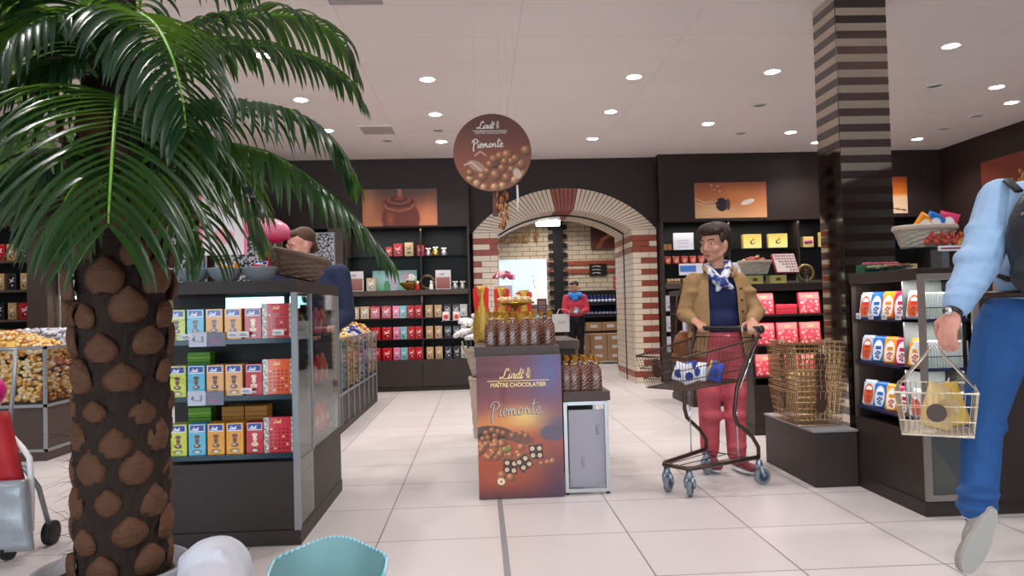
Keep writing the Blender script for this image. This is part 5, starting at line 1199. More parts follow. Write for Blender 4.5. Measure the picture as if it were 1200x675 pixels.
MB().box(-.0062, .0062, -.0008, 0, .01, .05).build('spine_print', flat('spinegreen', 206, 210, 202), wb); MB().box(-.0064, .0064, -.001, 0, .055, .06).build('spine_line', 'black', wb); proto(wb)
for r_i, z in enumerate((.48, .74, .99)):
    for k in range(15): place(wb, f'slim white box standing in the glazed gondola end, {("bottom","middle","top")[r_i]} shelf, {ORD[k]} from left', (2.262+k*.0152, 3.745, z), (0, .0 if r_i < 2 else .12, 0), 'slim white boxes in the glazed gondola end')
for z in (.48, .74, .99): Q(MB().box(2.22, 2.50, 3.732, 3.90, z-.016, z-.001), 'end_shelf', flat('shelf_navy', 30, 34, 70))
Q(MB().box(2.24, 2.49, 3.9, 3.91, .41, 1.19), 'end_back_panel', flat('panelgrey2', 120, 124, 126))
for z in (1.185, .965, .72):  # lights added to brighten the slim white boxes behind the glass
    undershelf(2.36, 3.755, z, .2, 1.6)
# on its top
rs2 = thing('glass_riser', 'clear glass riser with price strip on top of the right gondola', 'shelf', (2.6, 4.0, 1.25)); MB().box(-.36, .34, -.16, .16, .105, .115).build('glass_top', 'glass2', rs2)
mb = MB(); mb.box(-.2, .34, -.166, -.16, .09, .118); mb.build('price_strip', 'white', rs2)
mb = MB()
mb.box(-.185, .32, -.1675, -.166, .1, .108)
mb.build('strip_print', flat('stripink', 150, 60, 80), rs2); MB().box(-.14, -.10, -.1, .0, 0, .105).build('post', 'greymetal', rs2); MB().box(.24, .28, -.1, .0, 0, .105).build('post', 'greymetal', rs2)
b3 = wicker_basket('wicker_basket', 'pale wicker basket with colourful pouches on the right gondola\'s riser', .12, .16, .105, (2.42, 3.98, 1.366), 'wickerpale', sy=.75)
for k, (c, dx, rx, rz) in enumerate((('orange', -.07, .2, .15), ('blue', .0, .1, -.1), ('magenta', .08, .15, -.3))):
    place(fp[c], f'{c} pouch sticking out of the pale wicker basket on the right gondola', (2.42+dx, 3.96, 1.41), (rx, .5-(k*.1), rz), 'pouches in the pale basket')
for k in range(12):
    a = k*.5-1.4; place(tf if True else tf2, f'red foil ball in front of the pale wicker basket, {ORD[k]} from the left', (2.36+k*.0165, 3.865-(k % 2)*.0, 1.39+.035*((k*7) % 3)/2), (0, 0, k), 'red foil balls at the pale basket', (.75, .5, .75))
for x, c, n in ((2.62, (196, 146, 60), 'mustard'), (2.69, (40, 60, 180), 'royal blue')):
    t = thing('small_box', f'small {n} box on the riser right of the pale wicker basket', 'chocolate box', (x, 4.0, 1.366)); MB().box(-.028, .028, 0, .05, 0, .06).build('box', flat('sb'+n, *c), t, bevel=.002); MB().box(-.012, .012, -.001, 0, .02, .045).build('emblem', 'goldink', t)
for x, y, c, n in ((2.3, 4.25, (150, 140, 90), 'olive gold'), (2.33, 4.08, (190, 110, 80), 'copper')):
    t = thing('sample_dish', f'{n} round dish of sweets on the right gondola by the column', 'dish', (x, y, 1.25)); MB().lathe([(.04, 0), (.05, .01), (.075, .03), (.07, .03), (.03, .012)], n=24).build('dish', 'glass2', t, True)
    mb = MB(); [mb.ball((.045*math.cos(k*2.4)*(k/12)**.5*1.2, .045*math.sin(k*2.4)*(k/12)**.5*1.2, .032), (.014, .014, .01), 7) for k in range(12)]; mb.build('sweets', flat('dish'+n, *c), t, True)
t = thing('sample_tray', 'dark green tray of wrapped sweets on the gondola beside the striped column', 'tray', (2.36, 4.34, 1.25)); MB().box(-.12, .12, -.05, .05, 0, .05).build('tray', flat('traygreen', 20, 90, 60), t, bevel=.004)
mb = MB(); [mb.ball((-.09+.03*(k % 7), -.02+.03*(k//7), .055), (.014, .012, .01), 7) for k in range(14)]; mb.build('sweets', flat('traysweets', 180, 50, 90), t, True)
# ================================================================ shopping baskets on the pedestal
pe = thing('basket_pedestal', 'dark wooden block with a metal top plate carrying the shopping baskets', 'pedestal', (2.075, 4.76, 0))
MB().box(-.13, .13, -.38, .38, 0, .322).build('block', 'wood', pe, bevel=.003); MB().box(-.135, .135, -.385, .385, .322, .334).build('top_plate', 'greymetal', pe, bevel=.001)
M['wirepale'] = mat('steel_wire', rgb(206, 196, 178), .3, .75)
M['wire'] = mat('brass_wire', rgb(200, 170, 128), .25, .75)
def wire_basket(m, L=.44, W=.31, H=.21, tb=.86, st=.022, lab=None, badge=True):
    t = thing('shopping_basket', lab, 'shopping basket'); hl, hw = L/2, W/2
    mb = MB(); top = [(-hl, -hw, H), (hl, -hw, H), (hl, hw, H), (-hl, hw, H)]
    mb.tube(top, .004, 5, True); mb.build('rim', m, t)
    mb = MB(); c = lambda a, f, s: a*(tb+(s-tb)*f)
    def pt(x, y, f): k = tb+(1-tb)*f; return (x*k, y*k, H*f)
    for f in (.02, .35, .7): mb.tube([pt(-hl, -hw, f), pt(hl, -hw, f), pt(hl, hw, f), pt(-hl, hw, f)], .0022, 4, True)
    n = int(L/st)
    for i in range(n+1):
        x = -hl+L*i/n
        mb.tube([pt(x, -hw, 1), pt(x, -hw, 0), pt(x, hw, 0), pt(x, hw, 1)], .0016, 4)
    n = int(W/st)
    for i in range(1, n):
        y = -hw+W*i/n; mb.tube([pt(-hl, y, 1), pt(-hl, y, 0), pt(hl, y, 0), pt(hl, y, 1)], .0016, 4)
    mb.build('wire_mesh', m, t)
    if badge:
        for s in (-1, 1):
            for ax in (0, 1):
                mb = MB(); R0 = .034
                P = [(R0*math.cos(2*PI*j/20), R0*math.sin(2*PI*j/20)) for j in range(20)]
                off = hw*(tb+.55*(1-tb))+.004 if ax == 0 else hl*(tb+.55*(1-tb))+.004
                if ax == 0: vs = [(x, s*off, H*.55+z) for x, z in P]+[(x, s*(off+.004), H*.55+z) for x, z in P]
                else: vs = [(s*off, x, H*.55+z) for x, z in P]+[(s*(off+.004), x, H*.55+z) for x, z in P]
                mb.add(vs, [tuple(range(20)), tuple(range(39, 19, -1))]+[(j, (j+1) % 20, (j+1) % 20+20, j+20) for j in range(20)])
                mb.build('badge', flat('badge_brown', 66, 44, 34, .4), t)
    return t
def wire_handles(t, m, L=.44, W=.31, H=.21, up=False):
    for s in (-1, 1):
        mb = MB()
        if up: mb.tube([(-L*.3, s*W*.5, H), (-L*.22, s*.03, H+.13), (-.05, s*.008, H+.165), (.05, s*.008, H+.165), (L*.22, s*.03, H+.13), (L*.3, s*W*.5, H)], .003, 6)
        else: mb.tube([(-L*.3, s*W*.5, H), (-L*.28, s*(W*.5+.006), H-.01), (L*.28, s*(W*.5+.006), H-.01), (L*.3, s*W*.5, H)], .003, 6)
        mb.build('handle', m, t, True)
wbk = wire_basket('wire', st=.031); wire_handles(wbk, 'wire'); proto(wbk)
for k in range(10):
    place(wbk, f'brass wire shopping basket, {("lowest","second lowest","third lowest","fourth lowest","fifth lowest","fifth from the top","fourth from the top","third from the top","second from the top","topmost")[k]} in the stack on the dark block', (2.06+.004*(k % 2), 4.73+.006*((k*3) % 3), .336+k*.033), (0, 0, PI/2+.02*((k % 3)-1)), 'nested shopping baskets')
# ================================================================ shopping trolley
TO = Vector((1.33, 4.50, 0)); TA = math.atan2(-.60, -.80)
tr = thing('shopping_trolley', 'small brown tubular shopping trolley with a wire basket pushed by the shopper', 'shopping trolley', TO, TA)
def TQ(mb, n, m, par=None, sm=True, **k): return mb.build(n, m, par or tr, sm, **k)
fx, rx = .27, -.27; fw_, rw_ = .10, .19; zb = .165
TQ(MB().tube([(rx, rw_, zb), (fx-.03, fw_+.01, zb), (fx+.01, fw_-.015, zb), (fx+.01, -fw_+.015, zb), (fx-.03, -fw_-.01, zb), (rx, -rw_, zb)], .013, 10), 'base_frame', 'bronze')
for y in (-.07, 0, .07): TQ(MB().tube([(rx+.05, y*1.5, zb), (fx, y, zb)], .003, 5), 'base_bar', 'bronze')
TQ(MB().tube([(rx+.05, -.17, zb), (rx+.05, .17, zb)], .004, 6), 'cross_bar', 'bronze')
for s in (-1, 1):
    TQ(MB().tube([(rx, s*rw_, zb), (rx-.0, s*rw_, zb+.06), (rx+.06, s*(rw_-.0), zb+.13), (rx+.2, s*.18, .39), (rx+.22, s*.18, .45), (rx+.20, s*.19, .60), (rx+.10, s*.215, .80), (rx+.03, s*.235, .90), (rx+.01, s*.235, .935)], .012, 10), 'side_tube', 'bronze')
    TQ(MB().tube([(rx+.19, s*.205, .60), (rx+.02, s*.228, .88)], .005, 8), 'chrome_rod', 'chrome')
    TQ(MB().tube([(rx+.18, s*.17, .60), (rx+.18, s*.17, zb)], .004, 6), 'support_rod', 'chrome')
TQ(MB().tube([(rx+.01, -.25, .94), (rx+.01, .25, .94)], .015, 12), 'handle_bar', flat('handle_black', 34, 34, 38, .4))
for s in (-1, 1): TQ(MB().ball((rx+.01, s*.245, .935), (.024, .018, .026), 12), 'handle_knuckle', flat('handle_black', 34, 34, 38, .4))
TQ(MB().tube([(rx+.01, -.03, .93), (rx+.03, -.035, .895), (rx+.03, .035, .895), (rx+.01, .03, .93)], .003, 6), 'coin_hook', 'chrome')
# wire basket of the trolley
def tp(x, y, f):   # f 0 bottom .. 1 top; rear higher and wider
    xf = (x+.5); hw = (.235+(.165-.235)*xf)*(.82+.18*f); X0 = -.27+.09*(1-f); X1 = .40-.05*(1-f)
    zt = .885+(.80-.885)*xf; zbm = .635+(.615-.635)*xf
    return (X0+(X1-X0)*xf, y*2*hw, zbm+(zt-zbm)*f)
mb = MB(); mb.tube([tp(-.5, -.5, 1), tp(.5, -.5, 1), tp(.5, .5, 1), tp(-.5, .5, 1)], .006, 6, True); bk = mb.build('wire_basket', 'bronze', tr)
mb = MB()
for f in (0, .3, .62): mb.tube([tp(-.5, -.5, f), tp(.5, -.5, f), tp(.5, .5, f), tp(-.5, .5, f)], .003, 5, True)
for i in range(27): x = -.5+i/26; mb.tube([tp(x, -.5, 1), tp(x, -.5, 0), tp(x, .5, 0), tp(x, .5, 1)], .0017, 4)
for i in range(1, 15): y = -.5+i/15; mb.tube([tp(-.5, y, 1), tp(-.5, y, 0), tp(.5, y, 0), tp(.5, y, 1)], .0017, 4)
mb.build('basket_mesh', 'bronze', bk)
for q, nm in ((Vector((.41, -.0, .72)), 'badge'), (Vector((.18, -.205, .735)), 'badge')):
    ax = 0 if q.x > .3 else 1; P_ = [(.036*math.cos(2*PI*j/20), .036*math.sin(2*PI*j/20)) for j in range(20)]
    vs = [(q.x, q.y+x, q.z+z) for x, z in P_]+[(q.x+.005, q.y+x, q.z+z) for x, z in P_] if ax == 0 else [(q.x+x, q.y, q.z+z) for x, z in P_]+[(q.x+x, q.y-.005, q.z+z) for x, z in P_]
    MB().add(vs, [tuple(range(20)), tuple(range(39, 19, -1))]+[(j, (j+1) % 20, (j+1) % 20+20, j+20) for j in range(20)]).build(nm, flat('badge_brown', 66, 44, 34), bk)
def wheel(x, y, a):
    w = MB(); R = Matrix.Rotation(a, 3, 'Z'); c = Vector((x, y, 0)); off = R @ Vector((-.02, 0, 0))
    e = MB(); ax = R @ Vector((0, 1, 0)); ctr = c+off+Vector((0, 0, .05))
    e.tube([ctr-ax*.014, ctr-ax*.012, ctr+ax*.012, ctr+ax*.014], [.044, .05, .05, .044], 24); wh = e.build('wheel', flat('wheel_grey', 120, 126, 134, .4), tr, True)
    MB().tube([ctr-ax*.017, ctr+ax*.017], [.03, .03], 20).build('hub', flat('hub_dark', 50, 66, 84, .4), wh)
    f = MB()
    for s in (-1, 1): f.tube([ctr+ax*s*.022, ctr+ax*s*.022+Vector((0, 0, .03))-off*.4, c+Vector((0, 0, .112))+ax*s*.012], [.013, .015, .016], 8)
    f.tube([c+Vector((0, 0, .105)), c+Vector((0, 0, .15))], [.024, .016], 12); f.build('caster_fork', flat('fork_steel', 150, 166, 182, .3, metal=.8), tr, True)
wheel(fx-.01, fw_-.02, .5); wheel(fx-.01, -fw_+.02, .3); wheel(rx, rw_, -.4); wheel(rx, -rw_, .9)
def inT(x, y, z): c, s = math.cos(TA), math.sin(TA); return (TO.x+x*c-y*s, TO.y+x*s+y*c, z)
r = random.Random(6)
for k, (x, y, c, nm) in enumerate([(.0, -.08, (30, 60, 160), 'blue'), (.09, -.08, (230, 232, 240), 'white'), (-.09, -.09, (36, 80, 170), 'deep blue'), (.03, .03, (220, 226, 236), 'silver'), (-.07, .05, (214, 190, 60), 'yellow'), (.13, .04, (226, 226, 232), 'pale'), (-.14, .0, (50, 90, 180), 'mid blue'), (-.02, .1, (40, 70, 170), 'bright blue')]):
    bgm = make_bag('trolley'+nm.replace(' ', '_'), c, .08, .11, .05, (240, 240, 244) if k % 2 == 0 else (60, 90, 180))
    place(bgm, f'{nm} chocolate packet lying in the trolley basket among others', inT(x+.015, y-.02, .64), (.25*(k % 3-1), .3*((k+1) % 3-1), TA+1.4+.5*(k % 3)), 'packets in the trolley')
# ================================================================ palm
PX, PY = -1.165, 2.5
pl_ = thing('planter', 'pale grey round planter holding the palm at the lower left', 'planter', (PX-.03, PY, 0)); pl_.scale = (.93, .93, .92)
MB().lathe([(.17, 0), (.18, .01), (.235, .29), (.25, .32), (.25, .335), (.235, .335), (.225, .30), (.0, .29)], n=48).build('pot', flat('potgrey', 150, 150, 156, .4), pl_, True)
MB().lathe([(.0, .285), (.224, .29), (.22, .298), (.0, .305)], n=32).build('soil', mat('soil', rgb(60, 44, 36), .95, var=.5, vscale=60, bump=1), pl_)
palm = thing('palm_tree', 'tall indoor palm with fibrous brown trunk and drooping green fronds', 'palm tree', (PX, PY, .275))
bark = mat('palm_fibre', rgb(44, 30, 23), .9, var=.55, vscale=30, stretch=(1, 1, .35), bump=1, bscale=45)
mb = MB(); r = random.Random(1); n = 40; vs = []; fs = []; rows = 70
for i in range(rows+1):
    z = 1.9*i/rows; R0 = .125+.012*math.sin(z*4)+(.02 if z > .85 else 0)*min(1, (z-.85)*4 if z > .85 else 0)
    if z > 1.2: R0 = .145-(z-1.2)*.13
    for j in range(n):
        a = 2*PI*j/n; q = R0+.008*math.sin(j*3+i*1.7)+r.uniform(-.004, .005); vs.append((q*math.cos(a)+.01*math.sin(z*2), q*math.sin(a), z))
for i in range(rows):
    for j in range(n): fs.append((i*n+j, i*n+(j+1) % n, (i+1)*n+(j+1) % n, (i+1)*n+j))
fs.append(tuple(rows*n+j for j in range(n))); mb.add(vs, fs); mb.build('trunk', bark, palm, True)
pad = mat('leaf_base', rgb(92, 57, 36), .75, var=.35, vscale=18, stretch=(1, 1, 3), bump=.6, bscale=40)
lbm = MB(); n1 = 10; vs = []; fs = []
for i in range(n1+1):       # shield shaped stub, wide base, pointed tip curling outwards
    f = i/n1; w = .05*math.sin(PI*min(1, (f*.84+.16)))**.8; y = .002-.016*math.sin(f*PI*.7)
    for j in range(7): u = j/6*2-1; vs.append((u*w, y+.022*u*u, f*.085))
for i in range(n1):
    for j in range(6): fs.append((i*7+j, i*7+j+1, (i+1)*7+j+1, (i+1)*7+j))
lbm.add(vs, fs); l0 = lbm.build('leaf_base', pad, palm, True); so_ = l0.modifiers.new('s', 'SOLIDIFY'); so_.thickness = .007; so_.offset = 1
k = 0
for row_ in range(15):
    for c in range(6):
        a = 2*PI*(c+.5*(row_ % 2))/6+.07*row_; z = .02+row_*.098+.012*math.sin(c*2.1+row_)
        R0 = .141+(.02 if z > .85 else 0); o = l0 if k == 0 else l0.copy()
        if k: COL.objects.link(o)
        o.location = (R0*math.sin(a)+.01*math.sin(z*2), -R0*math.cos(a), z); o.rotation_euler = (-.12+.1*math.sin(c*1.7+row_), 0, a)
        s_c = .75+.35*r.random(); o.scale = (s_c, s_c, s_c*(.9+.3*r.random())); k += 1
fib = MB()
for _ in range(420):
    a = r.uniform(0, 2*PI); z = r.uniform(.0, 1.5); p = Vector((.12*math.cos(a), .12*math.sin(a), z)); d = Vector((math.cos(a), math.sin(a), r.uniform(-.4, .8)))*r.uniform(.03, .12 if .1 < z < .8 else .06)
    fib.tube([p, p+d*.5+Vector((0, 0, r.uniform(-.01, .02))), p+d+Vector((0, 0, r.uniform(-.03, .01)))], [.0009, .0007, .0003], 3)
o = fib.build('trunk_fibre', bark, palm); o['kind'] = 'stuff'
M['leaf'] = leaf_mat('palm_leaf', rgb(17, 38, 32), rgb(30, 60, 38), .33, .25)
M['rachis'] = mat('palm_rachis', rgb(110, 160, 60), .4)
def catmull(P, k): return [Vector(q) for q in smooth_path([tuple(p) for p in P], k)]
def frond(pts, Lm=.34, N=38, wid=.021, droop=1.0, seed=0, t0=.12, up0=.22, twist=0):
    rr = random.Random(seed); P = [at(*p) for p in pts]; C = catmull(P, 12); n = len(C)
    off = Vector((PX, PY, .275)); mb = MB(); mb.m = 0
    mb.tube([c-off for c in C], [.008*(1-.8*i/(n-1)) for i in range(n)], 6)
    mb.m = 1; side0 = None
    L = [0]
    for i in range(1, n): L.append(L[-1]+(C[i]-C[i-1]).length)
    for k in range(N):
        t = t0+(1-t0)*k/(N-1); s = t*L[-1]; i = max(j for j in range(n) if L[j] <= s+1e-9); i = min(i, n-2)
        f = (s-L[i])/max(1e-6, L[i+1]-L[i]); p = C[i].lerp(C[i+1], min(1, f)); tg_ = (C[i+1]-C[i]).normalized()
        sd = tg_.cross(Vector((0, 0, 1)))
        if sd.length < .35: sd = side0.copy() if side0 else sd
        sd.normalize(); side0 = sd if side0 is None else (side0*.5+sd*.5).normalized(); sd = side0
        nrm = sd.cross(tg_).normalized()
        ln = Lm*(math.sin(PI*(t*.80+.14))**.55)*rr.uniform(.88, 1.08)
        for sgn in (-1, 1):
            d = (sd*sgn*.85+tg_*(.35+.5*t)+nrm*up0+Vector((rr.uniform(-.06, .06), rr.uniform(-.06, .06), rr.uniform(-.05, .08)))).normalized()
            q = p.copy(); seg = 8; st = ln/seg; pts_ = [q.copy()]; dd = d.copy()
            g = droop*rr.uniform(.75, 1.25)
            for m_ in range(seg):
                dd = (dd+Vector((0, 0, -1))*g*.20*(.5+m_/seg)).normalized(); q = q+dd*st; pts_.append(q.copy())
            vs = []; fs = []
            for m_, c in enumerate(pts_):
                tt = (pts_[min(seg, m_+1)]-pts_[max(0, m_-1)]).normalized(); w_ = tt.cross(Vector((0, 0, 1))+nrm*.5)
                if w_.length < .05: w_ = tt.cross(tg_)
                w_.normalize(); v_ = tt.cross(w_).normalized(); u = m_/seg; ww = wid*.5*(min(1, .35+u*4))*(1-u**3)**.8+.0006
                if v_.z > 0: v_ = -v_
                vs += [c-w_*ww-off, c+v_*ww*.45-off, c+w_*ww-off]
            for m_ in range(seg): a = m_*3; fs += [(a, a+1, a+4, a+3), (a+1, a+2, a+5, a+4)]
            mb.add(vs, fs)
    o = mb.build('frond', ['rachis', 'leaf'], palm, True); return o
FR = [([(132, 60, 2.5), (150, 18, 2.3), (178, 25, 2.12), (200, 62, 1.98), (213, 112, 1.92), (218, 150, 1.9)], .32, 36, 1.15),
      ([(135, 150, 2.42), (138, 112, 2.15), (135, 140, 1.95), (131, 190, 1.82), (128, 240, 1.76), (127, 262, 1.75)], .45, 30, .9),
      ([(145, 160, 2.45), (205, 132, 2.3), (270, 120, 2.2), (335, 128, 2.15), (385, 160, 2.15), (412, 205, 2.18)], .24, 44, 1.5),
      ([(150, 200, 2.45), (215, 168, 2.3), (300, 175, 2.2), (370, 215, 2.15), (420, 262, 2.15), (452, 300, 2.15)], .25, 42, 1.5),
      ([(150, 70, 2.6), (220, 35, 2.7), (290, 18, 2.75), (350, 20, 2.8), (395, 42, 2.85), (415, 80, 2.85)], .26, 40, 1.3),
      ([(150, 90, 2.6), (230, 55, 2.65), (305, 52, 2.7), (365, 68, 2.75), (405, 92, 2.8), (423, 118, 2.8)], .2, 36, 1.4),
      ([(125, 130, 2.4), (70, 120, 2.3), (10, 140, 2.2), (-40, 190, 2.15)], .3, 32, 1.2),
      ([(125, 190, 2.4), (70, 175, 2.25), (25, 200, 2.15), (-10, 250, 2.1)], .26, 30, 1.3),
      ([(122, 80, 2.5), (70, 25, 2.5), (10, 5, 2.5), (-60, 20, 2.5)], .32, 34, 1.1),
      ([(132, 50, 2.6), (165, -30, 2.7), (225, -50, 2.8), (290, -20, 2.9)], .3, 34, 1.3),
      ([(150, 190, 2.65), (205, 180, 2.75), (265, 215, 2.8), (305, 275, 2.85)], .3, 32, 1.2),
      ([(110, 190, 2.65), (60, 150, 2.8), (5, 165, 2.95), (-40, 220, 3.0)], .32, 32, 1.2),
      ([(125, 60, 2.5), (95, 0, 2.35), (40, -30, 2.25), (-30, -20, 2.2)], .3, 32, 1.2),
      ([(128, 225, 2.4), (105, 205, 2.2), (78, 232, 2.05), (62, 285, 2.0)], .26, 20, 1.2),
      ([(148, 225, 2.42), (178, 200, 2.25), (212, 232, 2.1), (238, 290, 2.05)], .30, 22, 1.2),
      ([(150, 120, 2.7), (185, 60, 2.95), (235, 40, 3.1), (290, 60, 3.2)], .26, 28, 1.2),
      ([(140, 130, 2.7), (110, 60, 3.0), (60, 60, 3.2), (20, 110, 3.3)], .3, 28, 1.2),
      ([(150, 170, 2.5), (200, 150, 2.45), (250, 170, 2.4), (300, 230, 2.4)], .3, 34, 1.2),
      ([(126, 100, 2.5), (80, 40, 2.6), (25, 30, 2.7), (-40, 70, 2.8)], .3, 30, 1.2),
      ([(128, 90, 2.45), (100, 40, 2.3), (65, 20, 2.2), (20, 40, 2.1), (-10, 90, 2.05)], .28, 30, 1.2),
      ([(128, 110, 2.45), (95, 70, 2.35), (50, 80, 2.25), (5, 110, 2.2)], .28, 30, 1.2)]
for i, (pts, Lm, N_, dr) in enumerate(FR): frond(pts, Lm, N_, droop=dr, seed=i)
# ================================================================ left rear of the shop
lp = thing('tall_partition', 'dark brown upright panel left of the back wall shelf by the palm tips', 'panel', (-1.93, 10.35, 0)); MB().box(-.1, .1, -.05, .55, 0, 2.25).build('panel', 'wood2', lp, bevel=.003); MB().box(-.105, .105, -.055, .555, 0, .08).build('plinth', 'wood', lp)
def speckle(label, w, h, loc, seed):
    t = thing('speckled_panel', label, 'display panel', loc); MB().box(-w/2-.02, w/2+.02, .001, .05, -.02, h+.02).build('frame', 'greymetal', t, bevel=.002)
    cv = Canvas(w, h, 60); rr = np.random.RandomState(seed); n_ = rr.rand(cv.ny//2+1, cv.nx//2+1)[np.arange(cv.ny)//2][:, np.arange(cv.nx)//2]; q = np.where(n_ > .5, .62+.2*rr.rand(), .16); cv.C = np.stack([q*1.0, q*1.0, q*1.06], -1)
    cv.rect(w*.05, w*.5, h*.93, h*.97, (220, 170, 90)); cv.build('print', t, 0, loc=(0, 0, 0)); return t
speckle('framed black and white speckled panel behind the dark-haired man', .42, .62, (-2.16, 10.28, 1.55), 3)
MB().box(-2.05, -1.98, 10.35, 10.9, 0, .1)
ws = thing('wall_shelf_unit', 'dark wall shelf with blue and gold boxes at the left edge', 'wall shelf', (-5.9, 9.4, 0))
Q = lambda mb, n, m, **k: mb.build(n, m, ws, world=True, **k)
Q(MB().box(-7.4, -5.22, 9.45, 9.95, 0, .45), 'base', 'wood'); Q(MB().box(-5.46, -5.22, 9.38, 9.95, 0, 2.25), 'side_panel', 'wood2'); Q(MB().box(-7.4, -7.2, 9.4, 9.95, 0, 2.25), 'side_panel', 'wood2'); Q(MB().box(-7.2, -5.46, 9.9, 9.95, .45, 2.25), 'back_panel', 'black'); Q(MB().box(-7.4, -5.22, 9.38, 9.95, 2.25, 2.4), 'cornice', 'wood')
for z in (.8, 1.12, 1.48, 1.84): Q(MB().box(-7.2, -5.46, 9.42, 9.9, z-.03, z), 'shelf', 'wood2')
for r_i, z in enumerate((.8, 1.12, 1.48, 1.84)):
    for k in range(4):
        kk = ('beige', 'red', 'beigen', 'black')[(k+r_i) % 4]; place(tins[kk], f'{PN[kk]} tin on the left edge wall shelf, {("lowest","second","third","top")[r_i]} board, {ORD[k]} from the upright', (-5.56-k*.15, 9.5, z), (0, 0, 0), 'tins on the left edge wall shelf', (1.05, 1, 1.25))
gcab = thing('candy_dispenser_wall', 'lit glass fronted sweet dispenser wall behind the silver wrapped sweets', 'dispenser', (-4.6, 9.5, 0))
Q = lambda mb, n, m, **k: mb.build(n, m, gcab, world=True, **k)
Q(MB().box(-5.2, -2.6, 9.55, 10.2, 0, .85), 'base', 'wood'); Q(MB().box(-5.2, -2.6, 10.15, 10.2, .85, 2.3), 'back_panel', flat('olive_back', 120, 112, 80)); Q(MB().box(-5.2, -2.6, 9.6, 10.2, 1.40, 1.46), 'shelf', 'greymetal')
Q(MB().box(-5.15, -2.65, 9.62, 9.66, 1.355, 1.39), 'light_strip', glowing('strip_warm', (1, .93, .75), 4)); Q(MB().box(-5.2, -2.6, 9.55, 10.2, 2.3, 2.36), 'top', 'wood')
for x in (-5.19, -4.3, -3.4, -2.62): Q(MB().box(x, x+.02, 9.56, 9.58, .85, 2.3), 'upright', 'greymetal')
for k, x in enumerate((-5.14, -4.25, -3.35)):
    t = speckle('speckled dispenser front above the light strip, '+('left of the trunk', 'behind the palm trunk', 'right of the palm trunk')[k], .72, .72, (x+.40, 9.7, 1.5), 5+k)
candy_heap('wrapped_sweets', 'pale gold sweets in the lit dispenser tray left of the trunk', -5.1, -4.3, 9.65, 10.1, .86, .2, ((226, 210, 130), (240, 226, 160), (190, 170, 90)), 260, .04, grp='sweets in the lit dispenser wall')
candy_heap('wrapped_sweets', 'copper and pink sweets in the lit dispenser tray by the trunk', -4.27, -3.4, 9.65, 10.1, .86, .24, ((226, 170, 130), (220, 120, 90), (240, 210, 190)), 260, .04, grp='sweets in the lit dispenser wall')
undershelf(-4.0, 9.7, 1.34, 2.2, 8)
hbn = thing('hanging_banner', 'white banner with pink edges hanging behind the palm fronds', 'banner', (-2.72, 8.2, 1.75))
cv = Canvas(.5, .85, 30); cv.vgrad([(0, (226, 222, 228)), (1, (236, 234, 238))]); cv.rect(0, .03, 0, .85, (236, 120, 150)); cv.rect(.46, .5, 0, .85, (236, 120, 150)); cv.ell(.25, .2, .12, .08, (240, 170, 190)); cv.build('print', hbn, .006, side=(220, 220, 224))
for s in (-.2, .2): MB().cyl((s, .003, .85), (s, .003, CZ-1.75), .001, n=5).build('cord', 'metal', hbn)
# ================================================================ foreground at the bottom edge
tb_ = thing('tote_bag', 'pale teal tote bag with striped rim open at the bottom edge', 'bag', (-.435, 2.10, 0))
m = mat('teal_stripes', rgb(70, 190, 214), .6); N = m.node_tree.nodes; L_ = m.node_tree.links
wv = N.new('ShaderNodeTexWave'); wv.inputs['Scale'].default_value = 26; wv.inputs['Distortion'].default_value = 1.2; tc = N.new('ShaderNodeTexCoord'); mxx = N.new('ShaderNodeMix'); mxx.data_type = 'RGBA'; mxx.inputs[6].default_value = rgb(60, 186, 214)+(1,); mxx.inputs[7].default_value = rgb(206, 234, 240)+(1,)
L_.new(tc.outputs['Object'], wv.inputs['Vector']); L_.new(wv.outputs['Fac'], mxx.inputs[0]); L_.new(mxx.outputs[2], N['Principled BSDF'].inputs['Base Color'])
def bagshell(s, z0, z1, n=40, wav=.006):
    vs = []; fs = []; rows = 8
    for i in range(rows+1):
        f = i/rows; rx_ = (.11+.05*f)*s; ry = (.09+.07*f)*s
        for j in range(n):
            a = 2*PI*j/n; q = 1+.03*math.sin(a*3+f*2)+.02*math.sin(a*7); vs.append((rx_*q*math.cos(a), ry*q*math.sin(a), z0+(z1-z0)*f+wav*math.sin(a*5)*f+.035*math.sin(a)*f))
    for i in range(rows):
        for j in range(n): fs.append((i*n+j, i*n+(j+1) % n, (i+1)*n+(j+1) % n, (i+1)*n+j))
    return vs, fs, n, rows
mb = MB(); vs, fs, n, rows = bagshell(1, 0, .40); fs.append(tuple(range(n-1, -1, -1))); mb.add(vs, fs); mb.build('outer_cloth', m, tb_, True)
mb = MB(); vs, fs, n, rows = bagshell(.965, .01, .402); fs.append(tuple(range(n-1, -1, -1))); mb.add(vs, fs); mb.build('lining', flat('teal_lining', 150, 196, 200, .6), tb_, True)
mb = MB(); mb.tube([(.158*math.cos(2*PI*j/40)*(1+.03*math.sin(2*PI*j/40*3+2)+.02*math.sin(2*PI*j/40*7)), .16*math.sin(2*PI*j/40)*(1+.03*math.sin(2*PI*j/40*3+2)+.02*math.sin(2*PI*j/40*7)), .40+.006*math.sin(10*PI*j/40)+.035*math.sin(2*PI*j/40)) for j in range(40)], .005, 6, True); mb.build('rim', m, tb_, True)
for s in (-1, 1): MB().tube([(-.06, s*.15, .39), (-.075, s*.17, .30), (0, s*.17, .24), (.075, s*.17, .30), (.06, s*.15, .39)], .006, 6, flat=.5).build('handle', flat('teal_lining', 150, 196, 200), tb_, True)
mb = MB(); mb.obox((.06, .0, .27), (.1, .06, .16), Matrix.Rotation(.4, 3, 'Y')); t_ = mb.build('paper_wrap', 'white', tb_, bevel=.01)
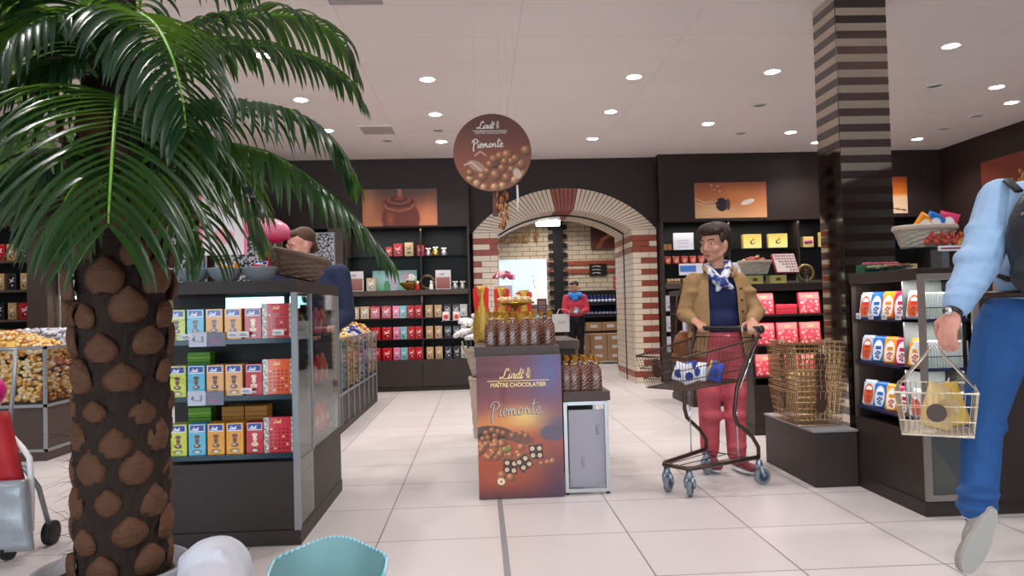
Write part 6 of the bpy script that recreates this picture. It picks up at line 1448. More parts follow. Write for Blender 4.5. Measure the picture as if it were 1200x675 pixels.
# pushchair at the left edge
st_ = thing('pushchair', 'pushchair with red seat and silver grey footmuff cut off at the left edge', 'pushchair', (-2.3, 3.62, 0))
silver = mat('silver_cloth', rgb(160, 164, 170), .35, .2, bump=.5, bscale=14)
def padd(x0, x1, z0, z1, y, th, n=10, bul=.02, slx=0):
    vs = []; fs = []
    for i in range(n+1):
        for j in range(n+1):
            u, v = i/n, j/n; b = bul*(math.sin(PI*u)*math.sin(PI*v))**.4+.006*math.sin(v*14+u*3); vs.append((x0+(x1-x0)*u+slx*v, y-b, z0+(z1-z0)*v))
    k = len(vs)
    for i in range(n+1):
        for j in range(n+1): u, v = i/n, j/n; vs.append((x0+(x1-x0)*u+slx*v, y+th, z0+(z1-z0)*v))
    for i in range(n):
        for j in range(n):
            a = i*(n+1)+j; fs.append((a, a+n+1, a+n+2, a+1)); fs.append((k+a, k+a+1, k+a+n+2, k+a+n+1))
    for i in range(n):
        a = i*(n+1); fs += [(a, k+a, k+a+n+1, a+n+1)]; b = a+n; fs += [(b, b+n+1, k+b+n+1, k+b)]
    for j in range(n): fs += [(j, j+1, k+j+1, k+j)]; b = n*(n+1)+j; fs += [(b, k+b, k+b+1, b+1)]
    return MB().add(vs, fs)
padd(-.02, .23, .05, .37, -.05, .03, slx=-.03).build('footmuff', silver, st_, True)
padd(-.25, -.03, .05, .37, -.05, .03, slx=.03).build('footmuff', silver, st_, True)
MB().box(-.024, -.012, -.075, -.07, .1, .36).build('zip_strip', 'white', st_)
padd(-.2, .16, .36, .68, -.02, .05, slx=-.07).build('seat_pad', flat('pram_red', 176, 26, 36, .6), st_, True)
for x in (-.1, .06): MB().tube([(x, -.06, .38), (x-.02, -.065, .55), (x-.05, -.05, .70)], .012, 6, flat=.4).build('strap', 'black', st_, True)
MB().tube([(.185, .03, .12), (.19, .03, .3), (.18, .03, .46), (.14, .05, .5), (.08, .06, .56)], .013, 10, flat=1).build('frame', 'white', st_, True)
MB().tube([(-.26, .02, .12), (-.26, .02, .3), (-.24, .03, .48), (-.18, .05, .52), (-.1, .06, .6)], .022, 10).build('frame', 'white', st_, True)
for x, y in ((.17, .22), (-.26, .22)):
    w_ = MB(); w_.tube([(x-.02, y, .058), (x-.018, y, .058), (x+.018, y, .058), (x+.02, y, .058)], [.05, .058, .058, .05], 24); w_.build('wheel', 'black', st_, True)
    MB().tube([(x, y, .058), (x, y-.1, .3), (x*.9, .03, .42)], .012, 8).build('wheel_strut', 'greymetal', st_, True)
for x in (.1, -.1): 
    w_ = MB(); w_.tube([(x-.015, -.0, .06), (x-.013, 0, .06), (x+.013, 0, .06), (x+.015, 0, .06)], [.05, .06, .06, .05], 20); w_.build('front_wheel', 'black', st_, True)
MB().tube([(-.1, .3, .3), (-.12, .42, .8), (-.16, .5, .95), (-.3, .5, .95), (-.32, .42, .8), (-.3, .3, .3)], .012, 8).build('push_handle', 'greymetal', st_, True)
bl = thing('pink_balloon', 'magenta balloon at the left edge above the red pushchair seat', 'balloon', (-2.262, 3.55, .68)); MB().lathe([(.001, -.0), (.02, .006), (.06, .03), (.085, .075), (.09, .11), (.075, .15), (.04, .175), (.001, .185)], n=28).build('balloon', flat('magenta', 206, 30, 120, .3), bl, True); MB().tube([(0, 0, 0), (.01, .0, -.02), (.0, .01, -.04)], .0015, 5).build('string', 'white', bl)
# ================================================================ people
SK = mat('skin', rgb(198, 142, 118), .5, var=.06, vscale=20); SK2 = mat('skin_pink', rgb(212, 150, 132), .5, var=.06, vscale=20)  # first tone darkened to put shade on a face turned from the light
def V(*a): return Vector(a)
def basis(f, up=V(0, 0, 1)):
    f = f.normalized(); x = f.cross(up).normalized(); z = x.cross(f).normalized(); return Matrix((x, f, z)).transposed()   # columns: right, forward, up
def head_parts(c, f, s=1, up=V(0, 0, 1)):
    B = basis(f, up); P = lambda x, y, z: c+B @ V(x*s, y*s, z*s); q = []
    e = lambda p, r: q.append(('e', P(*p), tuple(k*s for k in r), B)); k = lambda a, b, r0, r1: q.append(('c', P(*a), P(*b), r0*s, r1*s))
    e((0, -.012, .035), (.074, .093, .082)); e((0, .018, -.012), (.066, .074, .082)); e((0, .03, -.06), (.048, .052, .044)); e((0, .068, -.088), (.02, .016, .014))
    for d in (-1, 1): e((d*.036, .058, -.028), (.026, .026, .026)); k((d*.015, .082, .024), (d*.045, .072, .024), .010, .009); e((d*.074, -.008, -.01), (.009, .020, .030)); k((d*.045, .03, -.07), (d*.06, -.005, -.035), .018, .02)
    k((0, .086, .012), (0, .106, -.024), .0075, .0105); e((0, .094, -.033), (.017, .012, .009)); e((0, .081, -.056), (.024, .010, .006)); e((0, .078, -.066), (.020, .010, .007))
    return q, P, B
def face_bits(par, P, B, s=1, lip=(170, 90, 84), brow=(60, 42, 34)):
    mb = MB()
    for d in (-1, 1): mb.ball(P(d*.031, .075, .006), (.0115*s, .010*s, .0062*s), 10, B)
    mb.build('eyes', flat('eyewhite', 226, 220, 214, .3), par, True, world=True)
    mb = MB()
    for d in (-1, 1): mb.ball(P(d*.031, .0835, .006), (.0052*s, .003*s, .005*s), 8, B)
    mb.build('irises', flat('iris', 52, 38, 30, .2), par, True, world=True)
    mb = MB()
    for d in (-1, 1): mb.tube([P(d*.015, .094, .028), P(d*.032, .091, .034), P(d*.05, .078, .029)], .003*s, 6)
    mb.build('eyebrows', flat('brow', *brow), par, True, world=True)
    mb = MB(); mb.ball(P(0, .089, -.061), (.021*s, .006*s, .006*s), 10, B); mb.build('lips', flat('lips', *lip), par, True, world=True)
def hand_parts(w, d, n, thumb, curl=.6, s=1, spread=.0):
    """w wrist, d pointing direction, n side the fingers curl towards, thumb: +1/-1 side of d x n"""
    d = d.normalized(); n = (n-d*n.dot(d)).normalized(); t = d.cross(n)*thumb; q = []
    pc = w+d*.045*s; B = Matrix((t, d, n)).transposed(); q.append(('e', pc, (.040*s, .052*s, .016*s), B)); q.append(('c', w-d*.02*s, w+d*.03*s, .024*s, .026*s))
    for i, (off, L) in enumerate(((.029, .072), (.010, .080), (-.010, .075), (-.028, .060))):
        p = w+d*.085*s+t*off*s; dd = (d+t*off*spread).normalized(); r0 = .0092*s
        q.append(('c', w+d*.04*s+t*off*.8*s, p, .011*s, r0))
        for j, fr in enumerate((.45, .30, .25)):
            a = curl*(.55+.5*j); ax = t*(1); R = Matrix.Rotation(-a if (dd.cross(n)).dot(t) < 0 else a, 3, t)
            nd = (dd*math.cos(a)+(n-dd*n.dot(dd)).normalized()*math.sin(a)).normalized()
            p2 = p+nd*L*fr*s; q.append(('c', p, p2, r0*(1-.1*j), r0*(.9-.1*j))); p = p2; dd = nd
    p = w+d*.02*s+t*.030*s; p1 = p+(d*.55+t*.75+n*.3).normalized()*.034*s; p2 = p1+(d*.8+t*.25+n*(.3+curl*.4)).normalized()*.030*s; p3 = p2+(d*.9+n*(.3+curl*.5)).normalized()*.024*s
    q += [('c', w+d*.012*s+t*.012*s, p1, .014*s, .0115*s), ('c', p1, p2, .0115*s, .010*s), ('c', p2, p3, .010*s, .0085*s)]
    return q
def limb(q, a, b, c, r0, r1, r2, r3): q += [('c', a, b, r0, r1), ('c', b, c, r2, r3)]
def shoe(name, m, par, ankle, toe, up=V(0, 0, 1), s=1, sole=None):
    f = (toe-ankle); fl = f-up*f.dot(up); B = basis(fl, up); L = fl.length
    base = ankle-up*(.075*s)
    q = [('e', base+fl*.28+up*.045, (.042*s, .075*s, .042*s), B), ('e', base+fl*.75+up*.035, (.046*s, .085*s, .03*s), B), ('c', base+up*.05, ankle+up*.0, .042*s, .038*s), ('e', base+fl*-.08+up*.035, (.036*s, .035*s, .035*s), B)]
    o = organic(name, q, m, par, .007, 4)
    mb = MB(); P = []
    for j in range(28):
        a = 2*PI*j/28; y = math.sin(a); x = math.cos(a); w = .043+.008*max(0, y)-.006*(y < 0); P.append((x*w*s, y*.142*s+.055*s))
    vs = [base+B @ V(x, y, 0)+up*.0 for x, y in P]+[base+B @ V(x, y, 0)+up*.022*s for x, y in P]
    mb.add(vs, [tuple(range(27, -1, -1)), tuple(range(28, 56))]+[(j, (j+1) % 28, (j+1) % 28+28, j+28) for j in range(28)]); mb.build('sole', sole or 'white', o, world=True)
    return o
def shade_noise(m, amt=.02, sc=12):
    return m
def cloth(name, col, rough=.85, var=.15, sc=14, bump=.35, bs=18): 
    if name not in M: M[name] = mat(name, rgb(*col), rough, var=var, vscale=sc, bump=bump, bscale=bs)
    return M[name]
# ---------------------------------------------------------------- woman with the trolley
W = thing('person', 'woman in tan corduroy jacket, navy jumper and coral trousers pushing the trolley', 'person', (1.60, 5.0, 0))
hc = V(1.585, 4.99, 1.495); fdir = V(-.72, -.62, -.12)
hp, PH, BH = head_parts(hc, fdir, 1.1)
# handle ends in the world
hL = Vector(inT(-.26, -.20, .955)); hR = Vector(inT(-.26, .19, .955))       # image right / image left ends
ends = sorted([hL, hR], key=lambda v: v.x); gl, gr = ends[0], ends[1]
shl, shr = V(1.435, 4.99, 1.255), V(1.745, 5.0, 1.25)      # image-left and image-right shoulders
ell, elr = V(1.372, 5.0, 1.03), V(1.845, 4.96, 1.03)
wl = gl+V(-.02, .06, .035); wr_ = gr+V(.02, .075, .03)
q = list(hp); q += [('c', V(1.60, 5.01, 1.28), hc+V(.015, .02, -.09), .054, .05)]
q += [('e', V(1.60, 5.01, 1.14), (.165, .10, .17)), ('e', V(1.60, 5.01, .92), (.15, .10, .15)), ('c', shl+V(.02, 0, -.03), shr+V(-.02, 0, -.03), .04, .04)]
limb(q, shl+V(.01, 0, -.02), ell, wl, .04, .036, .036, .024); limb(q, shr+V(-.01, 0, -.02), elr, wr_, .04, .036, .036, .024)
for hx, kn, an in ((1.515, V(1.505, 4.96, .46), V(1.505, 4.98, .09)), (1.685, V(1.675, 4.95, .46), V(1.665, 4.90, .09))): limb(q, V(hx, 5.01, .82), kn, an, .08, .055, .052, .034)
dl = (gl-wl); q += hand_parts(wl, V(.25, -.85, -.35), V(.1, -.3, -.95), 1, .85, .95); q += hand_parts(wr_, V(-.25, -.85, -.35), V(-.1, -.3, -.95), -1, .85, .95)
organic('body', q, SK, W, .0058, 3)
face_bits(W, PH, BH, 1.1)
# hair: short brown layered crop
q = []; e = lambda p, r, R=None: q.append(('e', PH(*p), tuple(k*1.12 for k in r), R or BH))
e((0, -.035, .055), (.088, .094, .082)); e((0, .02, .088), (.078, .078, .046)); e((0, -.08, -.01), (.068, .042, .075)); e((0, -.055, .075), (.078, .062, .058))
for d in (-1, 1): e((d*.064, -.045, .035), (.020, .045, .045)); e((d*.045, .05, .08), (.032, .034, .024)); e((d*.02, .064, .08), (.03, .028, .022)); e((d*.072, .022, .035), (.010, .022, .03))
organic('hair', q, mat('brown_hair', rgb(52, 35, 28), .6, var=.5, vscale=30, stretch=(1, 1, .3), bump=.8, bscale=50), W, .006, 1)
# navy jumper
q = [('e', V(1.60, 4.995, 1.13), (.165, .115, .17)), ('e', V(1.60, 4.99, .98), (.155, .12, .14)), ('c', V(1.47, 5.0, 1.22), V(1.73, 5.0, 1.22), .05, .05), ('c', V(1.60, 4.98, 1.2), V(1.60, 5.0, 1.29), .09, .06)]
organic('jumper', q, cloth('navy_knit', (26, 34, 76)), W, .009, 4)
# trousers
q = [('e', V(1.60, 5.0, .86), (.165, .125, .10)), ('e', V(1.60, 5.01, .78), (.17, .13, .10))]
for s_, hx, kn, an in ((0, 1.525, V(1.503, 4.95, .46), V(1.508, 4.985, .13)), (1, 1.68, V(1.672, 4.94, .46), V(1.662, 4.91, .11))):
    q += [('c', V(hx, 5.0, .80), kn, .105, .078), ('c', kn, an, .076, .062), ('e', kn+V(0, -.01, .04), (.08, .082, .08)), ('e', kn+V(.01*(1-2*s_), -.02, -.10), (.078, .078, .05)), ('e', an+V(0, -.005, .05), (.066, .07, .035))]
organic('trousers', q, cloth('coral_corduroy', (190, 82, 92), bump=.5, bs=30), W, .009, 3)
for an, toe in ((V(1.508, 4.985, .085), V(1.50, 4.80, .02)), (V(1.662, 4.90, .085), V(1.70, 4.72, .02))): shoe('shoe', flat('shoe_maroon', 120, 50, 56, .5), W, an, toe, s=.92)
# jacket: open front shell, collar, sleeves
def shell(rings, gap, c, m, par, name, th=.012, n=44):
    vs = []; fs = []
    for z, rx_, ry_, g, ox, oy in rings:
        for j in range(n+1):
            a = -PI/2+g+(2*PI-2*g)*j/n; q_ = 1+.018*math.sin(a*5+z*9)+.012*math.sin(a*11+z*14); vs.append((c[0]+ox+rx_*q_*math.cos(a), c[1]+oy+ry_*q_*math.sin(a), z))
    for i in range(len(rings)-1):
        for j in range(n): a = i*(n+1)+j; fs.append((a, a+1, a+n+2, a+n+1))
    o = MB().add(vs, fs).build(name, m, par, True, world=True); s = o.modifiers.new('s', 'SOLIDIFY'); s.thickness = th; s.offset = 0
    u = o.modifiers.new('u', 'SUBSURF'); u.levels = 1; u.render_levels = 1; return o
tan = cloth('tan_corduroy', (160, 126, 84), bump=.5, bs=30)
rings = [(.74, .215, .165, .62, 0, .01), (.84, .212, .165, .56, 0, .01), (.95, .196, .15, .52, 0, .0), (1.05, .188, .145, .54, 0, 0), (1.15, .182, .14, .56, 0, 0), (1.22, .165, .122, .58, 0, 0), (1.275, .135, .095, .6, 0, .01), (1.30, .085, .075, .7, 0, .02)]
shell(rings, 0, (1.60, 5.0), tan, W, 'jacket')
q = []
for a, b, c in ((shl, ell, wl), (shr, elr, wr_)):
    cc = c+(b-c).normalized()*.03; q_ = [('c', a+V(0, 0, -.012), V(1.6+(a.x-1.6)*.45, 5.01, 1.272), .062, .034), ('c', a+V(0, 0, -.012), b, .064, .054), ('c', b, cc, .053, .042), ('e', a+(b-a)*.35+V(.01, -.015, 0), (.064, .066, .03)), ('e', a+(b-a)*.75, (.060, .064, .022)), ('e', b+V(0, -.01, .01), (.060, .058, .03)), ('e', b+(c-b)*.35, (.055, .054, .025)), ('e', b+(c-b)*.7, (.048, .050, .02))]
    organic('sleeve', q_, tan, W, .008, 9)
MB().tube([V(1.52, 4.905, 1.29), V(1.50, 4.93, 1.325), V(1.53, 5.05, 1.345), V(1.62, 5.09, 1.35), V(1.70, 5.03, 1.34), V(1.70, 4.93, 1.31), V(1.67, 4.895, 1.27)], .02, 8, flat=.7).build('collar', tan, W, True, world=True)
for k in range(4): MB().ball((1.71+.004*k, 4.862-.002*k, 1.19-k*.075), (.009, .005, .009), 8).build('button', flat('button', 70, 44, 30, .4), W, True, world=True)
sc_m = mat('scarf_silk', rgb(196, 200, 210), .35, metal=0); N = sc_m.node_tree.nodes; L_ = sc_m.node_tree.links; vo = N.new('ShaderNodeTexNoise'); vo.inputs['Scale'].default_value = 22; cr = N.new('ShaderNodeValToRGB'); cr.color_ramp.elements[0].color = rgb(36, 56, 130)+(1,); cr.color_ramp.elements[1].color = rgb(216, 218, 222)+(1,); cr.color_ramp.elements[0].position = .42; cr.color_ramp.elements[1].position = .52; tc = N.new('ShaderNodeTexCoord'); L_.new(tc.outputs['Object'], vo.inputs['Vector']); L_.new(vo.outputs['Fac'], cr.inputs[0]); L_.new(cr.outputs[0], N['Principled BSDF'].inputs['Base Color'])
q = [('c', V(1.54, 4.93, 1.30), V(1.535, 5.0, 1.345), .026, .026), ('c', V(1.535, 5.0, 1.345), V(1.62, 5.06, 1.375), .026, .026), ('c', V(1.62, 5.06, 1.375), V(1.68, 4.99, 1.36), .026, .024), ('c', V(1.68, 4.99, 1.36), V(1.62, 4.90, 1.275), .024, .03), ('c', V(1.53, 4.91, 1.30), V(1.56, 4.88, 1.25), .032, .036), ('e', V(1.59, 4.875, 1.24), (.045, .03, .035)), ('c', V(1.60, 4.87, 1.23), V(1.65, 4.875, 1.20), .028, .018), ('c', V(1.58, 4.87, 1.23), V(1.56, 4.872, 1.185), .026, .016)]
organic('scarf', q, sc_m, W, .007, 1)
hbg = thing('handbag', 'brown leather handbag hanging at the shopper\'s hip behind the trolley', 'bag', (1.375, 5.06, .72)); organic('pouch', [('e', V(0, 0, .09), (.075, .06, .11)), ('c', V(-.05, 0, .02), V(.05, 0, .02), .04, .04)], mat('tan_leather', rgb(140, 84, 46), .4, var=.3, bump=.2), hbg, .008, 2, world=False)
MB().tube([(-.05, 0, .18), (-.02, .06, .42), (.07, .08, .56), (.10, .0, .575), (.08, -.07, .5)], .008, 6).build('strap', flat('strapbrown', 80, 50, 34), hbg, True)
# ---------------------------------------------------------------- man walking off at the right
G = thing('person', 'person in light blue shirt and blue jeans walking away with a black backpack', 'person', (2.2, 2.95, 0))
sL, eL, wL = V(2.12, 2.96, 1.49), V(1.95, 2.86, 1.225), V(1.80, 2.80, 1.04)
sR = V(2.46, 2.86, 1.50); hipL, hipR = V(2.13, 2.98, .98), V(2.32, 2.95, .98)
knL, anL = V(2.02, 2.98, .60), V(1.895, 2.86, .24); knR, anR = V(2.50, 3.2, .55), V(2.66, 3.35, .10)
hc2 = V(2.42, 2.98, 1.78); q, PH2, BH2 = head_parts(hc2, V(.5, .87, 0), 1.08)
q += [('c', V(2.31, 2.93, 1.52), hc2+V(0, -.02, -.08), .062, .058), ('e', V(2.29, 2.93, 1.38), (.16, .12, .2)), ('e', V(2.23, 2.96, 1.12), (.145, .10, .18)), ('c', sL, sR, .06, .06)]
limb(q, sL, eL, wL, .052, .042, .042, .027); limb(q, sR, V(2.60, 2.88, 1.25), V(2.64, 3.0, 1.02), .052, .042, .042, .027)
limb(q, hipL, knL, anL, .085, .058, .058, .036); limb(q, hipR, knR, anR, .085, .058, .058, .036)
q += hand_parts(wL, V(-.35, -.12, -.85), V(-.35, .25, -.2) if False else V(.75, .35, -.4), -1, 1.05, 1.08); q += hand_parts(V(2.64, 3.0, 1.02), V(.1, .3, -.9), V(-.9, .2, 0), 1, .5, 1.05)
organic('body', q, SK2, G, .0065, 3)
face_bits(G, PH2, BH2, 1.08)
q = [('e', PH2(0, -.03, .055), (.088, .098, .08), BH2), ('e', PH2(0, -.075, -.01), (.07, .04, .07), BH2), ('e', PH2(0, .04, .09), (.07, .06, .035), BH2)]
organic('hair', q, flat('darkhair', 50, 38, 32, .7), G, .008, 1)
q = [('e', V(2.295, 2.92, 1.36), (.185, .14, .215)), ('e', V(2.25, 2.94, 1.15), (.17, .125, .15)), ('c', sL+V(.02, 0, -.01), sR+V(-.02, 0, -.01), .078, .078), ('c', V(2.31, 2.93, 1.5), V(2.33, 2.95, 1.59), .08, .066), ('e', V(2.22, 2.96, 1.06), (.165, .12, .07))]
shirt = cloth('shirt_blue', (150, 180, 214), .7, .12, 40, .45, 12)
organic('shirt', q, shirt, G, .01, 3)
cw = wL+(eL-wL).normalized()*.05
organic('sleeve', [('c', sL, eL, .085, .076), ('c', eL, cw, .078, .056), ('e', (sL+eL)/2+V(-.005, 0, 0), (.088, .085, .06)), ('e', eL+V(-.01, 0, .02), (.082, .08, .055)), ('e', eL+(wL-eL)*.45, (.076, .072, .04)), ('e', cw+V(.01, 0, .025), (.062, .06, .03))], shirt, G, .008, 2)
organic('cuff', [('c', cw+V(.012, 0, .018), cw, .056, .056)], shirt, G, .007, 1)
organic('sleeve', [('c', sR, V(2.60, 2.88, 1.25), .08, .07), ('c', V(2.60, 2.88, 1.25), V(2.635, 2.98, 1.06), .068, .052)], shirt, G, .01, 2)
jean = mat('denim', rgb(36, 82, 140), .8, var=.35, vscale=7, bump=.5, bscale=14)
q = [('e', V(2.21, 2.96, 1.02), (.18, .14, .11)), ('e', V(2.215, 2.97, .92), (.185, .15, .11)), ('c', hipL+V(-.0, 0, -.02), knL, .115, .078), ('c', knL, anL+V(.01, 0, .04), .078, .066), ('e', knL+V(.0, -.01, -.02), (.082, .086, .05)), ('e', anL+V(.012, .0, .10), (.077, .08, .03)), ('e', anL+V(.005, 0, .05), (.074, .078, .028)),
     ('c', hipR, knR, .115, .08), ('c', knR, anR+V(0, 0, .03), .08, .066)]
organic('jeans', q, jean, G, .009, 2)
MB().tube([(2.22+.172*math.cos(a*PI/14), 2.955+.132*math.sin(a*PI/14), 1.105) for a in range(28)], .014, 8, True, flat=1).build('belt', flat('belt', 60, 38, 26, .4), G, True, world=True)
MB().add([V(2.16, 2.842, .90), V(2.30, 2.828, .88), V(2.31, 2.84, 1.02), V(2.17, 2.848, 1.03)], [(0, 1, 2, 3)])
tn = V(1.885, 2.905, .085)
f_t = (tn-anL); upv = (V(0, 0, 1)*.25+V(0, 1, .0)*.97)
shoe('shoe', flat('suede_grey', 150, 146, 142, .8), G, anL, anL+V(-.045, .03, -.16), up=V(.12, .93, .22).normalized() , s=1.0, sole=flat('sole_grey', 178, 174, 168, .7))
MB().cyl(anL+V(0, 0, .0), anL+V(.006, 0, .05), .047, .049, 18).build('sock', 'white', G, True, world=True)
shoe('shoe', flat('suede_grey', 150, 146, 142, .8), G, anR, anR+V(.05, .18, -.06), s=1.05)
wx = (eL-wL).normalized(); MB().tube([wL+wx*.0-wx*.008, wL+wx*.018], [.034, .034], 20).build('watch_strap', flat('watchblack', 40, 36, 34, .3), G, True, world=True)
MB().tube([wL+V(-.03, -.018, .008), wL+V(-.037, -.022, .008)], [.017, .017], 16).build('watch_face', 'chrome', G, True, world=True)
bp = thing('backpack', 'black backpack on the back of the walking shopper at the right edge', 'backpack', (2.16, 2.72, 1.1))
bp.rotation_euler = (0, 0, -.5)
organic('bag', [('e', V(0, 0, .20), (.165, .10, .235)), ('e', V(0, -.02, .08), (.16, .11, .11)), ('e', V(-.0, -.06, .12), (.125, .07, .12))], mat('black_nylon', rgb(40, 40, 44), .45, var=.3, bump=.6, bscale=25), bp, .01, 2, world=False)
for s_ in (-1, 1): MB().tube([(s_*.11, .03, .40), (s_*.13, .12, .455), (s_*.135, .26, .45), (s_*.15, .36, .34), (s_*.17, .37, .2), (s_*.18, .28, .1), (s_*.15, .06, .06)], .018, 8, flat=.5).build('strap', flat('strapblack', 30, 30, 32, .6), bp, True)
MB().tube([(-.12, -.07, .3), (0, -.11, .33), (.12, -.07, .3)], .005, 6).build('zip', 'greymetal', bp, True); MB().tube([(-.03, 0, .43), (-.025, -.0, .47), (.025, 0, .47), (.03, 0, .43)], .008, 6).build('grab_loop', flat('strapblack', 30, 30, 32), bp, True)
cbk = wire_basket('wirepale', L=.42, W=.275, H=.165, st=.021, lab='wire basket with gold packs carried by the walking shopper'); cbk['category'] = 'shopping basket'
wire_handles(cbk, 'wirepale', L=.42, W=.275, H=.165, up=True); cbk.location = (1.80, 2.93, .578); cbk.rotation_euler = (0, 0, 1.02)
for k, (x, y, c, nm, rr_) in enumerate([(1.735, 2.84, (222, 190, 130), 'pale gold', (-.1, .3, .2)), (1.83, 2.86, (196, 160, 70), 'deep gold', (-.3, -.2, -.4)), (1.86, 3.0, (236, 232, 226), 'white', (.2, .3, 1))]):
    bgm = make_bag('carry'+nm.replace(' ', '_'), c, .11, .17, .06, (230, 200, 150)); place(bgm, f'{nm} chocolate bag lying in the carried wire basket', (x, y, .60), rr_, 'packs in the carried basket')
# ---------------------------------------------------------------- shop assistant beyond the arch
A = thing('person', 'woman in red jacket and blue scarf holding a phone beyond the arch', 'person', (1.78, 14.0, 0))
hc3 = V(1.77, 13.98, 1.46); q, PH3, BH3 = head_parts(hc3, V(-.65, -.7, -.3), .98)
q += [('c', V(1.79, 14.0, 1.28), hc3+V(0, .02, -.08), .05, .046), ('e', V(1.79, 14.0, 1.12), (.15, .1, .2)), ('e', V(1.79, 14.0, .9), (.15, .1, .12))]
for hx in (1.71, 1.87): limb(q, V(hx, 14, .85), V(hx, 13.98, .46), V(hx, 14, .08), .08, .05, .05, .034)
aL = (V(1.62, 14, 1.27), V(1.57, 13.95, 1.03), V(1.66, 13.76, 1.0)); aR = (V(1.95, 14, 1.27), V(2.0, 13.95, 1.03), V(1.86, 13.76, 1.0))
limb(q, *aL, .045, .036, .036, .024); limb(q, *aR, .045, .036, .036, .024); q += hand_parts(aL[2], V(.6, -.5, .3), V(.3, .2, .9), 1, .6, .95); q += hand_parts(aR[2], V(-.7, -.5, .3), V(-.3, .2, .9), -1, .6, .95)
organic('body', q, SK, A, .008, 2); face_bits(A, PH3, BH3, .98)
organic('hair', [('e', PH3(0, -.03, .05), (.078, .088, .072), BH3), ('e', PH3(0, .02, .085), (.06, .06, .03), BH3), ('e', PH3(0, -.115, .05), (.035, .035, .035), BH3)], flat('darkhair', 50, 38, 32, .7), A, .008, 1)
jr_ = cloth('red_jacket', (210, 66, 84)); organic('jacket', [('e', V(1.79, 13.99, 1.13), (.175, .13, .19)), ('e', V(1.79, 13.99, .98), (.165, .125, .1)), ('c', aL[0], aR[0], .06, .06), ('c', aL[0], aL[1], .062, .052), ('c', aL[1], aL[2]+V(-.01, .04, 0), .052, .04), ('c', aR[0], aR[1], .062, .052), ('c', aR[1], aR[2]+V(.01, .04, 0), .052, .04)], jr_, A, .011, 2)
organic('scarf', [('c', V(1.70, 13.9, 1.30), V(1.86, 13.9, 1.30), .05, .05), ('c', V(1.70, 14.03, 1.33), V(1.88, 14.03, 1.33), .045, .045), ('c', V(1.70, 13.9, 1.3), V(1.70, 14.03, 1.33), .045, .045), ('c', V(1.88, 13.9, 1.3), V(1.88, 14.03, 1.33), .045, .045), ('e', V(1.77, 13.88, 1.25), (.06, .04, .06))], cloth('blue_scarf', (60, 140, 220)), A, .01, 1)
q = [('e', V(1.79, 14, .86), (.165, .13, .12))]
for hx in (1.71, 1.87): q += [('c', V(hx, 14, .82), V(hx, 13.98, .46), .095, .065), ('c', V(hx, 13.98, .46), V(hx, 14, .1), .063, .045)]
organic('trousers', q, cloth('black_trousers', (34, 32, 36)), A, .011, 2)
for hx in (1.71, 1.87): shoe('shoe', 'black', A, V(hx, 14, .085), V(hx-.03, 13.82, .02), s=.9, sole='black')
ph = thing('mobile_phone', 'pale blue phone held by the woman in the red jacket', 'phone', (1.76, 13.69, 1.03)); ph.rotation_euler = (-.7, .2, -.3); MB().box(-.035, .035, -.004, .004, -.07, .07).build('phone_body', flat('phone', 70, 110, 190, .2), ph, bevel=.004); MB().box(-.031, .031, -.0055, -.004, -.06, .06).build('screen', flat('phonescreen', 190, 210, 240, .1), ph)
wbg = thing('paper_bag', 'white paper carrier bag hanging from the arm of the woman in red', 'bag', (1.50, 13.9, .64)); MB().add([(-.15, -.05, 0), (.15, -.05, 0), (.15, .05, 0), (-.15, .05, 0), (-.16, -.05, .33), (.16, -.05, .33), (.16, .05, .33), (-.16, .05, .33)], [(0, 3, 2, 1), (0, 1, 5, 4), (1, 2, 6, 5), (2, 3, 7, 6), (3, 0, 4, 7)]).build('bag', 'white', wbg)
for y in (-.05, .05): MB().tube([(-.07, y, .33), (-.03, y*.3, .42), (.07, 0, .42), (.08, y, .33)], .005, 6).build('cord_handle', 'white', wbg)
mb = MB(); brand(mb, -.07, .16, .05, -.052); mb.build('lettering', flat('inkgrey', 120, 116, 130), wbg)
# ---------------------------------------------------------------- man behind the glass cabinet
D = thing('person', 'dark-haired man in navy jacket looking down behind the glass cabinet', 'person', (-1.2, 5.35, 0))
hc4 = V(-1.235, 5.33, 1.57); q, PH4, BH4 = head_parts(hc4, V(-.75, -.6, -.25), 1.05)
q += [('c', V(-1.2, 5.38, 1.36), hc4+V(.01, .02, -.08), .06, .055), ('e', V(-1.18, 5.38, 1.2), (.18, .11, .22)), ('e', V(-1.18, 5.38, .95), (.16, .11, .14))]
for hx in (-1.27, -1.09): limb(q, V(hx, 5.38, .88), V(hx, 5.36, .48), V(hx, 5.38, .09), .085, .055, .055, .036)
bL = (V(-1.39, 5.38, 1.37), V(-1.47, 5.32, 1.1), V(-1.38, 5.12, 1.02)); bR = (V(-.98, 5.38, 1.37), V(-.93, 5.33, 1.08), V(-1.02, 5.12, .98))
limb(q, *bL, .05, .04, .04, .027); limb(q, *bR, .05, .04, .04, .027); q += hand_parts(bL[2], V(.4, -.8, -.1), V(0, -.1, -1), 1, .5); q += hand_parts(bR[2], V(-.4, -.8, -.1), V(0, -.1, -1), -1, .5)
organic('body', q, SK2, D, .0075, 2); face_bits(D, PH4, BH4, 1.05)
organic('hair', [('e', PH4(0, -.03, .055), (.084, .094, .076), BH4), ('e', PH4(0, .03, .09), (.06, .06, .03), BH4), ('e', PH4(0, -.075, -.01), (.066, .035, .06), BH4)], flat('brownhair2', 84, 58, 42, .7), D, .008, 1)
nj = cloth('navy_jacket', (36, 46, 76)); q = [('e', V(-1.18, 5.37, 1.2), (.205, .145, .22)), ('e', V(-1.18, 5.37, .98), (.2, .145, .16)), ('c', bL[0], bR[0], .072, .072)]
for b in (bL, bR): q += [('c', b[0], b[1], .078, .066), ('c', b[1], b[2]+V(0, .05, .01), .066, .05)]
organic('jacket', q, nj, D, .011, 2)
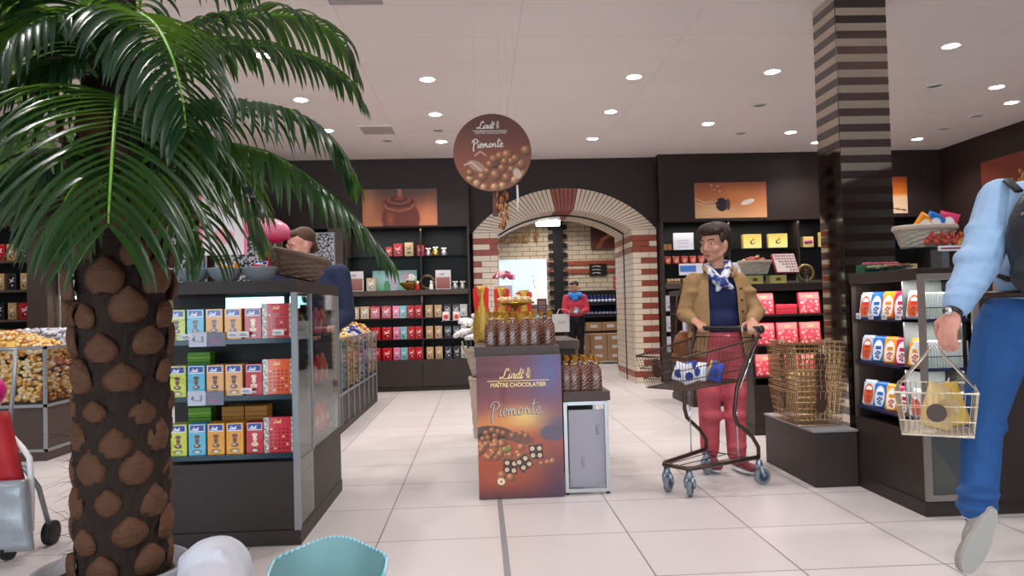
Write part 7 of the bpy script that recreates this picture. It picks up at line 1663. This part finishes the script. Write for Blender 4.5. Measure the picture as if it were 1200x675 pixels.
q = [('e', V(-1.18, 5.38, .88), (.18, .135, .12))]
for hx in (-1.27, -1.09): q += [('c', V(hx, 5.38, .84), V(hx, 5.36, .48), .1, .072), ('c', V(hx, 5.36, .48), V(hx, 5.38, .12), .07, .055)]
organic('trousers', q, cloth('grey_trousers', (60, 62, 70)), D, .012, 2)
for hx in (-1.27, -1.09): shoe('shoe', 'black', D, V(hx, 5.38, .09), V(hx-.02, 5.18, .02), sole='black')
# ---------------------------------------------------------------- person at the far left, behind the gold bins
E_ = thing('person', 'person in black jacket standing behind the gold bins at the left edge', 'person', (-5.0, 7.45, 0))
hc5 = V(-5.05, 7.43, 1.66); q, PH5, BH5 = head_parts(hc5, V(-.5, .8, -.1), 1.05)
q += [('c', V(-5.03, 7.45, 1.42), hc5+V(0, 0, -.08), .06, .055), ('e', V(-5.02, 7.45, 1.25), (.18, .11, .22)), ('e', V(-5.02, 7.45, 1.0), (.16, .11, .14))]
for hx in (-5.11, -4.93): limb(q, V(hx, 7.45, .9), V(hx, 7.45, .48), V(hx, 7.45, .09), .085, .055, .055, .036)
cL = (V(-5.22, 7.45, 1.42), V(-5.28, 7.5, 1.14), V(-5.2, 7.68, 1.05)); cR = (V(-4.82, 7.45, 1.42), V(-4.77, 7.5, 1.14), V(-4.85, 7.7, 1.05))
limb(q, *cL, .05, .04, .04, .027); limb(q, *cR, .05, .04, .04, .027); q += hand_parts(cL[2], V(.1, .8, -.1), V(0, 0, -1), 1, .5); q += hand_parts(cR[2], V(-.1, .8, -.1), V(0, 0, -1), -1, .5)
organic('body', q, SK2, E_, .009, 2); face_bits(E_, PH5, BH5, 1.05)
organic('hair', [('e', PH5(0, -.03, .05), (.084, .094, .078), BH5), ('e', PH5(0, -.07, -.02), (.07, .04, .07), BH5)], flat('darkhair', 50, 38, 32, .7), E_, .009, 1)
q = [('e', V(-5.02, 7.44, 1.24), (.21, .15, .23)), ('e', V(-5.02, 7.44, 1.0), (.2, .15, .16)), ('c', cL[0], cR[0], .075, .075)]
for b in (cL, cR): q += [('c', b[0], b[1], .08, .068), ('c', b[1], b[2]-V(0, .05, 0), .066, .05)]
organic('jacket', q, cloth('black_jacket', (32, 32, 38)), E_, .012, 2)
q = [('e', V(-5.02, 7.45, .9), (.18, .135, .12))]
for hx in (-5.11, -4.93): q += [('c', V(hx, 7.45, .86), V(hx, 7.45, .48), .1, .072), ('c', V(hx, 7.45, .48), V(hx, 7.45, .12), .07, .055)]
organic('trousers', q, cloth('grey_trousers', (60, 62, 70)), E_, .012, 2)
for hx in (-5.11, -4.93): shoe('shoe', 'black', E_, V(hx, 7.45, .09), V(hx, 7.65, .02), sole='black')
# ---------------------------------------------------------------- seated viewer's leg at the bottom edge
S_ = thing('person', 'seated person\'s bent knee in pale grey trousers at the bottom edge', 'person', (-.55, 1.2, 0))
kn_, hp_ = V(-.595, 1.72, .53), V(-.40, 1.0, .46)
q = [('c', hp_, kn_, .075, .055), ('c', kn_, V(-.60, 1.66, .1), .052, .035), ('c', V(-.15, .9, .50), V(-.10, 1.42, .46), .075, .055), ('c', V(-.10, 1.42, .46), V(-.12, 1.45, .1), .052, .035), ('e', V(-.29, .86, .56), (.17, .12, .11))]
organic('body', q, SK2, S_, .009, 2)
q = [('c', hp_, kn_+V(0, -.02, .0), .10, .074), ('c', kn_+V(0, -.0, .005), V(-.605, 1.68, .14), .076, .07), ("e", kn_+V(.004, -.05, .025), (.066, .085, .066)), ("c", kn_+V(-.05, -.06, .05), kn_+V(.04, -.10, .075), .014, .012), ("c", kn_+V(-.03, .0, .06), kn_+V(.045, -.03, .06), .014, .012), ('e', V(-.29, .86, .56), (.21, .16, .13)), ('c', V(-.15, .9, .50), V(-.10, 1.42, .46), .10, .08), ('c', V(-.10, 1.42, .46), V(-.12, 1.45, .14), .08, .07)]
organic('trousers', q, mat('pale_trousers', rgb(206, 208, 218), .7, var=.1, vscale=6, bump=.7, bscale=8), S_, .009, 3)
for x in (-.602, -.12): shoe('shoe', 'black', S_, V(x, 1.66 if x < -.3 else 1.45, .09), V(x, 1.83 if x < -.3 else 1.62, .02), sole='black')
be = thing('bench', 'low dark bench under the seated person in front of the frame', 'bench', (-.3, .85, 0)); MB().box(-.6, .6, -.22, .22, .40, .45).build('seat', 'wood', be, bevel=.005)
for x in (-.55, .5):
    for y in (-.2, .15): MB().box(x, x+.05, y, y+.05, 0, .40).build('leg', 'greymetal', be)
